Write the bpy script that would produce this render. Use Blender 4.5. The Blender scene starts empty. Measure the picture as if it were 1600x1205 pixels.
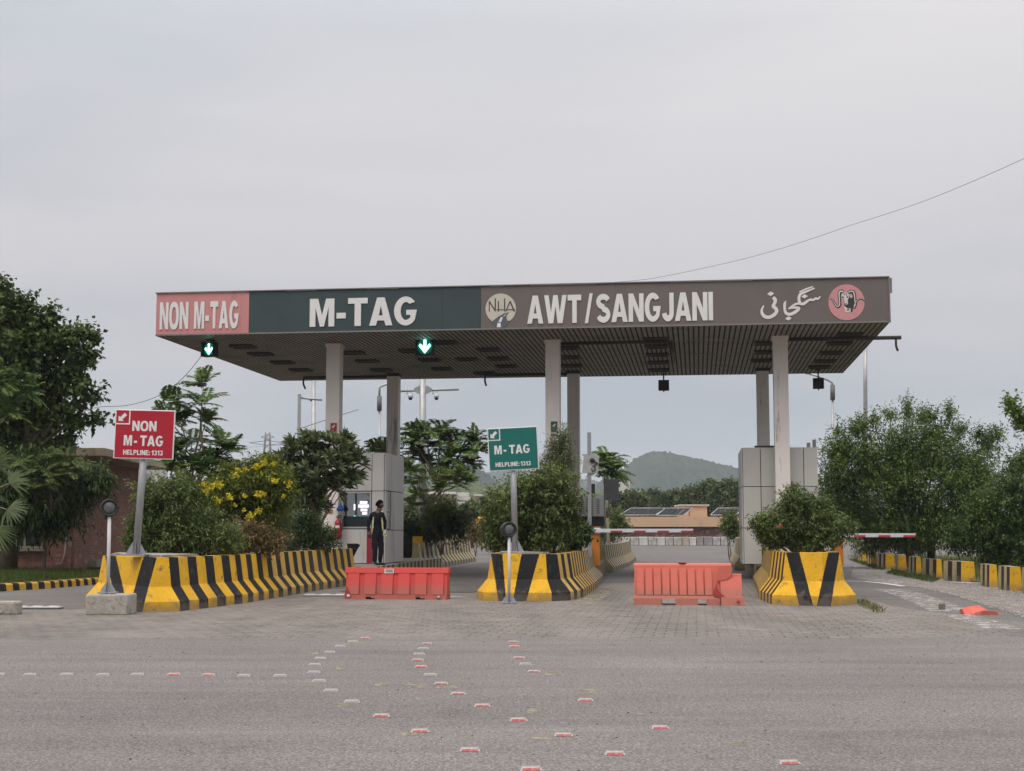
import bpy, bmesh, math, random
import numpy as np
from mathutils import Vector, Matrix
from mathutils.geometry import tessellate_polygon

# ------------------------------------------------------------------ camera, world, sun, exposure
S = bpy.context.scene
COL = S.collection
FPX, CAMH = 2222.0, 1.2
TH = math.atan(228.5 / FPX)
cam = bpy.data.objects.new('camera', bpy.data.cameras.new('camera'))
COL.objects.link(cam)
S.camera = cam
cam.location = (0, 0, CAMH)
cam.rotation_euler = (math.pi / 2 + TH, 0, 0)
cam.data.sensor_width = 36.0
cam.data.lens = 36.0 * FPX / 1600.0
cam.data.clip_start = 0.1
cam.data.clip_end = 9000

S.view_settings.view_transform = 'Standard'
S.view_settings.look = 'None'
S.view_settings.exposure = 0.0
S.view_settings.gamma = 1.0
S.cycles.use_denoising = True
S.cycles.max_bounces = 7
S.cycles.diffuse_bounces = 3
S.cycles.transparent_max_bounces = 8
S.cycles.volume_bounces = 1

SEED_Z = 7.4
SUN_EL, SUN_AZ = math.radians(58), math.radians(215)
w = bpy.data.worlds.new('World')
S.world = w
w.use_nodes = True
nt = w.node_tree
nt.nodes.clear()
N = nt.nodes.new
lk = nt.links.new
out = N('ShaderNodeOutputWorld')
bg = N('ShaderNodeBackground')
lk(bg.outputs[0], out.inputs[0])
sky = N('ShaderNodeTexSky')
sky.sky_type = 'NISHITA'
sky.sun_disc = False
sky.sun_elevation = SUN_EL
sky.sun_rotation = SUN_AZ
bg.inputs[1].default_value = 0.10
tc = N('ShaderNodeTexCoord')
sep = N('ShaderNodeSeparateXYZ')
lk(tc.outputs['Generated'], sep.inputs[0])
# cloud deck: noise looked up on a flat layer overhead
zz = N('ShaderNodeMath'); zz.operation = 'MAXIMUM'; lk(sep.outputs[2], zz.inputs[0]); zz.inputs[1].default_value = 0.0
za = N('ShaderNodeMath'); za.operation = 'ADD'; lk(zz.outputs[0], za.inputs[0]); za.inputs[1].default_value = 0.22
dx = N('ShaderNodeMath'); dx.operation = 'DIVIDE'; lk(sep.outputs[0], dx.inputs[0]); lk(za.outputs[0], dx.inputs[1])
dy = N('ShaderNodeMath'); dy.operation = 'DIVIDE'; lk(sep.outputs[1], dy.inputs[0]); lk(za.outputs[0], dy.inputs[1])
cx = N('ShaderNodeCombineXYZ'); lk(dx.outputs[0], cx.inputs[0]); lk(dy.outputs[0], cx.inputs[1]); cx.inputs[2].default_value = SEED_Z
ns = N('ShaderNodeTexNoise'); ns.inputs['Scale'].default_value = 0.62; ns.inputs['Detail'].default_value = 5; ns.inputs['Roughness'].default_value = 0.48; ns.inputs['Distortion'].default_value = 0.5
lk(cx.outputs[0], ns.inputs['Vector'])
cr = N('ShaderNodeValToRGB')
cr.color_ramp.elements[0].position = 0.38; cr.color_ramp.elements[0].color = (5.25, 5.58, 6.05, 1)
cr.color_ramp.elements[1].position = 0.60; cr.color_ramp.elements[1].color = (7.25, 7.0, 7.05, 1)
q_ = cr.color_ramp.elements.new(0.47); q_.color = (6.15, 6.15, 6.4, 1)
lk(ns.outputs[0], cr.inputs[0])
# overcast sky brightens towards the zenith, and thickens a little at the horizon
er = N('ShaderNodeValToRGB')
e = er.color_ramp.elements
e[0].position = 0.0; e[0].color = (0.70, 0.705, 0.735, 1)
e[1].position = 1.0; e[1].color = (3.6, 3.45, 3.3, 1)
for p_, c_ in ((0.16, (0.86, 0.86, 0.885, 1)), (0.34, (1.12, 1.12, 1.12, 1)), (0.6, (2.6, 2.52, 2.44, 1))):
    q = e.new(p_); q.color = c_
lk(zz.outputs[0], er.inputs[0])
mu = N('ShaderNodeMix'); mu.data_type = 'RGBA'; mu.blend_type = 'MULTIPLY'; mu.inputs[0].default_value = 1
lk(cr.outputs[0], mu.inputs[6]); lk(er.outputs[0], mu.inputs[7])
mx = N('ShaderNodeMix'); mx.data_type = 'RGBA'; mx.inputs[0].default_value = 0.93
lk(sky.outputs[0], mx.inputs[6]); lk(mu.outputs[2], mx.inputs[7])
lk(mx.outputs[2], bg.inputs[0])

sun = bpy.data.objects.new('sun', bpy.data.lights.new('sun', 'SUN'))
COL.objects.link(sun)
sun.data.energy = 1.15
sun.data.angle = math.radians(30)
sun.data.color = (1.0, 0.93, 0.84)
sun.rotation_euler = (math.pi / 2 - SUN_EL, 0, math.pi - SUN_AZ)

# ------------------------------------------------------------------ photo geometry helpers
def ray(px, py):
    a = (px - 800) / FPX; b = (602.5 - py) / FPX
    return Vector((a, math.cos(TH) - b * math.sin(TH), math.sin(TH) + b * math.cos(TH)))
def P(px, py, D):
    v = ray(px, py); return Vector((0, 0, CAMH)) + v * (D / v.y)
def G(px, py, z=0.0):
    v = ray(px, py); return Vector((0, 0, CAMH)) + v * ((z - CAMH) / v.z)
def m_px(n, D): return n * D / FPX

# ------------------------------------------------------------------ materials
MATS = {}
def mat(name, col, rough=0.7, var=0.12, scale=6.0, metal=0.0, bump=0.0, bscale=40.0, dirt=None, dirt_amt=0.0, dscale=3.0, spec=0.4, hue=0.0, streak=False):
    if name in MATS: return MATS[name]
    m = bpy.data.materials.new(name); m.use_nodes = True
    t = m.node_tree; b = t.nodes['Principled BSDF']
    b.inputs['Roughness'].default_value = rough
    b.inputs['Metallic'].default_value = metal
    b.inputs['Specular IOR Level'].default_value = spec
    co = t.nodes.new('ShaderNodeTexCoord')
    n = t.nodes.new('ShaderNodeTexNoise'); n.inputs['Scale'].default_value = scale; n.inputs['Detail'].default_value = 6; n.inputs['Roughness'].default_value = 0.62
    t.links.new(co.outputs['Object'], n.inputs['Vector'])
    r = t.nodes.new('ShaderNodeValToRGB')
    c = Vector(col)
    lo, hi = c * (1 - var), c * (1 + var)
    r.color_ramp.elements[0].position = 0.3; r.color_ramp.elements[0].color = (*lo, 1)
    r.color_ramp.elements[1].position = 0.7; r.color_ramp.elements[1].color = (*[min(x, 0.9) for x in hi], 1)
    t.links.new(n.outputs[0], r.inputs[0])
    last = r.outputs[0]
    if dirt is not None:
        d = t.nodes.new('ShaderNodeTexNoise'); d.inputs['Scale'].default_value = dscale; d.inputs['Detail'].default_value = 8; d.inputs['Roughness'].default_value = 0.7
        if streak:
            mp = t.nodes.new('ShaderNodeMapping'); mp.inputs['Scale'].default_value = (1, 1, 0.12)
            t.links.new(co.outputs['Object'], mp.inputs[0]); t.links.new(mp.outputs[0], d.inputs['Vector'])
        else:
            t.links.new(co.outputs['Object'], d.inputs['Vector'])
        dr = t.nodes.new('ShaderNodeValToRGB')
        dr.color_ramp.elements[0].position = 0.62 - dirt_amt * 0.35; dr.color_ramp.elements[0].color = (0, 0, 0, 1)
        dr.color_ramp.elements[1].position = 0.72 - dirt_amt * 0.25; dr.color_ramp.elements[1].color = (1, 1, 1, 1)
        t.links.new(d.outputs[0], dr.inputs[0])
        x = t.nodes.new('ShaderNodeMix'); x.data_type = 'RGBA'
        t.links.new(dr.outputs[0], x.inputs[0]); t.links.new(last, x.inputs[6]); x.inputs[7].default_value = (*dirt, 1)
        last = x.outputs[2]
    t.links.new(last, b.inputs['Base Color'])
    if bump:
        bn = t.nodes.new('ShaderNodeTexNoise'); bn.inputs['Scale'].default_value = bscale; bn.inputs['Detail'].default_value = 5
        t.links.new(co.outputs['Object'], bn.inputs['Vector'])
        bu = t.nodes.new('ShaderNodeBump'); bu.inputs['Strength'].default_value = bump; bu.inputs['Distance'].default_value = 0.02
        t.links.new(bn.outputs[0], bu.inputs['Height']); t.links.new(bu.outputs[0], b.inputs['Normal'])
    MATS[name] = m
    return m
def emit(name, col, st):
    m = bpy.data.materials.new(name); m.use_nodes = True
    b = m.node_tree.nodes['Principled BSDF']
    b.inputs['Base Color'].default_value = (*[c * 0.5 for c in col], 1)
    b.inputs['Emission Color'].default_value = (*col, 1); b.inputs['Emission Strength'].default_value = st
    MATS[name] = m
    return m
def leafmat(name, col, col2=None, rough=0.5, trans=0.25, clump=0.9, spread=0.35):
    m = bpy.data.materials.new(name); m.use_nodes = True
    t = m.node_tree; t.nodes.clear()
    o = t.nodes.new('ShaderNodeOutputMaterial')
    b = t.nodes.new('ShaderNodeBsdfPrincipled'); b.inputs['Roughness'].default_value = rough; b.inputs['Specular IOR Level'].default_value = 0.16
    tr = t.nodes.new('ShaderNodeBsdfTranslucent')
    ms = t.nodes.new('ShaderNodeMixShader'); ms.inputs[0].default_value = trans
    g = t.nodes.new('ShaderNodeNewGeometry'); co = t.nodes.new('ShaderNodeTexCoord')
    n = t.nodes.new('ShaderNodeTexNoise'); n.inputs['Scale'].default_value = clump; n.inputs['Detail'].default_value = 3
    t.links.new(co.outputs['Object'], n.inputs['Vector'])
    ad = t.nodes.new('ShaderNodeMath'); ad.operation = 'MULTIPLY_ADD'; ad.inputs[1].default_value = spread; 
    t.links.new(g.outputs['Random Per Island'], ad.inputs[0]); 
    sb = t.nodes.new('ShaderNodeMath'); sb.operation = 'SUBTRACT'; t.links.new(n.outputs[0], sb.inputs[0]); sb.inputs[1].default_value = spread * 0.5
    t.links.new(sb.outputs[0], ad.inputs[2])
    r = t.nodes.new('ShaderNodeValToRGB')
    c = Vector(col); c2 = Vector(col2) if col2 else Vector((c.x * 1.9, c.y * 1.6, c.z * 1.3))
    r.color_ramp.elements[0].position = 0.25; r.color_ramp.elements[0].color = (*(c * 0.75), 1)
    r.color_ramp.elements[1].position = 0.75; r.color_ramp.elements[1].color = (*c2, 1)
    t.links.new(ad.outputs[0], r.inputs[0])
    t.links.new(r.outputs[0], b.inputs['Base Color']); t.links.new(r.outputs[0], tr.inputs[0])
    t.links.new(b.outputs[0], ms.inputs[1]); t.links.new(tr.outputs[0], ms.inputs[2]); t.links.new(ms.outputs[0], o.inputs[0])
    MATS[name] = m
    return m

# ------------------------------------------------------------------ mesh builder
class MB:
    def __init__(s): s.v = []; s.f = []; s.m = []; s.sm = []
    def face(s, pts, m=0, smooth=False):
        i = len(s.v); s.v += [tuple(p) for p in pts]; s.f.append(tuple(range(i, i + len(pts)))); s.m.append(m); s.sm.append(smooth)
    def grid(s, rows, m=0, closed=False, smooth=True):
        i = len(s.v); nr, nc = len(rows), len(rows[0])
        for r in rows: s.v += [tuple(p) for p in r]
        for a in range(nr - 1):
            for b in range(nc if closed else nc - 1):
                b2 = (b + 1) % nc
                s.f.append((i + a * nc + b, i + a * nc + b2, i + (a + 1) * nc + b2, i + (a + 1) * nc + b)); s.m.append(m); s.sm.append(smooth)
    def box(s, c, d, ax=None, m=0, bev=0.0):
        # c centre, d full sizes, ax = (ex,ey,ez); bev = chamfer of all edges
        ex, ey, ez = ax if ax else (Vector((1, 0, 0)), Vector((0, 1, 0)), Vector((0, 0, 1)))
        c = Vector(c); hx, hy, hz = d[0] / 2, d[1] / 2, d[2] / 2
        if bev > 0:
            bm = bmesh.new()
            bmesh.ops.create_cube(bm, size=1)
            for vv in bm.verts: vv.co = Vector((vv.co.x * d[0], vv.co.y * d[1], vv.co.z * d[2]))
            bmesh.ops.bevel(bm, geom=bm.edges[:], offset=min(bev, min(d) * 0.45), segments=2, affect='EDGES', profile=0.5)
            i = len(s.v)
            for k, vv in enumerate(bm.verts):
                vv.index = k; s.v.append(tuple(c + ex * vv.co.x + ey * vv.co.y + ez * vv.co.z))
            for ff in bm.faces: s.f.append(tuple(i + vv.index for vv in ff.verts)); s.m.append(m); s.sm.append(False)
            bm.free(); return
        q = [c + ex * (x * hx) + ey * (y * hy) + ez * (z * hz) for x, y, z in
             ((-1, -1, -1), (1, -1, -1), (1, 1, -1), (-1, 1, -1), (-1, -1, 1), (1, -1, 1), (1, 1, 1), (-1, 1, 1))]
        i = len(s.v); s.v += [tuple(p) for p in q]
        for f in ((0, 3, 2, 1), (4, 5, 6, 7), (0, 1, 5, 4), (1, 2, 6, 5), (2, 3, 7, 6), (3, 0, 4, 7)):
            s.f.append(tuple(i + k for k in f)); s.m.append(m); s.sm.append(False)
    def tube(s, pts, r, n=8, m=0, cap=True):
        pts = [Vector(p) for p in pts]
        rs = r if isinstance(r, (list, tuple)) else [r] * len(pts)
        rows = []
        t0 = (pts[1] - pts[0]).normalized()
        u = t0.orthogonal().normalized()
        for k, p in enumerate(pts):
            a = pts[max(k - 1, 0)]; b = pts[min(k + 1, len(pts) - 1)]
            t = (b - a).normalized()
            u = (u - t * u.dot(t)); u = u.normalized() if u.length > 1e-6 else t.orthogonal().normalized()
            v = t.cross(u)
            rows.append([p + (u * math.cos(2 * math.pi * j / n) + v * math.sin(2 * math.pi * j / n)) * rs[k] for j in range(n)])
        s.grid(rows, m, True)
        if cap:
            s.face(rows[0][::-1], m); s.face(rows[-1], m)
    def lathe(s, base, prof, n=16, m=0, ax=None):
        ex, ey, ez = ax if ax else (Vector((1, 0, 0)), Vector((0, 1, 0)), Vector((0, 0, 1)))
        base = Vector(base)
        rows = [[base + ez * z + (ex * math.cos(2 * math.pi * j / n) + ey * math.sin(2 * math.pi * j / n)) * r for j in range(n)] for r, z in prof]
        s.grid(rows, m, True)
        if prof[0][0] > 1e-4: s.face(rows[0][::-1], m)
        if prof[-1][0] > 1e-4: s.face(rows[-1], m)
    def shape(s, loops, O, U, V, W, depth, m=0):
        # loops of (x,y): outer and holes, drawn in the U,V plane from O, front at O + W*depth
        ls = [[Vector((x, y, 0)) for x, y in L] for L in loops]
        flat = [p for L in ls for p in L]
        tri = tessellate_polygon(ls)
        i = len(s.v)
        s.v += [tuple(O + U * p.x + V * p.y + W * depth) for p in flat]
        for t in tri:
            a, b, c = (Vector(s.v[i + k]) for k in t)
            t = tuple(t) if (b - a).cross(c - a).dot(W) > 0 else (t[0], t[2], t[1])
            s.f.append(tuple(i + k for k in t)); s.m.append(m); s.sm.append(False)
        if depth > 0.004:
            for L in ls:
                n = len(L)
                for k in range(n):
                    a, b = L[k], L[(k + 1) % n]
                    s.face([O + U * a.x + V * a.y, O + U * b.x + V * b.y, O + U * b.x + V * b.y + W * depth, O + U * a.x + V * a.y + W * depth], m)
    def build(s, name, mats, parent=None, origin=None, norm=True):
        if not isinstance(mats, (list, tuple)): mats = [mats]
        me = bpy.data.meshes.new(name)
        v = np.array(s.v, dtype=float).reshape(-1, 3)
        if parent is not None: o0 = wl(parent)
        elif origin is not None: o0 = Vector(origin)
        else: o0 = Vector(((v[:, 0].min() + v[:, 0].max()) / 2, (v[:, 1].min() + v[:, 1].max()) / 2, v[:, 2].min()))
        v = v - np.array(o0)
        me.from_pydata(v.tolist(), [], s.f)
        for q in mats: me.materials.append(q)
        me.polygons.foreach_set('material_index', s.m)
        me.polygons.foreach_set('use_smooth', s.sm)
        me.update()
        if norm:
            bm = bmesh.new(); bm.from_mesh(me)
            bmesh.ops.remove_doubles(bm, verts=bm.verts, dist=1e-5)
            bmesh.ops.recalc_face_normals(bm, faces=bm.faces)
            bm.to_mesh(me); bm.free()
        o = bpy.data.objects.new(name, me); COL.objects.link(o)
        if parent is not None: o.parent = parent
        else: o.location = o0
        return o
def wl(o):
    p = Vector(o.location)
    return p + wl(o.parent) if o.parent else p
def tag(o, label=None, cat=None, group=None, kind=None):
    if label: o['label'] = label
    if cat: o['category'] = cat
    if group: o['group'] = group
    if kind: o['kind'] = kind
    return o
def thing(name, loc, label, cat, group=None):
    o = bpy.data.objects.new(name, None); COL.objects.link(o); o.location = loc; o.empty_display_size = 0.2
    return tag(o, label, cat, group)
def copy_tree(o, parent=None):
    c = o.copy(); COL.objects.link(c)
    if parent is not None: c.parent = parent
    for ch in o.children: copy_tree(ch, c)
    return c
def npmesh(name, verts, quads, m, parent=None, origin=None, midx=None, smooth=False):
    me = bpy.data.meshes.new(name)
    o0 = np.array(wl(parent)) if parent is not None else (np.array(origin) if origin is not None else np.zeros(3))
    v = (np.asarray(verts) - o0).astype(np.float32)
    q = np.asarray(quads, dtype=np.int32); k = q.shape[1]
    me.vertices.add(len(v)); me.vertices.foreach_set('co', v.ravel())
    me.loops.add(q.size); me.loops.foreach_set('vertex_index', q.ravel())
    me.polygons.add(len(q)); me.polygons.foreach_set('loop_start', np.arange(0, q.size, k, dtype=np.int32))
    for x in (m if isinstance(m, (list, tuple)) else [m]): me.materials.append(x)
    if midx is not None: me.polygons.foreach_set('material_index', np.asarray(midx, dtype=np.int32))
    me.update(calc_edges=True)
    if smooth: me.polygons.foreach_set('use_smooth', np.ones(len(q), dtype=bool))
    o = bpy.data.objects.new(name, me); COL.objects.link(o)
    if parent is not None: o.parent = parent
    else: o.location = o0
    return o
X_, Y_, Z_ = Vector((1, 0, 0)), Vector((0, 1, 0)), Vector((0, 0, 1))

# ------------------------------------------------------------------ lettering
def arc(cx, cy, rx, ry, a0, a1, n=14):
    return [(cx + rx * math.cos(math.radians(a0 + (a1 - a0) * k / n)), cy + ry * math.sin(math.radians(a0 + (a1 - a0) * k / n))) for k in range(n + 1)]
def sup(cx, cy, rx, ry, n=36, p=2.35):
    r = []
    for k in range(n):
        a = 2 * math.pi * k / n; c, s_ = math.cos(a), math.sin(a)
        r.append((cx + rx * math.copysign(abs(c) ** (2 / p), c), cy + ry * math.copysign(abs(s_) ** (2 / p), s_)))
    return r
def stroke(pts, wd):
    L, R = [], []
    n = len(pts)
    for k, p in enumerate(pts):
        a = pts[max(k - 1, 0)]; b = pts[min(k + 1, n - 1)]
        tx, ty = b[0] - a[0], b[1] - a[1]; l = math.hypot(tx, ty) or 1
        h = (wd[k] if isinstance(wd, list) else wd) / 2
        L.append((p[0] - ty / l * h, p[1] + tx / l * h)); R.append((p[0] + ty / l * h, p[1] - tx / l * h))
    return L + R[::-1]
GL = {
 'M': (.86, [[(0,0),(0,1),(.29,1),(.43,.40),(.57,1),(.86,1),(.86,0),(.66,0),(.66,.70),(.50,0),(.36,0),(.20,.70),(.20,0)]]),
 'N': (.74, [[(0,0),(0,1),(.23,1),(.52,.42),(.52,1),(.74,1),(.74,0),(.51,0),(.22,.58),(.22,0)]]),
 'T': (.68, [[(.23,0),(.23,.8),(0,.8),(0,1),(.68,1),(.68,.8),(.45,.8),(.45,0)]]),
 'A': (.80, [[(0,0),(.27,1),(.53,1),(.80,0),(.57,0),(.52,.18),(.28,.18),(.23,0)], [(.33,.36),(.47,.36),(.40,.70)]]),
 'W': (1.12, [[(0,1),(.21,0),(.45,0),(.56,.62),(.67,0),(.91,0),(1.12,1),(.90,1),(.78,.38),(.67,1),(.45,1),(.34,.38),(.22,1)]]),
 'H': (.74, [[(0,0),(0,1),(.22,1),(.22,.62),(.52,.62),(.52,1),(.74,1),(.74,0),(.52,0),(.52,.42),(.22,.42),(.22,0)]]),
 'E': (.62, [[(0,0),(0,1),(.60,1),(.60,.81),(.22,.81),(.22,.60),(.56,.60),(.56,.42),(.22,.42),(.22,.19),(.62,.19),(.62,0)]]),
 'L': (.58, [[(0,0),(0,1),(.22,1),(.22,.19),(.58,.19),(.58,0)]]),
 'I': (.22, [[(0,0),(0,1),(.22,1),(.22,0)]]),
 'P': (.68, [[(0,0),(0,1),(.38,1)] + arc(.38,.69,.30,.31,90,-90) + [(.22,.38),(.22,0)], [(.22,.83),(.36,.83)] + arc(.36,.69,.10,.14,90,-90) + [(.22,.55)]]),
 'O': (.82, [sup(.41,.5,.41,.515), sup(.41,.5,.185,.32)]),
 'G': (.80, [arc(.40,.5,.40,.515,38,322,30) + [(.79,.54),(.42,.54),(.42,.36),(.56,.36),(.56,.26)] + arc(.41,.5,.185,.32,300,52,22)]),
 'S': (.70, [stroke(arc(.35,.735,.245,.175,18,262,16) + arc(.35,.275,.245,.185,82,-162,16), .205)]),
 'J': (.58, [stroke([(.47,1),(.47,.6),(.47,.32)] + arc(.29,.30,.18,.205,0,-175,12), .215)]),
 '1': (.44, [[(.20,0),(.20,.70),(.0,.60),(.0,.79),(.24,1),(.42,1),(.42,0)]]),
 '3': (.62, [stroke(arc(.29,.735,.20,.17,165,-80,16), .185)], [stroke(arc(.29,.285,.22,.195,85,-165,16), .19)]),
 '-': (.36, [[(.02,.28),(.02,.48),(.34,.48),(.34,.28)]]),
 '/': (.40, [[(0,-.02),(.24,1.04),(.40,1.04),(.16,-.02)]]),
 ':': (.24, [[(.0,0),(.0,.22),(.22,.22),(.22,0)], ]),
}
def lettering(mb, text, O, U, V, W, h, width, depth=0.01, m=0, gap=0.09):
    adv = 0
    items = []
    for ch in text:
        if ch == ' ': adv += 0.42; continue
        if ch == '_': adv += 0.12; continue
        wd, loops = GL[ch][:2]; items.append((ch, adv, loops)); adv += wd + gap
    adv -= gap
    k = width / adv
    for ch, a, loops in items:
        f = lambda L: [((x + a) * k, y * h) for x, y in L]
        mb.shape([f(L) for L in loops], O, U, V, W, depth, m)
        if len(GL[ch]) > 2: mb.shape([f(L) for L in GL[ch][2]], O, U, V, W, depth + .0008, m)
        if ch == ':': mb.shape([f([(x, y + .5) for x, y in loops[0]])], O, U, V, W, depth, m)

# ------------------------------------------------------------------ ground sheets
def nodes(m):
    t = m.node_tree; return t, t.nodes['Principled BSDF'], t.nodes.new, t.links.new
def ramp(t, inp, stops):
    r = t.nodes.new('ShaderNodeValToRGB'); e = r.color_ramp.elements
    while len(e) < len(stops): e.new(0.5)
    for q, (p, c) in zip(e, stops): q.position = p; q.color = (*c, 1) if len(c) == 3 else c
    t.links.new(inp, r.inputs[0]); return r.outputs[0]
def noise(t, vec, sc, det=4, ro=0.6, map_=None):
    n = t.nodes.new('ShaderNodeTexNoise'); n.inputs['Scale'].default_value = sc; n.inputs['Detail'].default_value = det; n.inputs['Roughness'].default_value = ro
    if map_:
        mp = t.nodes.new('ShaderNodeMapping'); mp.inputs['Scale'].default_value = map_[0]; mp.inputs['Rotation'].default_value = map_[1]
        t.links.new(vec, mp.inputs[0]); vec = mp.outputs[0]
    t.links.new(vec, n.inputs['Vector']); return n.outputs[0]
def mixc(t, f, a, b, mode='MIX'):
    x = t.nodes.new('ShaderNodeMix'); x.data_type = 'RGBA'; x.blend_type = mode
    for s_, q in ((0, f), (6, a), (7, b)):
        if isinstance(q, (int, float)): x.inputs[s_].default_value = q
        elif isinstance(q, tuple): x.inputs[s_].default_value = (*q, 1)
        else: t.links.new(q, x.inputs[s_])
    return x.outputs[2]
AXR = math.radians(-7.37)
def asphalt_mat(name, base, dust):
    m = bpy.data.materials.new(name); m.use_nodes = True
    t, b, n, l = nodes(m)
    co = n('ShaderNodeTexCoord').outputs['Object']
    grain = ramp(t, noise(t, co, 55, 3, 0.75), [(0.30, (0.48,) * 3), (0.5, (0.96,) * 3), (0.72, (1.55,) * 3)])
    fine = ramp(t, noise(t, co, 170, 2, 0.7), [(0.3, (0.62,) * 3), (0.7, (1.38,) * 3)])
    big = ramp(t, noise(t, co, 0.22, 5, 0.6), [(0.3, tuple(c * 0.82 for c in base)), (0.55, base), (0.75, dust)])
    st = ramp(t, noise(t, co, 1.0, 5, 0.65, ((0.16, 1.5, 1), (0, 0, AXR))), [(0.33, (0.86,) * 3), (0.64, (1.10, 1.09, 1.06))])
    stain = ramp(t, noise(t, co, 0.9, 7, 0.7), [(0.28, (0.68,) * 3), (0.40, (1.0,) * 3)])
    c = mixc(t, 1.0, big, grain, 'MULTIPLY'); c = mixc(t, 1.0, c, fine, 'MULTIPLY'); c = mixc(t, 1.0, c, st, 'MULTIPLY'); c = mixc(t, 0.7, c, stain, 'MULTIPLY')
    sand = ramp(t, noise(t, co, 1.0, 6, 0.7, ((0.11, 0.9, 1), (0, 0, AXR * .4))), [(0.56, (0, 0, 0)), (0.76, (0.5,) * 3)])
    c = mixc(t, sand, c, tuple(x * 1.08 for x in dust))
    c = mixc(t, 0.55, c, grain, 'MULTIPLY')
    l(c, b.inputs['Base Color']); b.inputs['Roughness'].default_value = 0.86; b.inputs['Specular IOR Level'].default_value = 0.25
    bu = n('ShaderNodeBump'); bu.inputs['Strength'].default_value = 0.55; bu.inputs['Distance'].default_value = 0.006
    l(noise(t, co, 70, 3, 0.7), bu.inputs['Height']); l(bu.outputs[0], b.inputs['Normal'])
    return m
M_ASPH = asphalt_mat('asphalt_aged', (0.168, 0.155, 0.151), (0.218, 0.199, 0.187))
M_LANE = asphalt_mat('asphalt_lane', (0.135, 0.128, 0.123), (0.185, 0.172, 0.16))
def paver_mat():
    m = bpy.data.materials.new('paver_bricks'); m.use_nodes = True
    t, b, n, l = nodes(m)
    co = n('ShaderNodeTexCoord').outputs['Object']
    mp = n('ShaderNodeMapping'); mp.inputs['Rotation'].default_value = (0, 0, -AXR); l(co, mp.inputs[0])
    wob = n('ShaderNodeMix'); wob.data_type = 'VECTOR'; wob.inputs[0].default_value = 0.035
    wn = n('ShaderNodeTexNoise'); wn.inputs['Scale'].default_value = 2.2; l(mp.outputs[0], wn.inputs['Vector'])
    l(mp.outputs[0], wob.inputs[4]); l(wn.outputs['Color'], wob.inputs[5])
    br = n('ShaderNodeTexBrick'); l(wob.outputs[1], br.inputs['Vector'])
    br.inputs['Scale'].default_value = 1.0; br.inputs['Brick Width'].default_value = 0.24; br.inputs['Row Height'].default_value = 0.22
    br.inputs['Mortar Size'].default_value = 0.010; br.inputs['Mortar Smooth'].default_value = 0.25; br.inputs['Bias'].default_value = 0.0
    br.inputs['Color1'].default_value = (0.195, 0.175, 0.158, 1); br.inputs['Color2'].default_value = (0.15, 0.135, 0.123, 1); br.inputs['Mortar'].default_value = (0.06, 0.054, 0.048, 1)
    dust = ramp(t, noise(t, co, 0.8, 6, 0.7), [(0.42, (0, 0, 0)), (0.66, (0.85,) * 3)])
    c = mixc(t, dust, br.outputs['Color'], (0.20, 0.18, 0.162))
    g = ramp(t, noise(t, co, 60, 3, 0.7), [(0.3, (0.72,) * 3), (0.7, (1.28,) * 3)])
    c = mixc(t, 1.0, c, g, 'MULTIPLY')
    st = ramp(t, noise(t, co, 0.5, 6, 0.65, ((2.2, 0.3, 1), (0, 0, AXR))), [(0.3, (0.74,) * 3), (0.55, (1.06,) * 3)])
    c = mixc(t, 1.0, c, st, 'MULTIPLY')
    l(c, b.inputs['Base Color']); b.inputs['Roughness'].default_value = 0.9; b.inputs['Specular IOR Level'].default_value = 0.2
    bu = n('ShaderNodeBump'); bu.inputs['Strength'].default_value = 0.5; bu.inputs['Distance'].default_value = 0.01
    l(br.outputs['Fac'], bu.inputs['Height']); bu.invert = True; l(bu.outputs[0], b.inputs['Normal'])
    return m
def gravel_mat(name, a, c2, s=9):
    m = bpy.data.materials.new(name); m.use_nodes = True
    t, b, n, l = nodes(m)
    co = n('ShaderNodeTexCoord').outputs['Object']
    c = ramp(t, noise(t, co, 0.6, 7, 0.7), [(0.35, a), (0.6, c2)])
    g = ramp(t, noise(t, co, s * 4, 4, 0.75), [(0.32, (0.55,) * 3), (0.68, (1.4,) * 3)])
    c = mixc(t, 1.0, c, g, 'MULTIPLY'); l(c, b.inputs['Base Color']); b.inputs['Roughness'].default_value = 0.95
    b.inputs['Specular IOR Level'].default_value = 0.15
    bu = n('ShaderNodeBump'); bu.inputs['Strength'].default_value = 0.7; bu.inputs['Distance'].default_value = 0.03
    l(noise(t, co, s * 3, 4, 0.7), bu.inputs['Height']); l(bu.outputs[0], b.inputs['Normal'])
    return m
def patch_mat(name, col, cov, sc=14, rough=0.85):
    # worn paint or thin dust: noise-edged, transparent where it has gone
    m = bpy.data.materials.new(name); m.use_nodes = True
    t, b, n, l = nodes(m)
    co = n('ShaderNodeTexCoord').outputs['Object']
    a = ramp(t, noise(t, co, sc, 6, 0.75), [(0.62 - cov * 0.4, (0, 0, 0)), (0.74 - cov * 0.35, (1, 1, 1))])
    l(a, b.inputs['Alpha']); b.inputs['Roughness'].default_value = rough
    l(ramp(t, noise(t, co, 30, 3), [(0.3, tuple(x * .8 for x in col)), (0.7, col)]), b.inputs['Base Color'])
    return m
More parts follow.
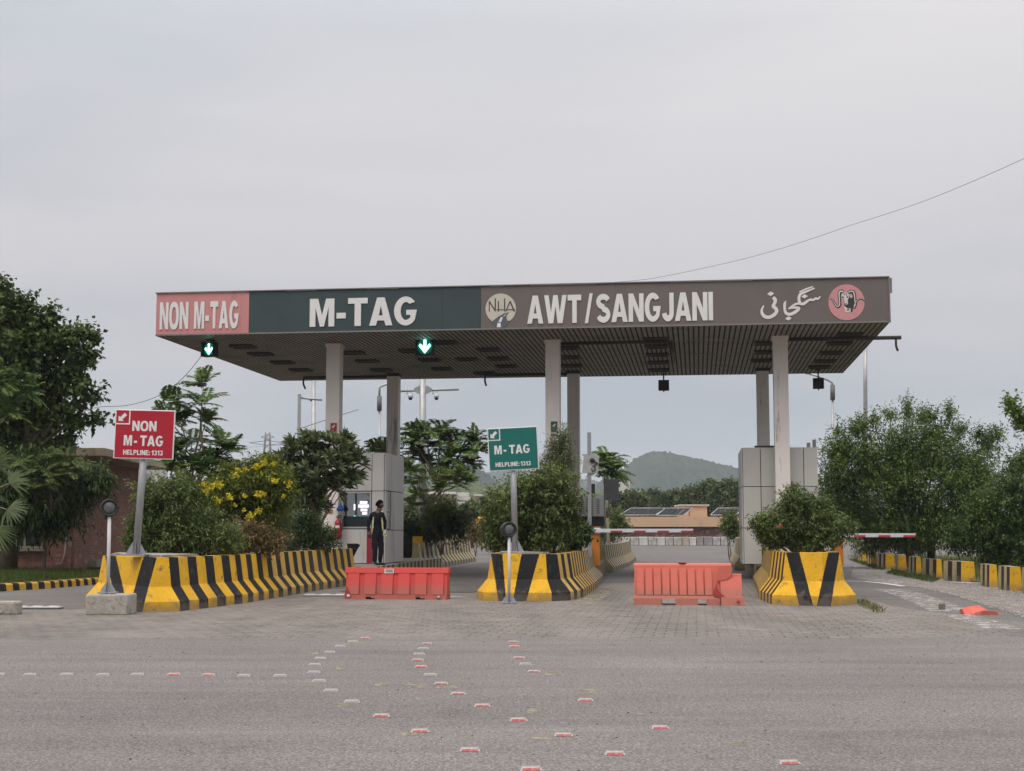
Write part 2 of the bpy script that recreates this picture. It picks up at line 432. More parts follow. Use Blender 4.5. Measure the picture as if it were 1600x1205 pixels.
def sheet(name, pts, z, m, kind='structure'):
    mb = MB(); mb.shape([[(p[0], p[1]) for p in pts]], Vector((0, 0, z)), X_, Y_, Z_, 0)
    if name in ('paver_apron', 'lane_asphalt', 'gravel_shoulder', 'verge', 'verge_right'):
        for i in range(len(pts)):
            a, b_ = pts[i], pts[(i + 1) % len(pts)]
            if name == 'paver_apron':
                t_ = Vector((b_[0] - a[0], b_[1] - a[1])).normalized(); o_ = Vector((t_.y, -t_.x)) * .22
                mb.face([(*a, z), (*b_, z), (b_[0] + o_.x, b_[1] + o_.y, .0042), (a[0] + o_.x, a[1] + o_.y, .0042)])
            else: mb.face([(*a, z), (*b_, z), (*b_, 0), (*a, 0)])
    return tag(mb.build(name, m, origin=(0, 0, 0), norm=False), kind=kind)
def g2(px, py, z=0.0): p = G(px, py, z); return (p.x, p.y)

M_DIRT = gravel_mat('dry_ground', (0.12, 0.125, 0.06), (0.17, 0.15, 0.10), 5)
M_GRAV = gravel_mat('pale_gravel', (0.185, 0.165, 0.148), (0.265, 0.24, 0.22), 9)
M_SOIL = gravel_mat('planter_soil', (0.07, 0.06, 0.035), (0.11, 0.10, 0.05), 8)
sheet('ground', [(-3500, -60), (3500, -60), (3500, 5200), (-3500, 5200)], 0.0, M_DIRT)
sheet('road', [(-60, -50), (60, -50), (60, 131), (-60, 131)], 0.004, M_ASPH)
sheet('lane_asphalt', [g2(-300, 952), g2(130, 952), (-6.3, 21.6), (-6.0, 30), (3, 30), (4.5, 33), (5, 24.5), g2(1345, 946), g2(1480, 985), g2(1760, 1010), (24, 28), (24, 70), (40, 130), (-12, 130), (-12, 33), (-16, 27)], 0.0065, M_LANE)
sheet('paver_apron', [(-16, 16.4), *[(x * .5, 16.52 + .07 * math.sin(x * 1.7) + .05 * math.sin(x * 4.1 + 1)) for x in range(-24, 10)], (5.7, 16.9), (6.7, 18.6), (6.25, 20.8), (6.0, 23), (6.4, 27), (6.6, 33), (4.6, 33.4), (1.9, 33.2), (0.4, 30), (-0.6, 27.6), (-3.4, 28), (-4.2, 30), (-6.4, 23), (-6.7, 21.7), (-9, 20.9), (-16, 20.6)], 0.009, paver_mat())
sheet('gravel_shoulder', [g2(1335, 884), g2(1400, 893), g2(1470, 905), g2(1580, 922), g2(1700, 940), g2(1720, 1000), g2(1600, 962), g2(1520, 940), g2(1465, 922), g2(1400, 915), g2(1330, 903)], 0.012, M_GRAV)
M_WHITE_WORN = patch_mat('worn_white_paint', (0.46, 0.44, 0.42), 0.40, 5)
M_WHITE_LINE = patch_mat('white_road_paint', (0.66, 0.65, 0.63), 0.75, 20)
M_YEL_WORN = patch_mat('worn_yellow_paint', (0.265, 0.232, 0.165), 0.52, 4)
M_DUST = patch_mat('pale_dust', (0.25, 0.225, 0.195), 0.2, 2.2)
def strip(name, pts, wd, z, m):
    # band along ground points
    p = [Vector((*g2(*q), 0)) for q in pts]
    mb = MB(); L, R = [], []
    for k in range(len(p)):
        t = (p[min(k + 1, len(p) - 1)] - p[max(k - 1, 0)]).normalized(); nn = Vector((-t.y, t.x, 0))
        L.append(p[k] + nn * wd / 2 + Z_ * z); R.append(p[k] - nn * wd / 2 + Z_ * z)
    mb.grid([L, R], 0, smooth=False)
    return tag(mb.build(name, m, origin=(0, 0, 0), norm=False), kind='structure')
sheet('lane_asphalt_shaded', [(-3.45, 28.6), (-.75, 28.2), (-.35, 34), (.9, 46), (1.8, 58), (-1.0, 58), (-2.1, 46), (-2.9, 36.5), (-3.2, 33.9)], 0.0105, asphalt_mat('asphalt_canopy_shade', (0.098, 0.092, 0.089), (0.135, 0.124, 0.115)))  # darker ground under the canopy: roof shade put into this sheet's colour
strip('road_marking', [(1324, 897), (1372, 900), (1386, 895), (1420, 897)], 0.5, 0.0135, M_WHITE_WORN)
strip('road_marking', [(1322, 909), (1352, 909.5), (1382, 912.5), (1412, 917)], 0.16, 0.014, M_WHITE_LINE)
strip('road_marking', [(1388, 922), (1420, 930), (1455, 943), (1488, 957)], 0.62, 0.0135, M_WHITE_WORN)
strip('road_marking', [(1500, 962), (1530, 972), (1570, 985)], 0.45, 0.0135, M_WHITE_WORN)
strip('road_marking', [(700, 934), (718, 933)], 0.3, 0.0135, M_WHITE_WORN)
strip('road_marking', [(905, 945), (932, 933), (952, 922)], 0.35, 0.0105, M_YEL_WORN)
rnd = random.Random(4)
for (u, v, wd) in ((365, 327, 40), (235, 109, 30), (400, 70, 45), (520, 242, 40), (650, 248, 60), (790, 252, 55), (640, 450, 52), (885, 457, 35), (1190, 467, 60), (1230, 196, 38), (1365, 270, 50), (1125, 92, 24), (1150, 139, 22), (1580, 365, 45), (1160, 352, 40), (350, 172, 22), (215, 237, 26)):
    px, py = 400 + u / 2.667, 980 + v / 2.667
    w_ = wd / 2.667 * 1.5
    sheet('worn_paint_patch', [g2(px - w_ * rnd.uniform(.4, .6), py - rnd.uniform(2, 4)), g2(px + w_ * rnd.uniform(.3, .6), py - rnd.uniform(1, 4)), g2(px + w_ * rnd.uniform(.6, .9), py + rnd.uniform(1, 3.5)), g2(px - w_ * rnd.uniform(.2, .5), py + rnd.uniform(2, 4.5))], 0.0055, M_YEL_WORN)
for (px, py, wd) in ((1150, 1163, 28),):
    sheet('worn_paint_patch', [g2(px - wd * .5, py - 2), g2(px + wd * .45, py - 3), g2(px + wd * .6, py + 3), g2(px - wd * .3, py + 4)], 0.0055, M_YEL_WORN)
sheet('dust_film', [(-14, 17.2), (-6, 17.0), (4.8, 16.9), (5.6, 17.4), (6.3, 19.0), (5.4, 22), (1, 24), (-4, 23.5), (-6.6, 20.6), (-14, 19.6)], 0.0115, M_DUST)

# ------------------------------------------------------------------ canopy
M_STEELP = mat('painted_column', (0.76, 0.71, 0.67), 0.55, 0.06, 1.2, dirt=(0.24, 0.22, 0.2), dirt_amt=0.12, dscale=2.5, streak=True)
M_SLAT = mat('ceiling_slats', (0.275, 0.245, 0.21), 0.6, 0.22, 1.6, dirt=(0.16, 0.14, 0.12), dirt_amt=0.2, dscale=1.2)
M_DARK = mat('dark_void', (0.022, 0.02, 0.018), 0.9, 0.2)
M_FRED = mat('faded_red_vinyl', (0.50, 0.215, 0.21), 0.5, 0.07, 1.0, dirt=(0.40, 0.17, 0.165), dirt_amt=0.12, dscale=1.5, streak=True)
M_FGRN = mat('dark_green_vinyl', (0.031, 0.052, 0.055), 0.5, 0.14, 0.8)
M_FBRN = mat('brown_vinyl', (0.132, 0.112, 0.102), 0.5, 0.08, 0.8, dirt=(0.105, 0.092, 0.084), dirt_amt=0.15, dscale=1.2, streak=True)
M_LET = mat('white_lettering', (0.66, 0.655, 0.645), 0.5, 0.05, 2.0, dirt=(0.5, 0.49, 0.48), dirt_amt=0.08)
M_TRIM = mat('metal_trim', (0.20, 0.19, 0.18), 0.5, 0.1, metal=0.3)
M_PIPE = mat('dark_pipe', (0.05, 0.045, 0.042), 0.6, 0.15)
M_GALV = mat('galvanised_steel', (0.36, 0.37, 0.375), 0.45, 0.1, 5, metal=0.55, dirt=(0.25, 0.24, 0.23), dirt_amt=0.1, dscale=2, streak=True)
ZC = 6.15
FL = Vector((-9.06, 35.82, 0))
EU = Vector((math.cos(AXR), math.sin(AXR), 0)); EN = Vector((-math.sin(AXR), math.cos(AXR), 0))
CW, CD, FH = 18.19, 10.95, 1.09
AXC = (EU, EN, Z_)
def C(u, v, z): return FL + EU * u + EN * v + Z_ * z
def uv(p): d = Vector((p[0], p[1], 0)) - FL; return d.dot(EU), d.dot(EN)
def FU(px, v=0.0):
    r = ray(px, 600); a = r.x / r.y; o = FL + EN * v
    return (a * o.y - o.x) / (EU.x - a * EU.y)
def FP(px, py, v=0.0):
    # (u, z) where the photo's point lies on the plane v = const
    u = FU(px, v); o = FL + EN * v + EU * u
    for _ in range(3):
        r = ray(px, py); a = r.x / r.y; b0 = FL + EN * v; u = (a * b0.y - b0.x) / (EU.x - a * EU.y); o = b0 + EU * u
    return u, CAMH + r.z / r.y * o.y
toll = thing('toll_canopy', C(CW / 2, CD / 2, 0), 'long flat toll plaza canopy on six pale columns with red, green and brown sign fascia', 'toll canopy')
mb = MB()
k = 0.0
while k < CW - 0.08:
    mb.box(C(k + 0.06, CD / 2, ZC + 0.002), (0.085, CD - 0.06, 0.004), AXC); k += 0.128
ceil = mb.build('ceiling', M_SLAT, toll)
mb = MB(); mb.box(C(CW / 2, CD / 2, ZC + 0.018), (CW - 0.02, CD - 0.02, 0.02), AXC); mb.build('ceiling_void', M_DARK, ceil)
for vv in (2.6, 5.6, 8.4):
    mb = MB(); mb.box(C(CW / 2, vv, ZC - 0.004), (CW - 0.1, 0.035, 0.012), AXC); mb.build('ceiling_joint', M_SLAT, ceil)
mb = MB(); mb.box(C(CW / 2, CD / 2, ZC + FH - 0.05), (CW - 0.16, CD - 0.16, 0.06), AXC)
mb.build('roof', mat('roof_sheet', (0.3, 0.3, 0.29), 0.7), toll)
uR, uG = FU(387), FU(751)
def fascia(u0, u1, m, nm='fascia_panel'):
    mb = MB(); mb.box(C((u0 + u1) / 2, 0.03, ZC + FH / 2), (u1 - u0 - 0.006, 0.06, FH), AXC); return mb.build(nm, m, toll)
fr = fascia(0, uR, M_FRED); tag(fr, 'faded red fascia panel reading NON M-TAG')
fg = fascia(uR, uG, M_FGRN); tag(fg, 'dark green fascia panel reading M-TAG')
fb = fascia(uG, CW, M_FBRN); tag(fb, 'brown fascia panel with place name and two round emblems')
mb = MB()
mb.box(C(0.03, CD / 2 + 0.03, ZC + FH / 2), (0.06, CD - 0.06, FH), AXC); mb.build('side_fascia', M_FRED, toll)
mb = MB(); mb.box(C(CW - 0.03, CD / 2 + 0.03, ZC + FH / 2), (0.06, CD - 0.06, FH), AXC); mb.build('side_fascia', M_FBRN, toll)
mb = MB(); mb.box(C(CW / 2, CD - 0.03, ZC + FH / 2), (CW - 0.12, 0.06, FH), AXC); mb.build('rear_fascia', M_FBRN, toll)
mb = MB()
mb.box(C(CW / 2, 0.02, ZC + FH + 0.012), (CW + 0.04, 0.12, 0.024), AXC); mb.box(C(CW / 2, -0.006, ZC + 0.02), (CW, 0.02, 0.035), AXC)
mb.box(C(CW + 0.012, -0.01, ZC + FH / 2), (0.03, 0.05, FH), AXC); mb.box(C(CW + 0.05, 0.02, ZC + FH * .82), (0.06, 0.05, 0.36), AXC)
mb.build('edge_trim', M_TRIM, toll)
# torn vinyl edges along the top
mb = MB()
r_ = random.Random(8)
for (a, b_) in ((0.3, 2.4), (3.4, 4.2), (5.5, 6.3), (8.6, 9.0), (9.6, 11.2), (13, 15)):
    pts = []; x = a
    while x < b_: pts.append((x, FH + 0.03 - r_.uniform(0.0, 0.03))); x += r_.uniform(.1, .3)
    pts = [(a, FH - .01)] + pts + [(b_, FH - .01)]
    mb = MB(); mb.shape([pts], C(0, -0.004, ZC), EU, Z_, -EN, 0.003); mb.build('torn_edge', M_LET, toll)
# wide vertical seams in the vinyl
for f_, us in ((fg, (FU(505), FU(690))), (fb, (FU(905), FU(1050), FU(1200)))):
    for u in us: mb = MB(); mb.box(C(u, -0.003, ZC + FH / 2), (0.012, 0.006, FH - 0.03), AXC); mb.build('seam', f_.data.materials[0], f_)
def fas_text(par, text, x0, y0t, y0b, x1, gap=0.09, nm='lettering'):
    mb = MB(); u0, zb = FP(x0, y0b); _, zt = FP(x0, y0t); u1, _ = FP(x1, y0b)
    lettering(mb, text, C(u0, -0.002, zb), EU, Z_, -EN, zt - zb, u1 - u0, 0.02, 0, gap)
    return mb.build(nm, M_LET, par)
fas_text(fr, 'NON M-TAG', 249.5, 473, 515.2, 373, 0.07)
fas_text(fg, 'M-TAG', 484, 467.5, 511, 652, 0.06)
fas_text(fb, 'AWT_/_SANGJANI', 824, 462.5, 506.2, 1114.5, 0.05)
def fz_stroke(mb, pts, z0x, z0y, sc, depth, m=0):
    # strokes given in zoomed-photo units (x, y, width), smoothed
    q = [Vector(p) for p in pts]
    if len(q) > 2:
        out_ = []
        for i in range(len(q) - 1):
            p0, p1, p2, p3 = q[max(i - 1, 0)], q[i], q[i + 1], q[min(i + 2, len(q) - 1)]
            for j in range(5):
                t = j / 5
                out_.append(0.5 * ((2 * p1) + (p2 - p0) * t + (2 * p0 - 5 * p1 + 4 * p2 - p3) * t * t + (3 * p1 - p0 - 3 * p2 + p3) * t ** 3))
        out_.append(q[-1]); q = out_
    pu = [FP(z0x + p.x / sc, z0y + p.y / sc) for p in q]
    k = abs(FP(z0x + 100 / sc, z0y)[0] - FP(z0x, z0y)[0]) / 100
    poly = stroke(pu, [max(p.z, 6) * k for p in q])
    nn = len(poly) // 2
    L, R = poly[:nn], poly[nn:][::-1]
    O = C(0, -0.002, 0)
    rows = [[O + EU * a[0] + Z_ * a[1] - EN * depth for a in L], [O + EU * a[0] + Z_ * a[1] - EN * depth for a in R]]
    mb.grid(rows, m, smooth=False)
def fz_poly(mb, pts, z0x, z0y, sc, depth, m=0):
    mb.shape([[FP(z0x + x / sc, z0y + y / sc) for x, y in pts]], C(0, -0.002, 0), EU, Z_, -EN, depth, m)
mb = MB(); U_ = (1160, 440, 11.43)
fz_stroke(mb, [(545, 285, 60), (585, 325, 62), (575, 390, 55), (550, 440, 60), (590, 480, 62), (612, 530, 62), (560, 600, 62), (470, 640, 62), (390, 620, 62), (348, 560, 52), (348, 500, 40), (382, 428, 20)], *U_, 0.010)
fz_stroke(mb, [(1040, 392, 40), (960, 402, 40), (890, 440, 34), (822, 492, 26)], *U_, 0.012)
fz_stroke(mb, [(822, 490, 18), (900, 468, 40), (1012, 476, 44), (965, 530, 56), (890, 575, 56), (820, 585, 54), (768, 550, 50), (755, 480, 46), (755, 400, 46), (778, 345, 14)], *U_, 0.010)
fz_stroke(mb, [(1290, 120, 24), (1150, 178, 36), (1050, 218, 46), (1015, 262, 50), (1010, 330, 52), (1030, 390, 52), (1085, 402, 52), (1135, 370, 50), (1175, 340, 40), (1225, 325, 42), (1262, 335, 36), (1305, 305, 40), (1350, 312, 34), (1390, 268, 24)], *U_, 0.014)
fz_stroke(mb, [(1262, 93, 20), (1150, 130, 28), (1015, 190, 24)], *U_, 0.011)
for cx_, cy_, a, b_ in ((505, 220, 64, 42), (822, 660, 60, 38), (1110, 266, 60, 36)):
    fz_poly(mb, [(cx_ - a, cy_ + 6), (cx_, cy_ - b_), (cx_ + a, cy_ - 4), (cx_, cy_ + b_)], *U_, 0.010)
mb.build('urdu_lettering', M_LET, fb, norm=False)
# round road emblem
M_CRM = mat('cream_disc', (0.50, 0.465, 0.40), 0.5, 0.05); M_RDGR = mat('emblem_grey', (0.085, 0.10, 0.115), 0.5, 0.08); M_EMDK = mat('emblem_dark', (0.045, 0.038, 0.032), 0.5, 0.1)
N_ = (745, 445, 16.06)
disc = [(603 + 382 * math.cos(math.radians(a)), 605 + 382 * math.sin(math.radians(a))) for a in range(124, 418, 6)]
mb = MB(); fz_poly(mb, disc + [(775, 905), (748, 850), (748, 790), (785, 730), (830, 690), (700, 715), (560, 790), (450, 872)], *N_, 0.010)
em = mb.build('road_emblem', M_CRM, fb)
mb = MB(); fz_poly(mb, [(385, 935), (450, 876), (560, 794), (700, 719), (826, 692), (781, 732), (743, 790), (743, 850), (770, 908), (805, 945), (700, 1085), (470, 1085)], *N_, 0.008)
mb.build('road_shape', M_RDGR, em)
mb = MB()
for q in ([(655, 800), (685, 800), (755, 728), (740, 728)], [(545, 930), (605, 945), (655, 830), (610, 810)], [(500, 1068), (605, 1068), (602, 965), (525, 955)]): fz_poly(mb, q, *N_, 0.0125)
mb.build('dashes', M_LET, em)
mb = MB()
for i, (a, b_, wd) in enumerate((((315, 682), (315, 415), 24), ((312, 415), (470, 668), 30), ((466, 672), (466, 345), 30), ((545, 675), (545, 412), 28), ((700, 670), (700, 348), 28), ((495, 632), (690, 632), 20), ((730, 672), (840, 415), 26), ((838, 415), (943, 672), 32), ((745, 630), (962, 630), 20))):
    fz_stroke(mb, [(*a, wd), (*b_, wd)], *N_, 0.0125 + i * 0.0006)
mb.build('emblem_letters', M_EMDK, em, norm=False)
# round ram's head emblem
M_PNK = mat('pink_disc', (0.52, 0.235, 0.245), 0.5, 0.06); M_RLT = mat('emblem_light', (0.56, 0.56, 0.53), 0.5, 0.12, 14); M_RDK = mat('emblem_black', (0.03, 0.028, 0.028), 0.5, 0.1)
R_ = (1280, 430, 13.333)
mb = MB(); fz_poly(mb, [(568 + 378 * math.cos(a * math.pi / 24), 568 + 375 * math.sin(a * math.pi / 24)) for a in range(48)], *R_, 0.008)
ram = mb.build('ram_emblem', M_PNK, fb)
lh = [(505, 352), (450, 345), (418, 390), (422, 470), (428, 560), (430, 620), (395, 665), (345, 630), (300, 560), (262, 500), (222, 488)]
rh = [(600, 372), (665, 345), (712, 365), (733, 450), (740, 540), (752, 610), (722, 685), (735, 620), (785, 535), (840, 497), (900, 503), (946, 548)]
lw = [60, 74, 56, 48, 46, 50, 46, 36, 28, 22, 14]; rw = [50, 66, 70, 62, 56, 56, 44, 38, 32, 26, 24, 14]
mb = MB()
fz_stroke(mb, [(*p, q + 16) for p, q in zip(lh, lw)], *R_, 0.010); fz_stroke(mb, [(*p, q + 14) for p, q in zip(rh, rw)], *R_, 0.0105)
fz_poly(mb, [(560, 520), (635, 430), (705, 470), (720, 560), (700, 700), (690, 775), (640, 765), (590, 700), (530, 640), (520, 560)], *R_, 0.0115)
mb.build('ram_dark_parts', M_RDK, ram, norm=False)
mb = MB()
fz_stroke(mb, [(p[0] - 6, p[1] - 8, q * .42) for p, q in zip(lh, lw)], *R_, 0.013); fz_stroke(mb, [(p[0] + 2, p[1] - 10, q * .36) for p, q in zip(rh, rw)], *R_, 0.0135)
fz_poly(mb, [(470, 400), (500, 360), (560, 372), (620, 398), (628, 450), (592, 520), (600, 600), (560, 622), (528, 585), (520, 520), (478, 470)], *R_, 0.0142)
fz_poly(mb, [(522, 645), (575, 690), (600, 705), (650, 690), (652, 772), (545, 775)], *R_, 0.0142)
fz_poly(mb, [(640, 440), (668, 420), (690, 470), (660, 480)], *R_, 0.0142)
mb.build('ram_light_parts', M_RLT, ram, norm=False)
mb = MB()
for q in ([(480, 440), (520, 470), (505, 490), (470, 462)], [(565, 455), (610, 430), (600, 470), (570, 480)], [(540, 590), (580, 585), (560, 612)], [(500, 370), (512, 362), (535, 420), (520, 425)], [(545, 380), (560, 378), (580, 430), (566, 432)], [(560, 720), (620, 712), (640, 735), (580, 742)]): fz_poly(mb, q, *R_, 0.0152)
mb.build('ram_markings', M_RDK, ram, norm=False)
# columns
PLZ = 0.37
COLS = [(524 - 2.5, 537), (865 - 2.5, 530), (1219, 524.5), (616 - 1, 584), (897 - 1, 580), (1192, 573)]
CUV = []
for i, (px, py) in enumerate(COLS):
    u, v = uv(G(px, py, ZC)); CUV.append((u, v))
vf = sum(c[1] for c in CUV[:3]) / 3; vr = sum(c[1] for c in CUV[3:]) / 3
for i, (u, v) in enumerate(CUV):
    v = vf if i < 3 else vr
    CUV[i] = (u, v)
    mb = MB(); mb.box(C(u, v + 0.19, (PLZ + ZC) / 2 - 0.05), (0.37, 0.37, ZC - PLZ + 0.1), AXC, bev=0.012)
    col = mb.build('column', M_STEELP, toll)
    mb = MB(); mb.box(C(u, v + 0.19, ZC - 0.05), (0.42, 0.42, 0.09), AXC); mb.build('column_collar', M_PIPE if i >= 3 else M_STEELP, col)
    mb = MB(); mb.box(C(u, v + 0.19, PLZ + 0.03), (0.52, 0.52, 0.06), AXC, bev=0.01); mb.build('base_plate', M_GALV, col)
    CUV[i] = (u, v, col)
print('cols', CUV)
ARROW = [(.16, .16), (.16, .62), (.30, .50), (.68, .88), (.88, .68), (.50, .30), (.62, .16)]
def arrow_plate(par, px, py, w_, h_, v, m, mbk, label):
    u, z = FP(px, py, v)
    mb = MB(); mb.box(C(u, v - 0.008, z), (w_, 0.014, h_), AXC); pl = mb.build('lane_plate', M_LET, par); tag(pl, label)
    mb = MB(); mb.box(C(u, v - 0.0165, z), (w_ - .03, 0.004, h_ - .03), AXC); mb.build('plate_face', m, pl)
    mb = MB(); s_ = w_ * .62; mb.shape([[(x * s_, y * s_) for x, y in ARROW]], C(u - s_ / 2, v - 0.019, z + h_ * .22 - s_ / 2), EU, Z_, -EN, 0.003)
    mb.build('plate_arrow', M_LET, pl)
    mb = MB(); mb.box(C(u, v - 0.020, z - h_ * .28), (w_ * .7, 0.003, h_ * .12), AXC); mb.build('plate_lettering', M_LET, pl)
M_SIGNR = mat('sign_red', (0.36, 0.008, 0.022), 0.4, 0.08, 3, dirt=(0.3, 0.02, 0.03), dirt_amt=0.05)
M_SIGNG = mat('sign_green', (0.004, 0.125, 0.108), 0.4, 0.08, 3, dirt=(0.01, 0.10, 0.085), dirt_amt=0.05)
M_SIGNDG = mat('plate_green', (0.03, 0.08, 0.05), 0.5, 0.08)
arrow_plate(CUV[0][2], 521.5, 671, 0.20, 0.36, vf, M_SIGNR, None, 'small red lane plate with white arrow')
arrow_plate(CUV[1][2], 866, 670, 0.20, 0.40, vf, M_SIGNDG, None, 'small green lane plate with white arrow')
arrow_plate(CUV[0][2], 521, 750, 0.22, 0.30, vf, M_SIGNR, None, 'lower red plate behind the tree')
arrow_plate(CUV[1][2], 880, 772, 0.26, 0.6, vf, M_SIGNR, None, 'dark red plate low behind the bush')
# recessed light fixtures in the soffit
FIX = [(380, 540), (407, 552), (442, 565), (470, 577), (551, 550), (574, 563), (596, 577), (642, 547), (695, 533.5), (764, 545), (730, 560), (779, 559), (672, 561), (791, 571), (691, 575), (757, 582), (885, 542), (889, 557), (894, 570), (1024, 529), (1026, 540), (1027, 553), (1029, 565), (1030, 577), (1198, 535), (1196, 549), (1190, 562), (1328, 521), (1312, 535), (1299, 550), (1289, 563), (1279, 572)]
for (px, py) in FIX:
    p = G(px, py, ZC); u, v = uv(p)
    if v > CD - 0.5: v = CD - 0.5
    mb = MB()
    for a, b_, c_, d_ in ((0, -.24, .62, .05), (0, .24, .62, .05), (-.29, 0, .05, .48), (.29, 0, .05, .48)): mb.box(C(u + a, v + b_, ZC - 0.03), (c_, d_, 0.06), AXC)
    fx = mb.build('light_fixture', M_PIPE, toll)
    mb = MB(); mb.box(C(u, v, ZC - 0.008), (.54, .43, 0.012), AXC); mb.build('reflector', mat('dusty_reflector', (0.16, 0.145, 0.13), 0.5, 0.2), fx)
    mb = MB()
    for q in (-.12, 0.0, .12): mb.box(C(u, v + q, ZC - 0.034), (.53, .03, 0.035), AXC)
    mb.build('louvre', M_PIPE, fx)
def pipe(pts, r, nm='conduit'):
    mb = MB(); mb.tube(pts, r, 8); return mb.build(nm, M_PIPE, toll)
zp = ZC - 0.09
uu = lambda px, v: FU(px, v)
pipe([C(FU(876, vf), vf + .15, zp), C(FU(1045, vf), vf + .15, zp)], 0.045)
pipe([C(FU(1233, vf), vf + .1, zp), C(CW + 0.55, vf + .1, zp)], 0.05)
pipe([C(CW + 0.42, vf + .1, zp), C(CW + 0.42, vf + .1, zp - .22), C(CW + 0.46, vf + .1, zp - .34)], 0.03, 'pipe_outlet')
pipe([C(FU(473, vr), vr + .1, zp), C(FU(606, vr), vr + .1, zp)], 0.045)
pipe([C(FU(473, vr), vr + .1, zp), C(FU(473, vr) - .01, vr + .1, zp - .2), C(FU(473, vr) + .06, vr + .1, zp - .36)], 0.03, 'pipe_outlet')
pipe([C(FU(757, vr), vr + .1, zp), C(FU(888, vr), vr + .1, zp)], 0.045)
pipe([C(FU(757, vr), vr + .1, zp), C(FU(757, vr), vr + .1, zp - .2), C(FU(757, vr) + .04, vr + .1, zp - .34)], 0.03, 'pipe_outlet')
pipe([C(FU(1050, vf), vf + .1, zp), C(FU(1050, vf), vf + 4.6, zp)], 0.035)

# ------------------------------------------------------------------ lane signals
M_BLK = mat('black_housing', (0.018, 0.02, 0.022), 0.45, 0.15)
M_ARR = emit('green_led', (0.34, 1.0, 0.80), 4.0)
M_GLO = emit('green_lens', (0.0, 0.30, 0.19), 0.35)
def signal(px, py, D, size, yaw, label, front=True, rod=0.3):
    c = P(px, py, D); t = thing('lane_signal', Vector((c.x, c.y, c.z - size / 2)), label, 'lane signal', 'lane signals hung under the canopy')
    ex = Vector((math.cos(yaw), math.sin(yaw), 0)); ey = Vector((-math.sin(yaw), math.cos(yaw), 0)); ax = (ex, ey, Z_)
    mb = MB(); mb.box(c + ey * .07, (size, .13, size), ax, bev=0.012); mb.box(c + ey * .16 - Z_ * .02, (size * .7, .06, size * .6), ax); hs = mb.build('housing', M_BLK, t)
    if not front:
        mb = MB(); mb.box(c + ey * -.002, (size * .86, .012, size * .86), ax); mb.tube([c - Z_ * size * .5, c - Z_ * (size * .5 + .05)], .02); mb.build('rear_cover', M_BLK, t)
    mb = MB(); mb.tube([c + ey * .07 + Z_ * size * .45, Vector((c.x, c.y, ZC + .03)) + ey * .07], .022); mb.box(Vector((c.x, c.y, ZC - .02)) + ey * .07, (.14, .14, .03), ax); mb.build('hanger_rod', M_PIPE, t)
    if front:
        mb = MB(); mb.lathe(c - ey * .004, [(0.0001, .012), (size * .42, .012), (size * .42, 0.0)], 24, 0, (ex, Z_, -ey)); ln = mb.build('lens', M_GLO, t)
        s_ = size * .82
        A_ = [(-.10, .5), (.10, .5), (.10, -.02), (.33, .20), (.44, .04), (0, -.5), (-.44, .04), (-.33, .20), (-.10, -.02)]
        mb = MB(); mb.shape([[(x * s_ * .95, y * s_ * .95) for x, y in A_]], c - ey * .017, ex, Z_, -ey, .004); mb.build('arrow', M_ARR, ln)
        mb = MB()
        for sg in (-1, 1): mb.box(c + ex * sg * size * .49 - ey * .05, (.012, .11, size), ax)
        mb.box(c + Z_ * size * .49 - ey * .06, (size, .13, .012), ax); mb.build('visor', M_BLK, t)
signal(327, 546, 36.5, .38, AXR - .30, 'lit green down arrow signal under the red NON M-TAG fascia')
signal(664, 541.5, 36.6, .47, AXR, 'lit green down arrow signal under the dark green M-TAG fascia')
signal(1037, 602, 43.6, .33, AXR, 'dark back of a lane signal hanging between the middle and right columns', False)
signal(1279, 599, 43.2, .33, AXR, 'dark back of a lane signal hanging at the right end of the canopy', False)
# ------------------------------------------------------------------ booths
M_CLAD = mat('grey_cladding', (0.52, 0.50, 0.48), 0.38, 0.06, 0.9, dirt=(0.29, 0.275, 0.26), dirt_amt=0.12, dscale=1.6, streak=True)
M_CLAD2 = mat('grey_green_cladding', (0.52, 0.505, 0.47), 0.38, 0.06, 0.9, dirt=(0.27, 0.26, 0.24), dirt_amt=0.12, dscale=1.6, streak=True)
M_SEAM = mat('panel_seam', (0.05, 0.05, 0.05), 0.8)
M_ALU = mat('aluminium_frame', (0.45, 0.46, 0.46), 0.35, 0.05, metal=0.4)
def glass_mat(name, tint, gloss):
    m = bpy.data.materials.new(name); m.use_nodes = True; t = m.node_tree; t.nodes.clear()
    o = t.nodes.new('ShaderNodeOutputMaterial'); a = t.nodes.new('ShaderNodeBsdfTransparent'); a.inputs[0].default_value = (*tint, 1)
    g = t.nodes.new('ShaderNodeBsdfGlossy'); g.inputs['Roughness'].default_value = 0.03
    x = t.nodes.new('ShaderNodeMixShader'); x.inputs[0].default_value = gloss
    t.links.new(a.outputs[0], x.inputs[1]); t.links.new(g.outputs[0], x.inputs[2]); t.links.new(x.outputs[0], o.inputs[0]); return m
M_GLASS = glass_mat('window_glass', (0.75, 0.85, 0.8), 0.24)
M_TINT = mat('tinted_glass', (0.012, 0.02, 0.02), 0.12, 0.1)
M_INT = mat('booth_interior', (0.36, 0.42, 0.36), 0.8)
M_PLAT = gravel_mat('platform_concrete', (0.20, 0.19, 0.175), (0.27, 0.255, 0.235), 10)
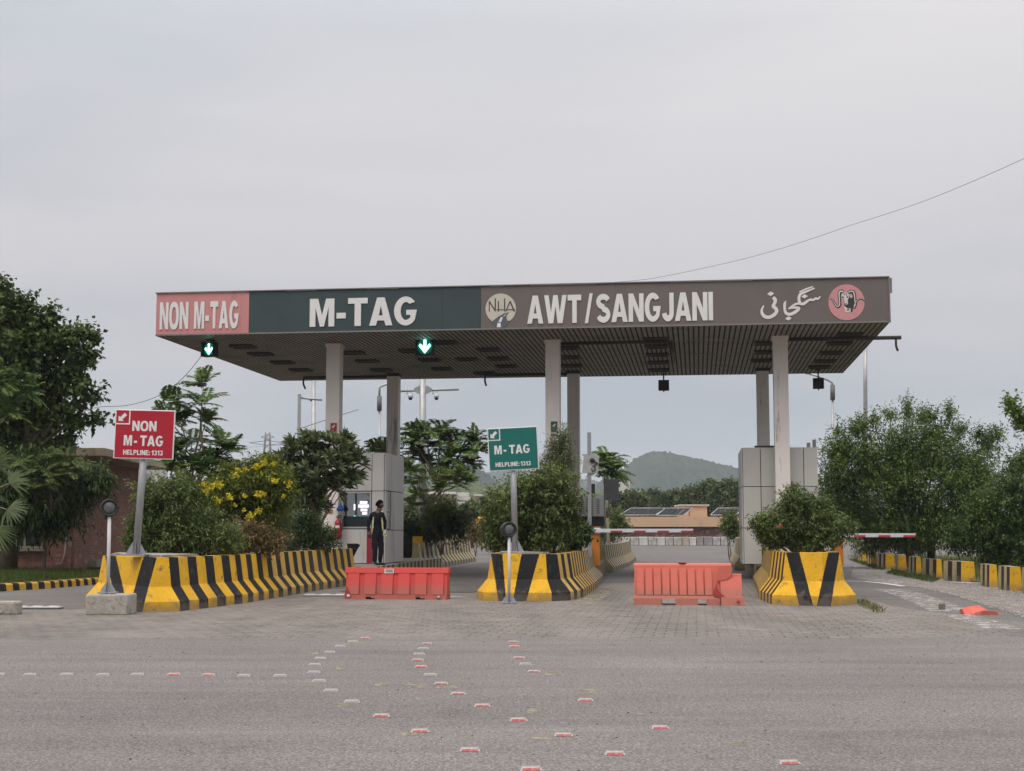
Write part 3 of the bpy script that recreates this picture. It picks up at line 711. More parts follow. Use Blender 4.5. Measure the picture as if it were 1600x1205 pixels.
def panel_wall(mb, O, ax, cols, rows, th=0.03, gap=0.018, m=0, skip=()):
    # cladding panels in the plane O + ex*x + ez*z, outward = -ey
    ex, ey, ez = ax
    for i in range(len(cols) - 1):
        for j in range(len(rows) - 1):
            if (i, j) in skip: continue
            mm = m[(i + j) % len(m)] if isinstance(m, list) else m
            mb.box(O + ex * ((cols[i] + cols[i + 1]) / 2) + ez * ((rows[j] + rows[j + 1]) / 2) - ey * th / 2,
                   (cols[i + 1] - cols[i] - gap, th, rows[j + 1] - rows[j] - gap), ax, mm)
# left booth
vb = vf + 0.16
uL, uRt = FU(506, vb), FU(602, vb)
zt = FP(602, 709, vb)[1]; zw0 = FP(560, 826, vb)[1]; zw1 = FP(560, 768, vb)[1]
ua, ub, us = FU(536, vb), FU(582, vb), FU(583, vb)
DEP = 2.35
booth = thing('toll_booth', C((uL + uRt) / 2, vb + DEP / 2, PLZ), 'grey panelled toll booth with lit window, guard standing at its corner', 'toll booth', 'toll booths under the canopy')
mb = MB()
hh = zt - PLZ
mb.box(C((uL + ua) / 2, vb + DEP / 2, PLZ + hh / 2 - .01), (ua - uL, DEP, hh - .02), AXC)            # solid left third
mb.box(C((ua + uRt) / 2, vb + DEP / 2, (PLZ + zw0) / 2), (uRt - ua, DEP, zw0 - PLZ), AXC)             # below the window
mb.box(C((ua + uRt) / 2, vb + DEP / 2, (zw1 + zt - .02) / 2), (uRt - ua, DEP, zt - .02 - zw1), AXC)   # above
mb.box(C((ub + uRt) / 2, vb + .3, (zw0 + zw1) / 2), (uRt - ub, .6, zw1 - zw0), AXC)
mb.box(C(uRt - .05, vb + 1.6, (zw0 + zw1) / 2), (.1, 1.4, zw1 - zw0), AXC)
mb.build('core', M_SEAM, booth)
mb = MB(); mb.box(C((ua + uRt) / 2 - .05, vb + 1.6, (zw0 + zw1) / 2), (uRt - ua - .12, .04, zw1 - zw0), AXC)
mb.box(C((ua + ub) / 2, vb + 1.0, zw0 + .02), (ub - ua, 1.1, .04), AXC); mb.build('interior_wall', M_INT, booth)
mb = MB()
rows = [PLZ + .01, zw0 - .01, zw1 + .01, zt]
O = C(0, vb, 0)
panel_wall(mb, O, AXC, [uL, ua, us, uRt], rows, skip=((1, 1),))
mb.box(C((uL + uRt) / 2, vb + DEP / 2, zt + .01), (uRt - uL + .03, DEP + .05, .03), AXC)
# right side, lanes side: outward = +EU
axs = (EN, -EU, Z_)
zs0, zs1 = zw0 + .02, zw1 - .02
panel_wall(mb, C(uRt, vb, 0), axs, [0, .28, .75, DEP], [PLZ + .01, zw0 - .04, zw1 + .02, zt], skip=((1, 1),))
mb.box(C(uRt, vb + .515, (zw0 + zw1) / 2 - .01) - (-EU) * .0 + EU * .015, (.05, .03, zw1 - zw0), (EN, -EU, Z_))
mb.build('cladding', M_CLAD, booth)
mb = MB()
def frame(mb, c, w_, h_, th, dep, ax):
    ex, ey, ez = ax
    mb.box(c + ez * (h_ / 2 - th / 2), (w_, dep, th), ax); mb.box(c - ez * (h_ / 2 - th / 2), (w_, dep, th), ax)
    mb.box(c + ex * (w_ / 2 - th / 2), (th, dep, h_ - 2 * th), ax); mb.box(c - ex * (w_ / 2 - th / 2), (th, dep, h_ - 2 * th), ax)
cw = C((ua + us) / 2, vb - .012, (zw0 + zw1) / 2); ww, wh = us - ua - .02, zw1 - zw0 - .01
frame(mb, cw, ww, wh, .04, .07, AXC); win = mb.build('window', M_ALU, booth)
mb = MB(); mb.box(cw + EN * .03, (ww - .08, .01, wh - .08), AXC); mb.build('pane', M_GLASS, win)
mb = MB(); mb.box(cw + EN * .018 - Z_ * wh * .32, (ww - .08, .008, wh * .30), AXC); mb.build('tinted_film', M_TINT, win)
# lit display behind the glass
dpx = FU(564, vb); dsp = C(dpx, vb + .16, FP(564, 798, vb)[1])
mb = MB(); mb.box(dsp + EN * .04, (.44, .05, .66), AXC); disp = mb.build('fare_display', mat('display_body', (0.06, 0.07, 0.10), 0.4), booth)
LE = [emit('led_magenta', (1.0, 0.70, 1.0), 4.0), emit('led_cyan', (0.30, 0.85, 1.0), 3.6)]
mb = MB()
for (x, z, w_, h_, m_) in ((.06, .16, .16, .05, 0), (.06, .09, .22, .06, 0), (.07, .015, .14, .05, 0), (.09, -.05, .10, .05, 0), (.05, -.13, .24, .05, 1), (.06, -.19, .20, .05, 1), (-.16, .07, .03, .12, 0), (-.15, -.12, .05, .05, 1)):
    mb.box(dsp + EU * x * 1.1 + Z_ * (z * 1.35), (w_ * 1.25, .012, h_ * 1.3), AXC, m_)
mb.build('lit_text', LE, disp)
for z0_, z1_ in ((.47, 1.0), (.0, .42)):
    mb = MB(); cz = zw0 + (zw1 - zw0) * (z0_ + z1_) / 2; hgt = (zw1 - zw0) * (z1_ - z0_) - .02
    frame(mb, C(uRt, vb + .38, cz) + EU * .02, .20, hgt, .035, .05, (EN, -EU, Z_)); sw = mb.build('side_window', M_ALU, booth)
    mb = MB(); mb.box(C(uRt, vb + .38, cz) + EU * .018, (.13, .008, hgt - .07), (EN, -EU, Z_)); mb.build('pane', M_TINT, sw)
# things on the left booth column
uF, vF, colF = CUV[0]
c = P(531, 830, wl(colF).y + 1.6); c = C(FU(531, vf - .1), vf - .1, FP(531, 813, vf)[1])
ext = thing('fire_extinguisher', c - Z_ * .30, 'red fire extinguisher hung on the column beside the booth window', 'fire extinguisher')
mb = MB(); mb.lathe(c - Z_ * .48, [(.075, 0), (.095, .03), (.095, .40), (.07, .47), (.03, .50), (.03, .54)], 14); mb.build('cylinder', mat('extinguisher_red', (0.30, 0.018, 0.028), 0.35, 0.1), ext)
mb = MB(); mb.box(c + Z_ * .08, (.12, .04, .03), AXC); mb.box(c + EU * .03 + Z_ * .115, (.13, .03, .02), AXC); mb.build('handle', M_BLK, ext)
mb = MB(); mb.tube([c + EU * .05 + Z_ * .06, c + EU * .12 + Z_ * .02, c + EU * .115 - Z_ * .25, c + EU * .08 - Z_ * .30], .012, 6); mb.build('hose', M_BLK, ext)
mb = MB(); mb.box(c - EN * .094 - Z_ * .17, (.12, .012, .07), AXC); mb.build('label', M_LET, ext)
bg_ = C(FU(534, vf - .06), vf - .06, FP(534, 792, vf)[1])
bag = thing('hanging_pouch', bg_ - Z_ * .12, 'small blue cloth pouch hanging on the pale column above the extinguisher', 'pouch')
mb = MB(); mb.lathe(bg_ - Z_ * .12, [(.0001, 0), (.09, .02), (.10, .07), (.05, .15), (.02, .20)], 10); mb.build('bag', mat('blue_cloth', (0.015, 0.07, 0.25), 0.8), bag)
mb = MB(); mb.tube([bg_ + Z_ * .06, bg_ + Z_ * .22 - EU * .02], .01, 6); mb.build('cord', M_BLK, bag)
pc = C(FU(517, vf - .01), vf - .01, FP(517, 799, vf)[1])
mb = MB(); mb.box(pc, (.18, .02, .10), AXC, bev=.004); tag(mb.build('wall_plaque', mat('orange_brass', (0.33, 0.14, 0.02), 0.5, 0.2, 20)), 'small orange plaque fixed low on the pale column left of the extinguisher', 'plaque')
rp = C(FU(580, vb - .05), vb - .05, 0)
mb = MB(); mb.box(rp + Z_ * (PLZ + .45), (.15, .02, .9), AXC, bev=.004); tag(mb.build('red_board', mat('board_red', (0.26, 0.02, 0.035), 0.6)), 'narrow red board standing against the booth behind the guard', 'board')

# right booth
vb2 = vf + 0.55
u0, u1 = FU(1158, vb2), FU(1275, vb2)
zt2 = FP(1185, 701, vb2)[1]
b2 = thing('toll_booth', C((u0 + u1) / 2, vb2 + 1.3, PLZ), 'grey panelled toll booth with blank front and chamfered corner, behind right column', 'toll booth', 'toll booths under the canopy')
mb = MB(); mb.box(C((u0 + u1) / 2, vb2 + 1.32, (PLZ + zt2) / 2 - .02), (u1 - u0 - .02, 2.6, zt2 - PLZ - .04), AXC); mb.build('core', M_SEAM, b2)
mb = MB()
zr = [PLZ + .01, FP(1160, 825, vb2)[1], FP(1160, 760.5, vb2)[1], zt2]
panel_wall(mb, C(0, vb2, 0), AXC, [u0, FU(1186, vb2), FU(1213, vb2), FU(1253, vb2), u1], zr, m=[0, 1])
panel_wall(mb, C(u0, vb2 + 2.6, 0), (-EN, EU, Z_), [0, .9, 1.8, 2.35, 2.6], zr, m=0)
mb.box(C((u0 + u1) / 2, vb2 + 1.3, zt2 + .008), (u1 - u0 + .03, 2.66, .03), AXC)
mb.build('cladding', [M_CLAD2, mat('pale_green_cladding', (0.53, 0.535, 0.48), 0.38, 0.06, 0.9, dirt=(0.27, 0.26, 0.24), dirt_amt=0.1, dscale=1.6, streak=True)], b2)
mb = MB(); zc_ = (zr[1] + zr[2]) / 2
frame(mb, C(u0, vb2 + .62, zc_) - EU * .035, .7, .9, .05, .06, (-EN, EU, Z_)); sw = mb.build('side_window', M_ALU, b2)
mb = MB(); mb.box(C(u0, vb2 + .62, zc_) - EU * .038, (.6, .008, .8), (-EN, EU, Z_)); mb.build('pane', M_TINT, sw)
mb = MB(); mb.box(C(FU(1206, vb2), vb2 + .4, zt2 + .06), (.9, .12, .07), AXC); mb.build('roof_rail', M_PIPE, b2)

# ------------------------------------------------------------------ islands of painted concrete barriers
def grime(m, mudcol, top, scuffcol, amt):
    t, b, n, l = nodes(m); src = b.inputs['Base Color'].links[0].from_socket
    co = n('ShaderNodeTexCoord').outputs['Object']; sz = n('ShaderNodeSeparateXYZ'); l(co, sz.inputs[0])
    h = n('ShaderNodeMath'); h.operation = 'MULTIPLY_ADD'; l(noise(t, co, 7, 6, .75), h.inputs[0]); h.inputs[1].default_value = -.4; l(sz.outputs[2], h.inputs[2])
    mud = ramp(t, h.outputs[0], [(0.0, (amt,) * 3), (top, (0, 0, 0))])
    sc = ramp(t, noise(t, co, 1.0, 7, .8, ((4, 4, 18), (0, 0, 0))), [(.60, (0, 0, 0)), (.70, (.45,) * 3)])
    l(mixc(t, mud, mixc(t, sc, src, scuffcol), mudcol), b.inputs['Base Color']); return m
def paint(name, col, chip, amt, fade=0.1, ds=9):
    m = mat(name, col, 0.75, fade, 3.5, dirt=chip, dirt_amt=amt, dscale=ds, bump=0.35, bscale=24, spec=0.18)
    t, b, n, l = nodes(m); src = b.inputs['Base Color'].links[0].from_socket
    co = n('ShaderNodeTexCoord').outputs['Object']; sz = n('ShaderNodeSeparateXYZ'); l(co, sz.inputs[0])
    h = n('ShaderNodeMath'); h.operation = 'MULTIPLY_ADD'; l(noise(t, co, 5, 6, .75), h.inputs[0]); h.inputs[1].default_value = -.62; l(sz.outputs[2], h.inputs[2])
    mud = ramp(t, h.outputs[0], [(0.0, (.75,) * 3), (0.02, (.6,) * 3), (0.10, (0, 0, 0))])
    h2 = n('ShaderNodeMath'); h2.operation = 'ADD'; l(h.outputs[0], h2.inputs[0]); h2.inputs[1].default_value = .24
    mud = ramp(t, h2.outputs[0], [(0.0, (.5,) * 3), (0.05, (.25,) * 3), (0.12, (0, 0, 0))])
    scuff = ramp(t, noise(t, co, 1.0, 7, .8, ((3, 3, 16), (0, 0, 0))), [(.60, (0, 0, 0)), (.68, (.55,) * 3)])
    c = mixc(t, scuff, src, tuple(.5 * (x + y) for x, y in zip(chip, (.12, .105, .09))))
    l(mixc(t, mud, c, (.165, .14, .115)), b.inputs['Base Color']); return m
M_Y1 = paint('yellow_paint', (0.64, 0.36, 0.022), (0.20, 0.15, 0.06), 0.20, .16, 7)
M_Y2 = paint('yellow_paint_faded', (0.52, 0.325, 0.065), (0.26, 0.21, 0.12), 0.24, .12, 5)
M_Y3 = paint('cream_paint_faded', (0.40, 0.33, 0.18), (0.25, 0.21, 0.15), 0.2, .12, 5)
M_K1 = paint('black_paint', (0.015, 0.015, 0.017), (0.06, 0.055, 0.05), 0.10, .2, 6)
M_K2 = paint('black_paint_faded', (0.032, 0.029, 0.027), (0.10, 0.088, 0.075), 0.15, .18, 5)
M_K3 = paint('brown_paint_faded', (0.070, 0.054, 0.044), (0.13, 0.11, 0.09), 0.2, .15, 5)
M_CONC = gravel_mat('bare_concrete', (0.24, 0.225, 0.20), (0.35, 0.33, 0.295), 10)
PM = [M_Y1, M_K1, M_Y2, M_K2, M_Y3, M_K3, M_CONC]
PROF = [(0.0, 0.0), (.155, .005), (.375, .19), (.81, .255), (.812, .42), (.45, .44)]
def offset_poly(p, d):
    o_ = []
    for i in range(len(p)):
        a = p[max(i - 1, 0)]; b_ = p[i]; c_ = p[min(i + 1, len(p) - 1)]
        t1 = (b_ - a).normalized() if i > 0 else (c_ - b_).normalized()
        t2 = (c_ - b_).normalized() if i < len(p) - 1 else t1
        n1, n2 = Vector((-t1.y, t1.x)), Vector((-t2.y, t2.x))
        bis = (n1 + n2); bis = bis.normalized()
        o_.append(b_ + bis * (d / max(bis.dot(n1), .35)))
    return o_
def barrier_wall(mb, pts, segs, hscale=1.0, prof=PROF, caps=(True, True), inward=1, lev=None):
    # pts: foot line (inside on the left); segs[i]: list of (cut tuple t-per-level, colour index of the piece after it)
    if lev is None:
        base = [Vector(p) for p in pts]; lev = [offset_poly(base, ins * inward) for z, ins in prof]
    cols_ = []
    for i, sg in enumerate(segs):
        for cut, col in sg: cols_.append((i, cut, col))
    cols_.append((len(segs) - 1, (1, 1, 1, 1), 0))
    def pt(i, cut, l):
        t = cut[min(l, len(cut) - 1)]; q = lev[l][i].lerp(lev[l][i + 1], t); return Vector((q.x, q.y, prof[l][0] * hscale))
    for k in range(len(cols_) - 1):
        i, c0, col = cols_[k]; j, c1, _ = cols_[k + 1]
        if j != i: c1 = (1, 1, 1, 1); j = i
        for l in range(len(prof) - 1): mb.face([pt(i, c0, l), pt(j, c1, l), pt(j, c1, l + 1), pt(i, c0, l + 1)], col)
    L = len(prof)
    def ends(i, c_, col): return [pt(i, c_, l) for l in range(L)] + [Vector((*pt(i, c_, L - 1).xy, 0))]
    if caps[0]: mb.face(ends(0, (0, 0, 0, 0), 0), cols_[0][2])
    if caps[1]: mb.face(ends(len(segs) - 1, (1, 1, 1, 1), 0), cols_[-2][2])
    return [Vector((q.x, q.y)) for q in lev[3]]
def stripes(length, w_, start, pal):
    n = max(1, round(length / w_)); return [((k / n,) * 4, pal[(start + k) % 2]) for k in range(n)], (start + n) % 2
def chain(pts, w_, pals, start=1):
    r, s = [], start
    for i in range(len(pts) - 1):
        L = (Vector(pts[i + 1]) - Vector(pts[i])).length
        sg, s = stripes(L, w_, s, pals[min(i, len(pals) - 1)]); r.append(sg)
    return r
Pb, Pm, Pf, Pc = (0, 1), (2, 1), (2, 3), (4, 5)
def vcut(b_, t): return (b_, b_ * .75 + t * .25, b_ * .45 + t * .55, t)
def proj(p):
    d = p.y * math.cos(TH) + (p.z - CAMH) * math.sin(TH); return 800 + FPX * p.x / d
def nose_wall(mb, lev, legs, hs, n=150, m=11):
    # the V painted on the nose: each leg is ((foot x0, top x0), (foot x1, top x1))
    H = PROF[3][0]
    for i in range(len(lev[0]) - 1):
        for l in range(len(PROF) - 1):
            mm = m if l < 3 else 1
            for a in range(n):
                for b_ in range(mm):
                    def pt(u, v):
                        q = lev[l][i].lerp(lev[l][i + 1], u).lerp(lev[l + 1][i].lerp(lev[l + 1][i + 1], u), v); return Vector((q.x, q.y, (PROF[l][0] + (PROF[l + 1][0] - PROF[l][0]) * v) * hs))
                    q = [pt(a / n, b_ / mm), pt((a + 1) / n, b_ / mm), pt((a + 1) / n, (b_ + 1) / mm), pt(a / n, (b_ + 1) / mm)]
                    c = (q[0] + q[2]) / 2; x = proj(c); f = min(1, c.z / hs / H) if l < 3 else 1
                    col = 0
                    for (b0, t0), (b1, t1) in legs:
                        if b0 + (t0 - b0) * f <= x < b1 + (t1 - b1) * f: col = 1
                    mb.face(q, col)
def island(label, left, nose, right, noseseg, pals_l, pals_r, w_=.33, hs=1.0):
    # left: back->front, right: front->back
    t = thing('barrier_island', (*((Vector(nose[0]) + Vector(nose[-1])) / 2), 0), label, 'barrier island', 'striped concrete barrier islands between the lanes')
    allp = [Vector(p) for p in left + nose + right]; nl, nn_ = len(left), len(nose)
    lev = [offset_poly(allp, ins) for z, ins in PROF]; top = lev[4]
    def piece(i0, i1, segs, nm, caps):
        mb = MB(); barrier_wall(mb, None, segs, hs, caps=caps, lev=[l_[i0:i1] for l_ in lev]); mb.build(nm, PM, t, norm=False)
    sl = [x[::-1] for x in [[(tuple(1 - c for c in (nx[0] if nx else (1,) * 4)), col) for (cut, col), nx in zip(sg, sg[1:] + [None])] for sg in chain((left + [nose[0]])[::-1], w_, pals_l)]][::-1]
    piece(0, nl + 1, sl, 'side_barrier', (True, False))
    mb = MB(); nose_wall(mb, [l_[nl:nl + nn_] for l_ in lev], noseseg, hs); mb.build('nose_barrier', PM, t)
    piece(nl + nn_ - 1, len(allp), chain([nose[-1]] + right, w_, pals_r), 'side_barrier', (False, True))
    top_l, top_n, top_r = top[:nl], top[nl:nl + nn_], top[nl + nn_:]
    return t, top_l, top_n, top_r
def fill(t, top_l, top_n, top_r, z, y_pad, lab='soil'):
    q = top_l + top_n + top_r
    mb = MB(); mb.shape([[(p.x, p.y) for p in q]], Vector((0, 0, z)), X_, Y_, Z_, 0); s_ = mb.build(lab, M_SOIL, t, norm=False)
    if not y_pad: return
    l0, r0 = top_l[-1], top_r[0]; kl = min(.9, y_pad / (l0 - top_n[0]).length); kr = min(.9, y_pad / (r0 - top_n[-1]).length)
    pad = top_n + [top_n[-1].lerp(r0, kr), top_n[0].lerp(l0, kl)]; c_ = sum(pad, Vector((0, 0))) / len(pad); pad = [c_ + (p - c_) * 1.04 for p in pad]
    mb = MB(); mb.shape([[(p.x, p.y) for p in pad]], Vector((0, 0, z)), X_, Y_, Z_, .245); mb.build('concrete_pad', M_CONC, t)
isl = island('largest barrier island at left, fresh yellow and black nose, carrying the red sign',
   [(-6.9, 35.5), (-7.5, 29), (-7.35, 25.5)], [g2(133, 946), g2(221, 958), g2(281, 956.3)],
   [(-4.50, 24.0), (-4.22, 26.5), (-3.96, 29.5), (-3.72, 31.6), (-3.50, 33.6)],
   [((183, 164), (200.5, 181)), ((200.5, 224), (221.5, 245))], [Pb], [Pb, Pb, Pm, Pf, Pf])
fill(*isl, .60, 1.3)
isl2 = island('narrow middle barrier island with black V on yellow nose, carrying the green sign',
   [(-.35, 34), (-.48, 29)], [g2(745, 937), g2(757, 940), g2(862, 940.5)],
   [g2(892, 939), g2(912, 934), g2(931, 921), g2(943, 908)],
   [((779, 767), (791, 785)), ((801, 815), (822, 843))], [Pb], [Pb, Pm, Pf, Pc, Pc])
fill(*isl2, .60, .9)
isl3 = island('right barrier island with bold black V on yellow nose, holding a rounded shrub',
   [(7.0, 40), (5.66, 33.7), (4.95, 29), g2(1186, 937)], [g2(1206, 945.5), g2(1297, 948.5), g2(1339, 945)],
   [(6.15, 26.5), (7.2, 33), (8.1, 40)],
   [((1249, 1228), (1271, 1249)), ((1276, 1294), (1298, 1312))], [Pb, Pm, Pf, Pc, Pc], [Pf, Pc], w_=.24, hs=1.06)
fill(*isl3, .62, 0)

# platforms and rear barriers
def kerbed(name, poly, z, label, cat, pal, w_=.33, group=None):
    t = thing(name, (*(sum((Vector(p) for p in poly), Vector((0, 0))) / len(poly)), 0), label, cat, group)
    mb = MB(); mb.shape([poly], Vector((0, 0, z)), X_, Y_, Z_, 0); mb.build('deck', M_PLAT, t, norm=False)
    mb = MB()
    for i in range(len(poly)):
        a, b_ = Vector(poly[i]), Vector(poly[(i + 1) % len(poly)]); n = max(1, round((b_ - a).length / w_))
        for k in range(n):
            p, q = a.lerp(b_, k / n), a.lerp(b_, (k + 1) / n)
            mb.face([(*p, 0), (*q, 0), (*q, z), (*p, z)], pal[k % 2])
    mb.build('kerb_face', PM, t); return t
kerbed('booth_platform', [(-6.3, 34.0), (-3.25, 34.0), (-2.98, 36.9), (-2.55, 41.9), (-2.2, 45.5), (-6.3, 45.5)], PLZ, 'raised concrete platform with brown and cream striped kerb under the left booth', 'platform', Pc, group='raised booth platforms')
kerbed('booth_platform', [(6.02, 35.4), (7.9, 35.4), (9.0, 44), (7.15, 44)], PLZ, 'raised concrete platform with dull striped kerb under the right booth', 'platform', (5, 4), group='raised booth platforms')
kerbed('booth_platform', [(1.0, 34.2), (2.1, 34.8), (2.75, 42.2), (1.2, 42.2)], PLZ, 'low dirty concrete platform behind the middle island under the boom cabinet', 'platform', (5, 4), group='raised booth platforms')
def lone_barrier(pts, pal, hs, label, w_=.40, inward=1):
    mb = MB(); segs = chain(pts, w_, [pal], 0); barrier_wall(mb, pts, segs, hs, prof=PROF + [(.0, .55)], inward=inward)
    return tag(mb.build('concrete_barrier', PM), label, 'concrete barrier', 'faded striped concrete barriers behind the booths')
lone_barrier([(-2.75, 45.6), (-2.25, 49.5), (-1.45, 57.9)], Pc, 1.05, 'long cream and brown striped barrier curving away behind the left booth')
lone_barrier([(3.0, 42.5), (4.1, 50), (5.2, 60)], Pc, 1.0, 'dull cream barrier standing behind the orange boom cabinet')
lone_barrier([(6.85, 44.2), (7.6, 50), (8.5, 56)][::1], (4, 5), 1.22, 'dull brown striped barrier left of the right booth', inward=-1)
mb = MB()
mb.box(Vector((-3.35, 46.2, .55)), (.3, .3, 1.0)); q = mb.build('planter_wall', M_K1); 
mb = MB(); mb.box(Vector((-3.05, 46.2, .55)), (.3, .32, 1.0)); mb.build('end_panel', M_Y1, q, norm=True)
mb = MB(); mb.box(Vector((-3.62, 46.2, .55)), (.24, .32, 1.0)); mb.build('end_panel', M_Y1, q)
tag(q, 'yellow and black painted planter end wall just behind the left booth', 'planter wall')
c = P(549, 858, 33.7)
mb = MB()
rows = []
for a in range(7):
    t = a / 6; rows.append([c + X_ * (-.10 + .26 * b_ / 5 + .05 * t) + Z_ * (.13 - .34 * t * (0.55 + .45 * math.sin(b_ * .8 + .4))) + Y_ * (-.06 - .05 * math.sin(b_ * 1.7 + t * 3)) for b_ in range(6)])
rows = [[p + Y_ * .10 for p in rows[0]]] + rows
mb.grid(rows); tag(mb.build('draped_cloth', mat('black_cloth', (0.012, 0.012, 0.013), 0.9)), 'black cloth draped over the far end of the left island barrier', 'cloth')

# ------------------------------------------------------------------ plastic barriers
def plastic(name, col): return mat(name, col, 0.5, 0.08, 2.0, dirt=tuple(c * .75 for c in col), dirt_amt=0.12, dscale=4, spec=0.35)
M_PR = plastic('red_plastic', (0.56, 0.058, 0.052)); M_PO = plastic('orange_plastic', (0.56, 0.135, 0.095)); M_PD = mat('plastic_shadowed_edge', (0.33, 0.045, 0.04), 0.6)
def bar_frame(p0, p1):
    a, b_ = Vector(p0), Vector(p1); d = (b_ - a); L = d.length; d.normalize(); return a, L, (Vector((d.x, d.y, 0)), Vector((-d.y, d.x, 0)), Z_)
for m_ in (M_PR, M_PO): grime(m_, (.26, .14, .10), .12, (.40, .15, .12), .55)
# low red barrier, left lane
a, L, ax = bar_frame(G(537, 937), G(699, 938)); ex, ey, ez = ax
H1 = .56
pb = thing('plastic_barrier', a + ex * L / 2, 'red plastic road barrier with five raised panels and white sticker, left lane', 'plastic barrier', 'plastic barriers closing the lanes')
mb = MB()
def trap(mb, x0, x1, z0, z1, y0, y1, d0, d1, m=0, bev=0):
    # block whose front leans from y0 (at z0) to y1 (at z1), depth d0 -> d1
    q = [a + ex * x + ey * y + ez * z for x, y, z in ((x0, y0, z0), (x1, y0, z0), (x1, y0 + d0, z0), (x0, y0 + d0, z0), (x0, y1, z1), (x1, y1, z1), (x1, y1 + d1, z1), (x0, y1 + d1, z1))]
    for f in ((0, 3, 2, 1), (4, 5, 6, 7), (0, 1, 5, 4), (1, 2, 6, 5), (2, 3, 7, 6), (3, 0, 4, 7)): mb.face([q[k] for k in f], m)
trap(mb, 0.02, L - .02, .09, H1 - .09, .05, .105, .34, .23)
trap(mb, 0.0, L, H1 - .09, H1, .08, .10, .28, .24)
for x0_, x1_ in ((0, .40), (.56, 1.30), (1.46, L - .02)): trap(mb, x0_, x1_, 0.0, .09, .0, .012, .44, .42)
trap(mb, .40, 1.46, .05, .09, .012, .014, .42, .42)
body = mb.build('body', M_PR, pb)
mb = MB(); n_ = 6
for k in range(n_):
    x0_ = .02 + k * (L - .04) / n_ + .035; x1_ = .02 + (k + 1) * (L - .04) / n_ - .06
    trap(mb, x0_, x1_, .095, H1 - .095, .005, .085, .06, .03)
mb.build('raised_panel', M_PR, pb)
mb = MB(); mb.lathe(a + ex * (L - .16) + ez * .045 - ey * .003, [(.035, 0), (.035, .012), (.0001, .012)], 12, 0, (ex, ez, -ey)); mb.build('drain_plug', M_GALV, pb)
st = a + ex * (L * .43) + ey * .074 + ez * (H1 - .055)
mb = MB(); mb.box(st, (.17, .006, .08), (ex, ey, ez)); sk = mb.build('sticker', M_LET, pb)
mb = MB()
for q in (.018, -.012): mb.box(st - ey * .004 + ez * q + ex * .005, (.13, .003, .014), ax)
mb.build('sticker_print', M_EMDK, sk)
mb = MB(); mb.shape([[(0.02, .12), (.06, .24), (.10, .15), (.14, .08), (.09, .03), (.03, .05)]], a + ey * -.004, ex, ez, -ey, .004); mb.build('tear', M_PD, pb)
mb = MB(); mb.shape([[(.05, .085), (.10, .10), (.125, .06), (.07, .045)]], a + ey * -.010, ex, ez, -ey, .002); mb.build('torn_flap', M_LET, pb)
# taller orange barrier and the end of another behind it, middle-right lane
def flutes(p0, p1, Hh, label, x_flute0, x_flute1, nf, broken):
    global a, ex, ey, ez
    a, L, ax = bar_frame(p0, p1); ex, ey, ez = ax
    t = thing('plastic_barrier', a + ex * L / 2, label, 'plastic barrier', 'plastic barriers closing the lanes')
    mb = MB()
    Lr = L - (.14 if broken else 0)
    trap(mb, .01, Lr, .115, Hh - .03, .10, .20, .30, .10)
    # rounded shoulder
    rows = []
    for k in range(7):
        an = math.pi * k / 6; rows.append([a + ex * x + ey * (.25 - math.cos(an) * .052) + ez * (Hh - .035 + math.sin(an) * .04) for x in (0.0, .05, L * .5, L - .05, L)])
    mb.grid(rows); trap(mb, 0, L, Hh - .085, Hh - .034, .190, .198, .11, .104)
    w3 = L / 7
    for x0_, x1_ in ((0, w3 * 2.0), (w3 * 3, w3 * 4.6), (w3 * 5.2, L - .19)):
        trap(mb, x0_, min(x1_, L), 0.0, .115, .02, .03, .46, .44)
    trap(mb, 0.0, L - .19, .10, .16, .028, .05, .44, .40)
    mb.build('body', M_PO, t)
    mb = MB(); step = (x_flute1 - x_flute0) / nf
    for k in range(nf):
        c_ = x_flute0 + (k + .5) * step
        q = [(c_ - step * .46, .17, .056), (c_ + step * .40, .17, .056), (c_ + step * .30, Hh - .09, .165), (c_ - step * .46, Hh - .09, .165)]
        pts = [a + ex * x + ez * z + ey * y for x, z, y in q]; bk = [p + ey * .045 for p in pts]
        mb.face(pts); 
        for i in range(4): mb.face([pts[i], bk[i], bk[(i + 1) % 4], pts[(i + 1) % 4]])
    mb.build('fluted_face', M_PO, t)
    return t, L
ob, L = flutes(G(990, 946), G(1144, 947), .68, 'taller salmon orange plastic barrier with vertical flutes and broken right end', .05, 1.30, 9, True)
mb = MB(); mb.shape([[(L - .30, .16), (L - .27, .30), (L - .22, .42), (L - .24, .30), (L - .20, .22), (L - .10, .14), (L - .18, .13)]], a + ey * .035, ex, ez, -ey, .012); mb.build('crack', M_PD, ob)
mb = MB(); mb.shape([[(L - .24, .40), (L - .08, .42), (L + .0, .50), (L + .01, .62), (L - .05, .645), (L - .2, .64)]], a + ey * .12, ex, ez, -ey, .02); mb.build('torn_flange', M_PO, ob)
mb = MB(); mb.lathe(a + ex * L * .50 + ey * .25 + ez * .684, [(.07, 0), (.07, .012), (.0001, .012)], 14); mb.build('filler_cap', M_PD, ob)
p0 = G(1127, 947.4); p1 = G(1163.5, 947.6)
a, L, ax = bar_frame(p0, p1); ex, ey, ez = ax
p2 = thing('plastic_barrier', a + ex * L / 2, 'shorter orange barrier end poking out behind the broken fluted one', 'plastic barrier', 'plastic barriers closing the lanes')
mb = MB(); trap(mb, .0, L - .03, .14, .49, .13, .24, .26, .10); trap(mb, 0, L, 0, .14, .02, .05, .42, .38); trap(mb, .0, L - .03, .49, .515, .235, .245, .11, .09); mb.build('body', M_PO, p2)
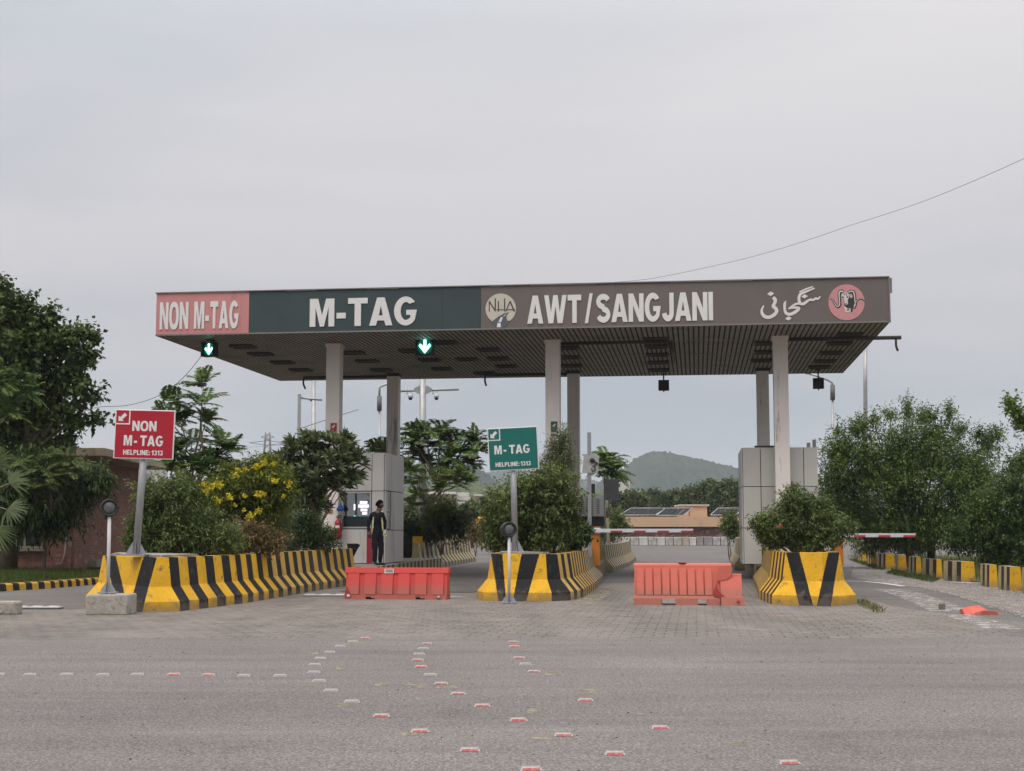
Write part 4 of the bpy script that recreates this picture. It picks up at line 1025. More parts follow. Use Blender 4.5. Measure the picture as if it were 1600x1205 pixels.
mb = MB(); mb.lathe(a + ex * (L - .10) + ez * .075, [(.028, 0), (.028, .008), (.0001, .008)], 12, 0, (ex, ez, -ey)); mb.build('drain_hole', M_PD, p2)

# ------------------------------------------------------------------ lane signs
def board_sign(pole_b, pole_t, zb, D, corners, lean, m, lines, label, dark):
    base = P(*pole_b, D); top = P(*pole_t, D - .02)
    base.z = zb
    t = thing('lane_sign', base, label, 'lane sign', 'coloured lane signs on steel poles')
    c = sum((P(px, py, D - .10) for px, py in corners), Vector()) / 4
    w_ = (P(*corners[1], D - .1) - P(*corners[0], D - .1)).length; h_ = (P(*corners[3], D - .1) - P(*corners[0], D - .1)).length
    U = Vector((math.cos(lean), 0, math.sin(lean))); V = Vector((-math.sin(lean), 0, math.cos(lean))); ax = (U, Y_, V)
    r = .056
    mb = MB(); mb.tube([base, c + Y_ * .075 + V * h_ * .3], r, 14); mb.build('pole', M_GALV, t)
    mb = MB(); mb.box(base + Z_ * .012, (.34, .34, .024)); 
    for an in range(4):
        d = Vector((math.cos(an * math.pi / 2 + .3), math.sin(an * math.pi / 2 + .3), 0))
        nn = Vector((-d.y, d.x, 0)) * .006
        for sgn in (1, -1): mb.face([base + d * r * .9 + nn * sgn + Z_ * .024, base + d * .16 + nn * sgn + Z_ * .024, base + d * r * .9 + nn * sgn + Z_ * .22])
    mb.build('base_flange', M_GALV, t)
    mb = MB(); mb.box(c, (w_, .03, h_), ax, bev=.008); bd = mb.build('board', M_LET, t)
    mb = MB(); b_ = w_ * .019
    mb.box(c - Y_ * .017, (w_ - 2 * b_, .005, h_ - 2 * b_), ax); mb.build('board_face', m, bd)
    mb = MB()
    q = w_ * .215; O = c - U * (w_ / 2 - b_) + V * (h_ / 2 - b_) - Y_ * .0205
    th = w_ * .02
    mb.box(O + U * (q + th / 2) - V * (q / 2 + th / 2), (th, .004, q + th), ax); mb.box(O + U * q / 2 - V * (q + th / 2), (q, .004, th), ax)
    s_ = q * .9; mb.shape([[(x * s_, y * s_) for x, y in ARROW]], O + U * q * .04 - V * q * .98, U, V, -Y_, .003)
    mb.build('arrow_panel', M_LET, bd)
    mb = MB()
    for text, x0, x1, yb, hh_, gap in lines:
        lettering(mb, text, c + U * (x0 - .5) * w_ + V * (.5 - yb) * h_ - Y_ * .0195, U, V, -Y_, hh_ * h_, (x1 - x0) * w_, .004, 0, gap)
    mb.build('lettering', M_LET, bd)
    mb = MB()
    for q in (-.25, .25): mb.box(c + Y_ * .03 + V * q * h_, (w_ * .8, .03, .04), ax)
    mb.build('rear_rail', M_GALV, bd)
    return t
board_sign((212.5, 867), (222, 718), .83, 22.25, [(181, 640.5), (274.5, 639.5), (271, 718.5), (177, 717.5)], math.radians(-1.4), M_SIGNR,
   [('NON', .295, .70, .435, .205, .08), ('M_-__TAG', .165, .825, .735, .21, .06), ('HELPLINE:__1313', .165, .825, .920, .10, .10)],
   'red NON M-TAG lane sign leaning on its steel pole at left', 0)
board_sign((805, 862), (802, 738), .83, 25.75, [(760.5, 670), (838.5, 666), (843.5, 732.5), (764.5, 737)], math.radians(2.9), M_SIGNG,
   [('M_-__TAG', .125, .835, .615, .205, .06), ('HELPLINE:__1313', .135, .835, .905, .10, .10)],
   'green M-TAG lane sign tilted on its steel pole in the middle island', 0)
# ------------------------------------------------------------------ beacons on posts
M_LENS = mat('beacon_lens', (0.10, 0.105, 0.105), 0.18, 0.3, 18)
M_POST = mat('white_post', (0.5, 0.5, 0.49), 0.5, 0.08, 4, dirt=(0.33, 0.31, 0.28), dirt_amt=0.15, dscale=5)
def beacon(cpx, r_px, postx, basey, D, zb, label):
    b_ = P(postx[1], basey, D); b_.z = zb
    c = P(*cpx, D); R = m_px(r_px, D)
    t = thing('warning_beacon', b_, label, 'warning beacon', 'round warning beacons on thin posts')
    tp = P(postx[0], cpx[1] + r_px * 1.02, D)
    mb = MB(); mb.tube([b_ + Z_ * .02, tp], .026, 10); mb.build('post', M_POST, t)
    mb = MB(); mb.box(b_ + Z_ * .01, (.24, .24, .02))
    for an in range(4):
        d = Vector((math.cos(an * math.pi / 2), math.sin(an * math.pi / 2), 0)); nn = Vector((-d.y, d.x, 0)) * .005
        q = [b_ + d * .02 + Z_ * .02, b_ + d * .115 + Z_ * .02, b_ + d * .10 + Z_ * .06, b_ + d * .02 + Z_ * .17]
        mb.face([p + nn for p in q]); mb.face([p - nn for p in q])
    mb.build('base_flange', M_GALV, t)
    yx = Vector((.35, -1, 0)).normalized() * -1
    ex_ = Vector((yx.y, -yx.x, 0)); axl = (ex_, Z_, -yx)
    mb = MB(); mb.lathe(c + yx * .12, [(R * .55, 0), (R * .95, .02), (R, .06), (R, .15), (R * .99, .165), (R * .80, .165), (R * .78, .14)], 26, 0, axl)
    mb.box(c - Z_ * R * 1.08 + yx * .04, (.10, .08, .07)); mb.tube([c + yx * .10 + ex_ * R * .8, c + yx * .02 + ex_ * R * 1.1], .02); hs = mb.build('lamp_housing', M_BLK, t)
    mb = MB(); mb.lathe(c + yx * .12, [(R * .8, .13), (R * .6, .152), (R * .3, .162), (.0001, .165)], 22, 0, axl); mb.build('lens', M_LENS, hs)
beacon((170.5, 793.5), 13.6, (171, 168.5), 929, 20.9, .31, 'round grey lamp on white post standing on the concrete block at left')
beacon((795, 827.5), 12, (795.5, 795.5), 942, 24.0, 0.016, 'round grey lamp on thin post in front of the middle island')
a, L, ax = bar_frame(G(133, 962), G(199, 962))
mb = MB(); mb.box(a + ax[0] * L / 2 + ax[1] * .26 + Z_ * .15, (L, .5, .30), ax, bev=.025); tag(mb.build('concrete_block', mat('rough_concrete', (0.33, 0.31, 0.27), 0.9, 0.2, 5, dirt=(0.16, 0.15, 0.13), dirt_amt=0.2, dscale=4, bump=.6, bscale=30)), 'weathered concrete block carrying the left lamp post', 'concrete block')
a, L, ax = bar_frame(G(-28, 961.5), G(27, 961.5))
mb = MB(); mb.box(a + ax[0] * L / 2 + ax[1] * .12 + Z_ * .10, (L, .24, .195), ax, bev=.03); tag(mb.build('concrete_block', MATS['rough_concrete']), 'small beige concrete block lying at the left edge of the lane', 'concrete block')
# raised reflective strips lying on the lanes
def spike_strip(x0, x1, y, label):
    a, L, ax = bar_frame(G(x0, y), G(x1, y)); t = thing('speed_strip', a + ax[0] * L / 2, label, 'speed strip', 'white strips lying across the lanes')
    mb = MB(); mb.box(a + ax[0] * L / 2 + Z_ * .028, (L, .20, .03), ax, bev=.01); mb.build('base', M_GALV, t)
    mb = MB(); n = int(L / .22)
    for k in range(n): mb.box(a + ax[0] * (k + .45) * L / n + Z_ * .045, (L / n * .6, .16, .008), ax)
    mb.build('white_stripes', M_LET, t)
spike_strip(22, 97, 952, 'white striped strip lying beside the small concrete block at left')
spike_strip(474, 545, 932.5, 'white striped strip lying left of the red plastic barrier')

# ------------------------------------------------------------------ road studs
M_STW = mat('stud_white', (0.36, 0.345, 0.33), 0.6, 0.3, 40, dirt=(.2, .18, .165), dirt_amt=.2, dscale=25); M_STR = mat('stud_reflector', (0.36, 0.05, 0.05), 0.35, 0.35, 40, dirt=(.28, .24, .22), dirt_amt=.2, dscale=30); M_STG = mat('stud_shell', (0.21, 0.205, 0.2), 0.6, 0.1, 30)
def stud_proto():
    t = bpy.data.objects.new('road_stud', None); COL.objects.link(t); t.empty_display_size = .05
    mb = MB(); hw, hh, dp = .075, .026, .06
    F = [(-hw, -dp, 0), (hw, -dp, 0), (hw * .78, -dp * .45, hh), (-hw * .78, -dp * .45, hh)]
    Bk = [(-hw, dp, 0), (hw, dp, 0), (hw * .78, dp * .45, hh), (-hw * .78, dp * .45, hh)]
    q = F + Bk
    for f in ((0, 1, 2, 3), (5, 4, 7, 6), (3, 2, 6, 7), (1, 5, 6, 2), (4, 0, 3, 7)): mb.face([q[k] for k in f])
    mb.build('shell', M_STG, t)
    mb = MB()
    fr_ = lambda x, s: Vector((x, -dp + (dp * .55) * s - .002, hh * s + .001))
    mb.face([fr_(-.060, .72), fr_(.060, .72), fr_(.058, 1.0), fr_(-.058, 1.0)])
    mb.face([(-.056, -.026, hh + .001), (.056, -.026, hh + .001), (.056, -.012, hh + .001), (-.056, -.012, hh + .001)])
    mb.face([fr_(-.072, .05), fr_(-.060, .05), fr_(-.050, .74), fr_(-.062, .74)]); mb.face([fr_(.060, .05), fr_(.072, .05), fr_(.062, .74), fr_(.050, .74)])
    mb.build('white_rim', M_STW, t)
    mb = MB(); mb.face([fr_(-.057, .08), fr_(.057, .08), fr_(.048, .70), fr_(-.048, .70)]); mb.build('reflector', M_STR, t)
    return t
sp = stud_proto(); first = [True]
ORD = ['first', 'second', 'third', 'fourth', 'fifth', 'sixth', 'seventh', 'eighth', 'ninth', 'tenth', 'eleventh', 'twelfth', 'thirteenth', 'fourteenth']
def studs(pts, fmt, dull):
    for k, (px, py) in enumerate(pts):
        o = sp if first[0] else copy_tree(sp); first[0] = False
        p = G(px, py + 2.5); o.location = (p.x, p.y, .005); o.rotation_euler = (0, 0, rnd.uniform(-.12, .12))
        o.scale = (.80, .85, .60)
        tag(o, fmt % ORD[k], 'road stud', 'red and white road studs on the asphalt')
        if k in dull:
            for ch in o.children:
                if ch.name.startswith('reflector'): ch.data = WHD
whd = MB(); whd.face([(-.056, -.054, .002), (.056, -.054, .002), (.047, -.038, .017), (-.047, -.038, .017)])
WHD = bpy.data.meshes.new('reflector'); WHD.from_pydata(whd.v, [], whd.f); WHD.materials.append(M_STG)
q1 = [(457, 42), (404, 57), (352, 76), (310, 101), (272, 127), (247, 153), (243, 185), (263, 222), (313, 262), (400, 308), (525, 367), (682, 431), (892, 510), (1143, 590)]
q2 = [(716, 66), (697, 86), (680, 109), (676, 134), (688, 162), (727, 196), (772, 233), (842, 275), (943, 325), (1092, 384), (1280, 448), (1495, 525)]
q3 = [(1072, 58), (1076, 77), (1098, 125), (1121, 151), (1160, 182), (1372, 302), (1680, 417), (2215, 563)]
cv = lambda q: [(400 + u / 2.667, 980 + v / 2.667) for u, v in q][::-1]
studs(cv(q1), 'low road stud, %s from the camera in the left curved line of studs', set(range(4, 13)))
studs(cv(q2), 'low road stud, %s from the camera in the middle curved line of studs', {6, 9, 10})
studs(cv(q3), 'low road stud, %s from the camera in the right sparse line of studs', {4})
q4 = [(x / 3.2, 880 + y / 3.2) for x, y in ((0, 553), (158, 554), (338, 553), (520, 555), (692, 553), (872, 553), (1048, 556), (1225, 560), (1401, 560))]
studs(q4, 'low road stud, %s from the left edge in the straight row across the asphalt', {0, 1, 2, 3, 4, 7, 8})

# debris
c = G(1533, 961)
mb = MB()
q = [(x * .78, y, z * .85) for x, y, z in ((-.32, 0, .0), (-.33, .1, .10), (-.22, .05, .145), (-.02, .08, .16), (.06, .06, .10), (.12, .02, .075), (.30, .02, .07), (.32, 0, 0), (.1, -.06, .0), (-.2, -.08, .02))]
rows = [[c + Vector((x, y - .05, z)) for x, y, z in q], [c + Vector((x * .96, y + .10, z * .8 + .005)) for x, y, z in q], [c + Vector((x * .8, y + .22, z * .25)) for x, y, z in q]]
mb.grid(rows, smooth=False); mb.face(rows[0]); db = mb.build('barrier_fragment', plastic('fragment_plastic', (0.60, 0.12, 0.085)))
tag(db, 'torn piece of orange plastic barrier lying on the right shoulder', 'debris')
mb = MB(); q = [(x * .78, y, z * .85) for x, y, z in ((-.26, -.11, .02), (.0, -.115, .085), (.27, -.075, .06), (.29, -.075, .0), (-.1, -.13, .0))]; mb.face([c + Vector(p) for p in q]); mb.build('red_inside', M_PR, db)
c = G(1472, 954)
mb = MB(); mb.box(c + Z_ * .055, (.075, .11, .11), bev=.012); tag(mb.build('loose_brick', mat('brick_chunk', (0.14, 0.115, 0.095), 0.9, .25, 20)), 'small grey broken brick standing on the white line at right', 'brick')
# ------------------------------------------------------------------ left verge, kerb, brick building
def brick_mat(name, c1, c2, mor, bw=.23, rh=.078, pale=0.0):
    m = bpy.data.materials.new(name); m.use_nodes = True
    t, b, n, l = nodes(m)
    co = n('ShaderNodeTexCoord').outputs['Object']
    s_ = n('ShaderNodeSeparateXYZ'); l(co, s_.inputs[0])
    ad = n('ShaderNodeMath'); l(s_.outputs[0], ad.inputs[0]); l(s_.outputs[1], ad.inputs[1])
    cb = n('ShaderNodeCombineXYZ'); l(ad.outputs[0], cb.inputs[0]); l(s_.outputs[2], cb.inputs[1])
    br = n('ShaderNodeTexBrick'); l(cb.outputs[0], br.inputs['Vector']); br.inputs['Scale'].default_value = 1
    br.inputs['Brick Width'].default_value = bw; br.inputs['Row Height'].default_value = rh; br.inputs['Mortar Size'].default_value = .009; br.inputs['Bias'].default_value = -.1
    br.inputs['Color1'].default_value = (*c1, 1); br.inputs['Color2'].default_value = (*c2, 1); br.inputs['Mortar'].default_value = (*mor, 1)
    pn = n('ShaderNodeTexVoronoi'); pn.inputs['Scale'].default_value = 1.0
    mp = n('ShaderNodeMapping'); mp.inputs['Scale'].default_value = (3.2, 9.5, 1); l(cb.outputs[0], mp.inputs[0]); l(mp.outputs[0], pn.inputs['Vector'])
    sp_ = n('ShaderNodeSeparateColor'); l(pn.outputs['Color'], sp_.inputs[0])
    f = ramp(t, sp_.outputs[0], [(0.91, (0, 0, 0)), (0.93, (pale,) * 3)])
    c = mixc(t, f, br.outputs['Color'], (0.30, 0.24, 0.2))
    g = ramp(t, noise(t, co, 1.3, 6, .7), [(.3, (.7,) * 3), (.65, (1.15,) * 3)]); c = mixc(t, 1.0, c, g, 'MULTIPLY')
    l(c, b.inputs['Base Color']); b.inputs['Roughness'].default_value = .9
    bu = n('ShaderNodeBump'); bu.invert = True; bu.inputs['Strength'].default_value = .6; bu.inputs['Distance'].default_value = .01; l(br.outputs['Fac'], bu.inputs['Height']); l(bu.outputs[0], b.inputs['Normal'])
    return m
M_BRICK = brick_mat('red_brick', (0.31, 0.12, 0.085), (0.21, 0.082, 0.06), (0.20, 0.16, 0.14), pale=.85)
M_VERGE = gravel_mat('verge_soil', (0.055, 0.065, 0.028), (0.10, 0.085, 0.05), 6)
M_GRASSB = leafmat('grass_blades', (0.0437, 0.0700, 0.0163), (0.1061, 0.1463, 0.0357), .6, .3, .7)
kp = [Vector((*g2(-140, 934), 0)), Vector((*g2(-60, 929), 0)), Vector((*g2(0, 925), 0)), Vector((*g2(80, 920), 0)), Vector((*g2(150, 914), 0)), Vector((*g2(168, 912.3), 0)), Vector((-8.6, 37, 0)), Vector((-8.0, 46, 0))]
kt = thing('kerb', kp[2], 'yellow and black striped kerb along the left lane in front of the brick building', 'kerb')
mb = MB(); i_ = 0
for a_, b_ in zip(kp[:-1], kp[1:]):
    L = (b_ - a_).length; n_ = max(1, round(L / .2)); nn = Vector((-(b_ - a_).y, (b_ - a_).x, 0)).normalized()
    for k in range(n_):
        p, q = a_.lerp(b_, k / n_), a_.lerp(b_, (k + 1) / n_); h = Z_ * .16
        mb.face([p, q, q + h * .8 + nn * .02, p + h * .8 + nn * .02], i_ % 2); mb.face([p + h * .8 + nn * .02, q + h * .8 + nn * .02, q + h + nn * .05, p + h + nn * .05], i_ % 2)
        mb.face([p + h + nn * .05, q + h + nn * .05, q + h + nn * .2, p + h + nn * .2], i_ % 2); mb.face([p + h + nn * .2, q + h + nn * .2, q + nn * .2, p + nn * .2], i_ % 2); i_ += 1
mb.build('striped_face', [mat('kerb_yellow', (0.52, 0.315, 0.05), .75, .15, 4, dirt=(.25, .19, .1), dirt_amt=.18, dscale=8, spec=.2), mat('kerb_black', (0.022, 0.021, 0.02), .75, .2, 4, dirt=(.09, .08, .07), dirt_amt=.12, dscale=8, spec=.2)], kt, norm=False)
def off2(p, d): return (p.x - d, p.y + d * .3)
sheet('verge', [off2(p, .2) for p in kp] + [(-8.6, 60), (-40, 60), (-40, 25)], 0.12, M_VERGE)
bld = thing('brick_building', (-16, 43, .05), 'single storey dark red brick building with flat concrete roof behind the palm', 'building')
bx = Vector((-12.15, 40.0, 0)); d1 = Vector((-.035, .999, 0)); d0 = Vector((-.999, -.035, 0)); axb = (-d0, d1, Z_)
RZ = 3.28
mb = MB()
WZ0, WZ1 = .72, 1.72
def wbox(x0, x1, z0, z1, th=.3, off=0, y0=0):
    mb.box(bx + d0 * ((x0 + x1) / 2) + d1 * (y0 + th / 2 + off) + Z_ * ((z0 + z1) / 2), (x1 - x0, th, z1 - z0), axb)
wbox(0, .95, .05, RZ, .3); wbox(2.25, 14, .05, RZ, .3); wbox(.95, 2.25, .05, WZ0, .3, .06); wbox(.95, 2.25, WZ1, RZ, .3, .06)
mb.box(bx + d0 * .15 + d1 * 3.8 + Z_ * (RZ + .05) / 2, (.3, 7.0, RZ - .05), axb); mb.box(bx + d0 * 7 + d1 * 7.2 + Z_ * (RZ + .05) / 2, (13.4, .2, RZ - .05), axb)
mb.build('wall', M_BRICK, bld)
mb = MB(); mb.box(bx + d0 * 6.6 + d1 * 3.6 + Z_ * (RZ + .11), (15.0, 9.0, .22), axb, bev=.01); rf = mb.build('roof', mat('roof_concrete', (0.36, 0.30, 0.225), .85, .15, 2, dirt=(.12, .105, .09), dirt_amt=.25, dscale=1.5, streak=True), bld)
mb = MB(); frame(mb, bx + d0 * 1.6 + d1 * .16 + Z_ * (WZ0 + WZ1) / 2, 1.28, WZ1 - WZ0 - .02, .07, .1, axb); mb.box(bx + d0 * 1.5 + d1 * .16 + Z_ * (WZ0 + WZ1) / 2, (.06, .08, .84), axb); wn = mb.build('window', mat('cream_frame', (.34, .29, .2), .7), bld)
mb = MB(); mb.box(bx + d0 * 1.6 + d1 * .2 + Z_ * (WZ0 + WZ1) / 2, (1.14, .02, .84), axb); mb.build('pane', M_TINT, wn)
mb = MB(); mb.box(bx + d0 * 1.6 - d1 * .02 + Z_ * (WZ0 - .03), (1.5, .22, .06), axb); mb.build('sill', M_CONC, bld)
mb = MB(); mb.tube([bx + d0 * .30 - d1 * .05 + Z_ * 2.6, bx + d0 * .30 - d1 * .05 + Z_ * 1.1, bx + d0 * .33 - d1 * .05 + Z_ * .6, bx + d0 * .42 - d1 * .05 + Z_ * .3], .022, 6); mb.build('downpipe', M_POST, bld)
mb = MB(); mb.box(bx + d1 * 3 - d0 * .1 + Z_ * .28, (.25, 3.5, .20), axb); mb.build('plinth', M_CONC, bld)
pp = P(108, 707, 41.5); mb = MB(); mb.tube([Vector((pp.x, pp.y, RZ)), P(108.5, 650, 41.5)], .035, 8); mp_ = mb.build('roof_pole', M_GALV); tag(mp_, 'thin grey pole standing on the brick building roof', 'pole')

# ------------------------------------------------------------------ row of striped blocks on the right
spec = [(250, 540, 40, 30), (335, 565, 35, 40), (445, 588, 80, 72), (552, 603, 68, 24), (700, 630, 46, 62), (870, 664, 52, 120), (1075, 698, 125, 150), (1310, 742, 70, 76), (1480, 772, 100, 96), (1650, 800, 100, 70)]
bl_lab = ['farthest yellow striped block of the right roadside row', 'small striped block second from the far end of the right row', 'square yellow faced block third from the far end of the right row', 'yellow block with a thin striped side, fourth from the far end of the row', 'striped block in the grass, fifth from the far end of the right row', 'striped block sixth from the far end, just before the white slab', 'widest yellow faced block, standing behind the white slab at right', 'block partly hidden by overhanging leaves in the right row', 'near block with broad yellow end under the right tree', 'nearest striped block, cut by the right photo edge']
for k, (u, v, yw, sw_) in enumerate(spec):
    Q = G(1300 + u / 5.333, 780 + v / 5.333); D = Q.y; wd = m_px(yw / 5.333, D) * 1.02
    tgt = m_px(sw_ / 5.333, D); Ln = .95
    # pick the turn so that the striped side shows as wide as in the photo
    axd = Vector((Q.x / D * Ln - tgt, Ln, 0)).normalized(); en = Vector((axd.y, -axd.x, 0))
    t = thing('striped_block', Q, bl_lab[k], 'concrete block', 'striped concrete blocks along the right shoulder')
    h = .50 if k else .42; mb = MB(); ns_ = 4
    for j in range(ns_):
        p, q = Q + axd * Ln * j / ns_, Q + axd * Ln * (j + 1) / ns_
        mb.face([p, q, q + Z_ * h + en * .02, p + Z_ * h + en * .02], (0, 1)[(j + 1) % 2])
    e_ = axd * Ln; mb.face([Q + e_, Q + en * wd + e_, Q + en * (wd - .02) + Z_ * h + e_, Q + en * .02 + Z_ * h + e_])
    mb.face([Q + en * wd, Q + en * wd + e_, Q + en * (wd - .02) + Z_ * h + e_, Q + en * (wd - .02) + Z_ * h])
    mb.build('striped_side', [M_Y3, M_K2], t, norm=False)
    mb = MB(); mb.face([Q, Q + en * wd, Q + en * (wd - .02) + Z_ * h, Q + en * .02 + Z_ * h]); e_ = axd * Ln; mb.build('yellow_end', M_Y1, t, norm=False)
    mb = MB(); mb.face([Q + en * .02 + Z_ * h, Q + en * (wd - .02) + Z_ * h, Q + en * (wd - .02) + Z_ * h + e_, Q + en * .02 + Z_ * h + e_]); mb.build('top', M_CONC, t, norm=False)
a, L, ax = bar_frame(G(1474, 912), G(1520, 914)); mb = MB(); mb.box(a + ax[0] * L / 2 + Z_ * .02 + ax[1] * .1, (L, .4, .05), ax, bev=.01); tag(mb.build('broken_slab', M_CONC), 'flat pale broken slab lying in front of the right block row', 'slab')
sheet('verge_right', [(14.6, 60), (12.2, 44.5), (11.0, 36.2), (10.6, 30), (10.5, 26), (40, 20), (70, 60)], 0.05, gravel_mat('verge_grassland', (0.075, 0.085, 0.03), (0.12, 0.115, 0.05), 5))
sheet('white_dust', [g2(1325, 889), g2(1372, 884), g2(1445, 905), g2(1400, 914), g2(1340, 905)], 0.0145, M_WHITE_WORN)

# ------------------------------------------------------------------ boom gates, poles, cabinets
M_ORC = mat('orange_cabinet', (0.46, 0.15, 0.015), .45, .1, 3, dirt=(.25, .1, .03), dirt_amt=.12, dscale=3, streak=True)
M_RED = mat('boom_red', (.40, .035, .04), .45); M_WHB = mat('boom_white', (.56, .58, .62), .4, .06)
def boom(x0, x1, y, D, px_reds, label, hpx, cabx=None):
    p0, p1 = P(x0, y, D), P(x1, y, D); h = m_px(hpx, D)
    t = thing('boom_gate', Vector((p0.x, p0.y, .37)), label, 'boom gate', 'lowered red and white boom gates')
    mb = MB(); mb.box((p0 + p1) / 2, ((p1 - p0).length, .05, h), bev=.006); bm_ = mb.build('boom_arm', M_WHB, t)
    mb = MB()
    for a_, b_ in px_reds: q0, q1 = P(a_, y, D), P(b_, y, D); mb.box((q0 + q1) / 2 - Y_ * .026 - Z_ * h * .22, ((q1 - q0).length, .005, h * .5))
    mb.build('red_stripes', M_RED, bm_)
    if cabx:
        c0, c1, yt, yb = cabx; q0, q1 = P(c0, yt, D), P(c1, yb, D)
        mb = MB(); mb.box(Vector(((q0.x + q1.x) / 2, D + .17, (q0.z + q1.z) / 2)), (q1.x - q0.x, .26, q0.z - q1.z), bev=.012); cb = mb.build('cabinet', M_ORC, t)
        mb = MB(); mb.box(Vector(((q0.x + q1.x) / 2, D + .17, q0.z + .012)), (q1.x - q0.x + .03, .30, .03), bev=.008); mb.build('cabinet_lid', M_ORC, cb)
        mb = MB(); mb.box(Vector((q1.x - .05, D + .035, q0.z - .35)), (.04, .03, .06)); mb.build('lock', M_BLK, cb)
        mb = MB(); mb.box(Vector(((q0.x + q1.x) / 2, D + .02, p0.z)), (q1.x - q0.x + .04, .07, h * 1.5), bev=.008); mb.build('pivot', M_WHB, t)
    return t
boom(924, 1083, 829.3, 34.6, [(954, 972), (990.5, 1008.5), (1027, 1045), (1064, 1083)], 'long boom arm lowered from the orange cabinet in the middle-right lane', 5.6, (924.5, 937.5, 822, 885))
boom(1318, 1430, 836.5, 36, [(1334, 1352), (1372, 1391), (1411, 1430)], 'short boom arm reaching out of the right shrub over the right lane', 6, (1303, 1319, 826, 884))
def pole(name, pts, r, label, cat='pole', m=M_GALV, n=10, group=None):
    mb = MB(); mb.tube(pts, r, n); return tag(mb.build(name, m), label, cat, group)
# lane control pole, middle island
D = 32.4
t = thing('control_pole', Vector((P(921, 853, D).x, D, .6)), 'grey square steel pole with louvred cabinets and camera beside the middle column', 'control pole')
mb = MB(); p0, p1 = P(921.3, 853, D), P(920.8, 693, D); mb.box((p0 + p1) / 2, (.085, .085, p1.z - p0.z + .5)); mb.build('mast', mat('grey_pole', (.24, .25, .265), .5, .08), t)
M_CAB = mat('cabinet_grey', (.165, .165, .17), .5, .08, 2)
for x0_, x1_ in ((904.5, 916.5), (925, 943)):
    a_, b_ = P(x0_, 777, D + .12), P(x1_, 807, D + .12)
    mb = MB(); mb.box(Vector(((a_.x + b_.x) / 2, D + .12, (a_.z + b_.z) / 2)), (b_.x - a_.x, .18, a_.z - b_.z), bev=.006); cbn = mb.build('louvred_cabinet', M_CAB, t)
    mb = MB(); xx = (a_.x + b_.x) / 2
    for k in range(7): mb.box(Vector((xx, D + .027, a_.z - .06 - k * .05)), (.07, .012, .014))
    mb.build('louvre_slots', M_SEAM, cbn)
mb = MB(); mb.box(P(923, 815, D + .3), (.62, .05, .22)); mb.build('dark_panel', M_BLK, t)
a_ = P(922.5, 725, D - .05); mb = MB(); mb.shape([[(-.19, -.21), (.17, -.21), (.20, .20), (-.15, .20)]], a_, X_, Z_, -Y_, .012); pl = mb.build('sign_plate', mat('plate_grey', (.33, .335, .33), .5), t)
mb = MB(); mb.lathe(a_ + X_ * .04 + Z_ * .08 - Y_ * .012, [(.055, 0), (.055, .05), (.035, .06), (.0001, .06)], 14, 0, (X_, Z_, -Y_))
mb.tube([a_ + X_ * .08 + Z_ * .07 - Y_ * .03, a_ + X_ * .17 - Z_ * .0 - Y_ * .03], .014, 6); mb.tube([a_ + X_ * .17 - Y_ * .03, a_ + X_ * .05 - Z_ * .06 - Y_ * .03], .012, 6)
mb.tube([a_ + X_ * .09 - Z_ * .05 - Y_ * .03, a_ + X_ * .11 - Z_ * .14 - Y_ * .03, a_ + X_ * .05 - Z_ * .17 - Y_ * .03, a_ + X_ * .02 - Z_ * .10 - Y_ * .03], .014, 6); mb.build('camera_bracket', M_BLK, pl)
mb = MB(); a_ = P(926.5, 763.5, D); mb.box(a_ + Y_ * .1, (.10, .10, .22), bev=.006); mb.build('sensor_box', M_BLK, t)
mb = MB(); q = P(920, 711, D); mb.box(q + X_ * .0, (.30, .05, .035)); mb.build('bracket', M_GALV, t)
# grey board further back
Dg = 44; a_, b_ = P(945.5, 749, Dg), P(967, 782, Dg)
t = thing('notice_board', Vector(((a_.x + b_.x) / 2, Dg, PLZ)), 'plain grey back of a notice board beyond the middle columns', 'notice board')
mb = MB(); mb.box((a_ + b_) / 2, (b_.x - a_.x, .03, a_.z - b_.z), bev=.005); mb.build('board', mat('board_back', (.25, .26, .255), .5, .08, 1), t)
mb = MB(); mb.tube([Vector((a_.x - .02, Dg + .04, .37)), Vector((a_.x - .02, Dg + .04, a_.z + .1))], .03, 8); mb.build('post', M_GALV, t)
# right pair of poles
D = 36.6
for nm, xx, yt, lab in (('control_pole', 1264.5, 692, 'grey pole carrying a pale plate, left one of the pair behind the right shrub'), ('control_pole', 1273.5, 687, 'taller grey pole with slanted bracket, right one of the pair behind the right shrub')):
    p0, p1 = P(xx + 1.5, 880, D), P(xx, yt, D); t = thing(nm, Vector((p0.x, D, .37)), lab, 'control pole', 'grey control poles')
    mb = MB(); mb.box((p0 + p1) / 2, (.08, .08, p1.z - p0.z), bev=.004); mb.build('mast', MATS['grey_pole'], t)
    if xx < 1270:
        c = P(1259, 727, D - .05); mb = MB(); mb.shape([[(-.09, -.18), (.12, -.18), (.13, .18), (-.05, .18)]], c, X_, Z_, -Y_, .012); mb.build('sign_plate', mat('plate_pale', (.36, .38, .40), .5), t)
        mb = MB(); mb.box(P(1265, 761, D + .1), (.24, .1, .28), bev=.008); mb.build('sensor_box', M_BLK, t)
    else:
        mb = MB(); mb.tube([P(1277, 716, D), P(1283, 718, D), P(1290, 728, D)], .018, 6); mb.tube([P(1290, 728, D), P(1281, 742, D)], .016, 6); mb.tube([P(1277, 722, D), P(1286, 736, D)], .016, 6); mb.build('bracket', M_GALV, t)
        mb = MB(); mb.box(P(1285, 786, D), (.2, .12, .34), bev=.008); cbn = mb.build('small_cabinet', M_CAB, t)
